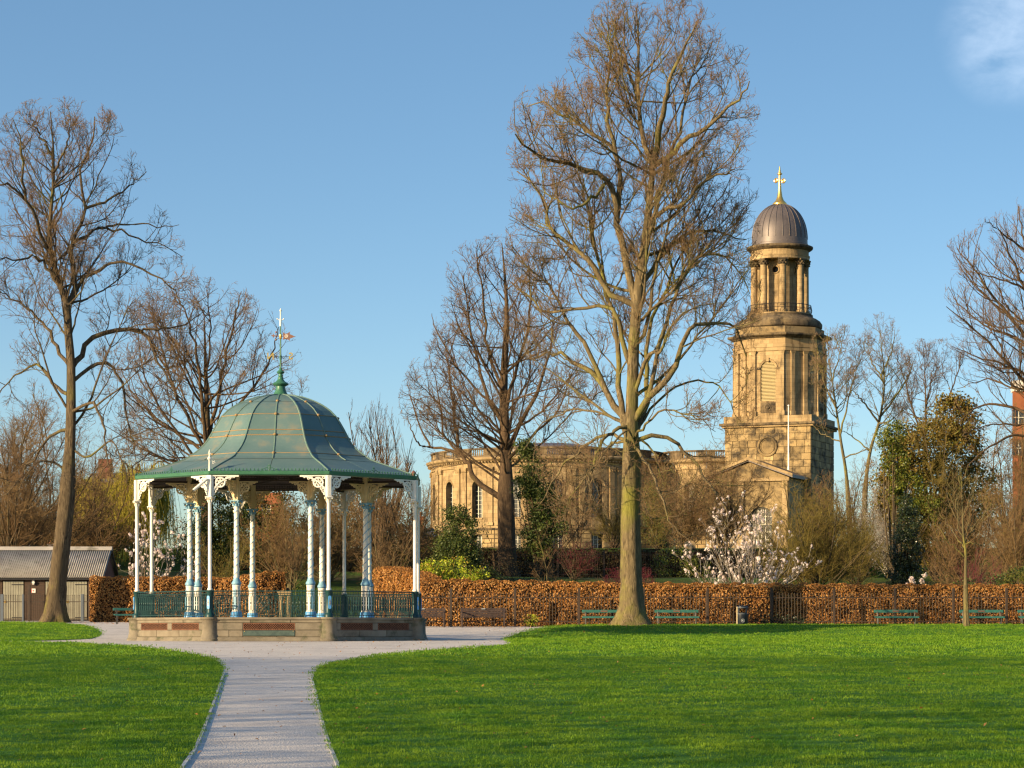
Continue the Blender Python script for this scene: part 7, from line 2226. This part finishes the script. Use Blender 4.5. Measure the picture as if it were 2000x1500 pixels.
leafy('evergreen_shrub', 'dark green evergreen shrub above the hedge below the young tree crown', 'shrub', 1935, 78, TZ(1935, 78), [(0, 0, 1.0, 1.5, .9, 1.3), (1.4, 0, 1.3, 1.1, .8, 1.3), (-1.4, 0, .9, 1.0, .8, 1.1)], 10000, .12, 310, M['conifer'], core=M['core'], clump=.17, cn=260)
leafy('evergreen_shrub', 'yellow green shrub low at the right edge above the hedge', 'shrub', 1985, 76.5, TZ(1985, 76.5), [(0, 0, 1.2, .8, .6, 1.4), (.8, 0, 1.7, .7, .6, 1.3)], 3500, .08, 311, M['olive_leaf'], core=M['bark_b'], clump=.15, cn=110)
leafy('evergreen_shrub', 'low budding green shrub between the magnolia and the olive shrub', 'shrub', 1640, 80, TZ(1640, 80), [(0, 0, .8, 1.6, .8, 1.0), (1.5, 0, .9, 1.3, .8, .9), (-1.3, 0, .6, 1.1, .7, .8)], 4200, .075, 312, M['olive_leaf'], core=M['bark_b'], clump=.25, cn=170, shell=.35)
leafy('evergreen_shrub', 'dark green ivy bank right of the big trunk in front of the terrace hedge', 'shrub', 1318, 104, TZ(1318, 104), [(0, 0, .8, 1.5, .7, 1.2), (1.4, 0, .5, .9, .6, .9)], 3600, .10, 313, M['ivy'], core=M['core'], clump=.2, cn=120)
leafy('evergreen_shrub', 'dark shrub bank below the terrace hedge left of the maroon shrub', 'shrub', 1010, 92, TZ(1010, 92), [(0, 0, .6, 2.0, .9, .9), (2.4, 0, .5, 1.4, .8, .8), (-2.4, 0, .6, 1.3, .8, .9)], 5200, .09, 314, M['dark_hedge_leaf'], core=M['core'], clump=.25, cn=200)
leafy('evergreen_shrub', 'golden green low shrub seen through the right middle bay of the bandstand', 'shrub', 585, 80, TZ(585, 80), [(0, 0, .9, .7, .6, 1.05), (.5, 0, .6, .6, .5, .8)], 2200, .08, 315, M['ivy'], core=M['core'], clump=.16, cn=90)
leafy('evergreen_tree', 'dark green evergreen seen through the left bays of the bandstand', 'tree', 425, 96, TZ(425, 96), [(0, 0, 3.0, 1.7, 1.4, 2.2), (.4, 0, 5.4, 1.3, 1.1, 1.3), (-.9, 0, 1.6, 1.5, 1.2, 1.6), (1.6, 0, 2.4, 1.4, 1.2, 2.0)], 16000, .15, 316, M['conifer'], core=M['core'], clump=.24, cn=300)
leafy('evergreen_tree', 'olive green bushy tree seen through the middle bays of the bandstand', 'tree', 500, 101, TZ(500, 101), [(0, 0, 2.2, 2.4, 1.6, 2.2), (.8, 0, 4.2, 1.9, 1.4, 1.5), (2.4, 0, 2.0, 1.8, 1.4, 2.0), (-1.8, 0, 2.4, 1.6, 1.4, 2.3)], 18000, .15, 317, M['brown_green'], core=M['core'], clump=.28, cn=320, shell=.4)
leafy('evergreen_tree', 'brown green bushy tree seen through the right bays of the bandstand', 'tree', 690, 103, TZ(690, 103), [(0, 0, 1.8, 2.4, 1.6, 2.0), (.2, 0, 3.8, 1.8, 1.4, 1.5), (2.4, 0, 2.4, 1.8, 1.4, 2.4), (-2.2, 0, 2.2, 1.7, 1.4, 2.2)], 18000, .15, 318, M['brown_green'], core=M['core'], clump=.28, cn=320, shell=.4)
leafy('evergreen_shrub', 'dark olive thicket at the foot of the multi stemmed tree', 'shrub', 800, 99, TZ(800, 99), [(0, 0, 1.4, 2.4, 1.4, 1.5), (2.2, 0, 1.2, 1.4, 1.2, 1.4)], 12000, .15, 319, M['brown_green'], core=M['core'], clump=.28, cn=260, shell=.4)
leafy('evergreen_shrub', 'brown green thicket behind the shed and the leaning trunk', 'shrub', 90, 106, TZ(90, 106), [(0, 0, 2.2, 3.4, 1.6, 2.2), (-4.0, 0, 2.0, 2.8, 1.5, 2.2), (3.2, 0, 2.0, 2.2, 1.5, 1.8)], 20000, .18, 320, M['brown_green'], core=M['core'], clump=.4, cn=380, shell=.3)
# weeping willow
def willow(label, xpx, Y, hgt, w, seed):
    rng = np.random.default_rng(seed)
    Y = Y * KD
    bz = ground_z((xpx - HX) / FPX * Y, Y)
    root = thing('willow_tree', label, 'tree', ((xpx - HX) / FPX * Y, Y, bz))
    mb = MB(); mb.tube([(0, 0, -.1), (.1, 0, hgt * .25), (0, 0, hgt * .5)], [.32, .26, .18], 8); mb.obj('trunk', M['bark_b'], root, True)
    LP = []
    for i in range(26):
        az = rng.uniform(0, 2 * pi); r = w / 2 * rng.uniform(.4, 1)
        top = hgt * rng.uniform(.72, 1.0)
        LP.append(catmull([np.array([0, 0, hgt * .4]), np.array([cos(az) * r * .35, sin(az) * r * .35, top * .85]), np.array([cos(az) * r * .8, sin(az) * r * .8, top]), np.array([cos(az) * r, sin(az) * r, top * .85])], 12))
    LP = np.array(LP); R = np.full((26, 12), .09) * np.linspace(1, .2, 12)
    v, q = tubes_np(LP, R, 5); o = np_obj('branches', v, q, None, M['bark_b'], root, True); o['kind'] = 'stuff'
    n = 2600
    k = rng.integers(0, 26, n); j = rng.integers(3, 12, n)
    st = LP[k, j] + rng.normal(size=(n, 3)) * .22
    L = rng.uniform(1.2, 4.2, n); L = np.minimum(L, np.maximum(st[:, 2] - .4, .3))
    S = np.zeros((n, 6, 3)); dr = rng.normal(size=(n, 2)) * .10
    for i in range(6):
        t = i / 5
        S[:, i] = st + np.column_stack([dr[:, 0] * L * sin(t * 1.5), dr[:, 1] * L * sin(t * 1.5), -L * t])
    v, q = tubes_np(S, np.full((n, 6), .011), 3); o = np_obj('strands', v, q, None, M['twig_yellow'], root); o['kind'] = 'stuff'
    m = 26000
    k = rng.integers(0, n, m); t = rng.random(m) * 5; j = np.minimum(t.astype(int), 4); f = (t - j)[:, None]
    C = S[k, j] * (1 - f) + S[k, j + 1] * f + rng.normal(size=(m, 3)) * .04
    v, q = quad_cloud(C, .10, rng, (.3, .5)); o = np_obj('leaves', v, q, None, M['willow'], root); o['kind'] = 'stuff'
willow('yellow green weeping willow behind the shed and left bandstand column', 262, 108, 7.6, 6.2, 401)
willow('smaller yellow green willow right beside the leaning trunk', 186, 112, 5.0, 4.6, 402)

# magnolias with single flowers
mb = MB()
for i in range(6):
    a = i * pi / 3
    c, s = cos(a), sin(a)
    def q_(r, z, w): return [(c * r - s * w, s * r + c * w, z), (c * r + s * w, s * r - c * w, z)]
    P = q_(.012, 0, .008) + q_(.045, .035, .028) + q_(.060, .085, .024) + q_(.045, .115, .006)
    mb.add(P, [(0, 1, 3, 2), (2, 3, 5, 4), (4, 5, 7, 6)])
flower_me = mb.mesh('flower', M['petal'])
def magnolia(label, xpx, Y, bz, w, h, seed, nfl, fs=1.0, stems=16, spread=42):
    root, tips = bush('magnolia_tree', label, 'tree', xpx, Y, bz, w, h, seed, (M['bark_b'], M['twig_grey']), stems=stems, spread=spread, trunk_h=.3,
        lv=[dict(dens=1.5, ratio=.45, lmin=.3, lmax=1.5, ang=(36, 8), up=.3, wig=.15, K=6, nmax=700), dict(dens=2.0, ratio=.5, lmin=.2, lmax=.7, ang=(36, 8), up=.3, wig=.16, K=4, nmax=2600)])
    rng = random.Random(seed)
    idx = list(range(len(tips))); rng.shuffle(idx)
    for i in idx[:nfl]:
        p = tips[i, -1]
        s = fs * rng.choice((.55, .7, .85, 1.0, 1.25)) * rng.uniform(.85, 1.15)
        o = inst('flower', flower_me, root, tuple(p), rot=(rng.gauss(0, .5), rng.gauss(0, .5), rng.uniform(0, 6.28)), sc=(s * .85, s * .85, s * rng.uniform(.9, 1.5)))
    k = np.random.default_rng(seed)
    C = tips[k.integers(0, len(tips), 420), -1]
    C = np.repeat(C, 4, 0) + k.normal(size=(1680, 3)) * .045
    v, q = quad_cloud(C, .105, k, (.6, .9), np.array([0, 0, 1.]), .4, .15)
    o = np_obj('blossom', v, q, None, M['petal'], root); o['kind'] = 'stuff'
    return root
magnolia('white flowering magnolia right of the big tree in front of the porch', 1452, 77, .1, 7.4, 6.2, 501, 298, 1.1, 34, 56)
magnolia('pale pink magnolia seen through the left bays of the bandstand', 288, 82, .15, 5.4, 5.4, 502, 240, 1.1, 24, 54)
magnolia('very small magnolia with a few flowers behind the hedge near the holly', 1792, 76.2, .0, 1.3, 2.5, 503, 16, .9, 5, 30)
# low dark planting against the railings, and yellow flowers
leafy('planting', 'low dark planting in the shade against the railings right of the litter bin', 'plants', 1515, 66.9, 0, [(0, -.1, .28, .75, .22, .32), (-.9, -.1, .33, .6, .22, .38), (.8, -.1, .2, .5, .2, .25)], 1500, .06, 601, M['holly'], core=M['core'], clump=.1, cn=70)
leafy('planting', 'small green weed clump at the foot of the railings right of the dark bench', 'plants', 1040, 66.85, 0, [(0, -.05, .25, .28, .18, .3)], 380, .07, 602, M['laurel'], core=M['core'], clump=.07, cn=30)

# far wood that closes the horizon
rng = np.random.default_rng(77)
Vs, Qs, n0 = [], [], 0
for (x0, x1, Y, top, dens) in ((-260, 860, 400, 1012, 1.0), (1560, 2300, 400, 985, 1.2), (-260, 420, 330, 975, .8)):
    X0, X1 = (x0 - HX) / FPX * Y, (x1 - HX) / FPX * Y
    zg = float(terrain(0, Y)); H_ = CAMZ + (HY - top) / FPX * Y - zg
    k = int((X1 - X0) / 4.5)
    blobs = [(X0 + (X1 - X0) * (i + rng.random()) / k, Y + rng.uniform(-6, 6), zg + H_ * rng.uniform(.30, .42), rng.uniform(3, 5), rng.uniform(2, 4), H_ * rng.uniform(.45, .62)) for i in range(k)]
    P = blob_points(blobs, int(11000 * dens), rng, .2, .8, 1400)
    v, q = quad_cloud(P, .42, rng, (.25, .5)); Vs.append(v); Qs.append(q + n0); n0 += len(v)
o = np_obj('distant_wood', np.concatenate(Vs), np.concatenate(Qs), None, M['wood_leaf']); o['kind'] = 'stuff'

# unseen screen of leaf faces, added left behind the viewer to shade the lawn
rng = np.random.default_rng(78)
LN = np.array([(-100, 23, 23.5), (-44, 20, 22.0), (-36, 12, 16.5), (-22, 0, 13.5), (0, -21, 12), (12, -30, 12)], float)
sg_ = np.hypot(*np.diff(LN[:, :2], axis=0).T); cu = np.concatenate([[0], np.cumsum(sg_)])
n = 104000
t = rng.uniform(0, cu[-1], n)
X_ = np.interp(t, cu, LN[:, 0]); Y_ = np.interp(t, cu, LN[:, 1]); H_ = np.interp(t, cu, LN[:, 2]) + .5 * np.sin(t * .9) + .3 * np.sin(t * 2.3 + 1)
P = np.column_stack([X_ + rng.normal(size=n) * 1.6, Y_ + rng.normal(size=n) * 1.6, -1.2 + H_ * rng.random(n)])
v, q = quad_cloud(P, .31, rng, (.6, 1.0))
o = np_obj('shade_screen', v, q, None, M['conifer']); o['kind'] = 'stuff'
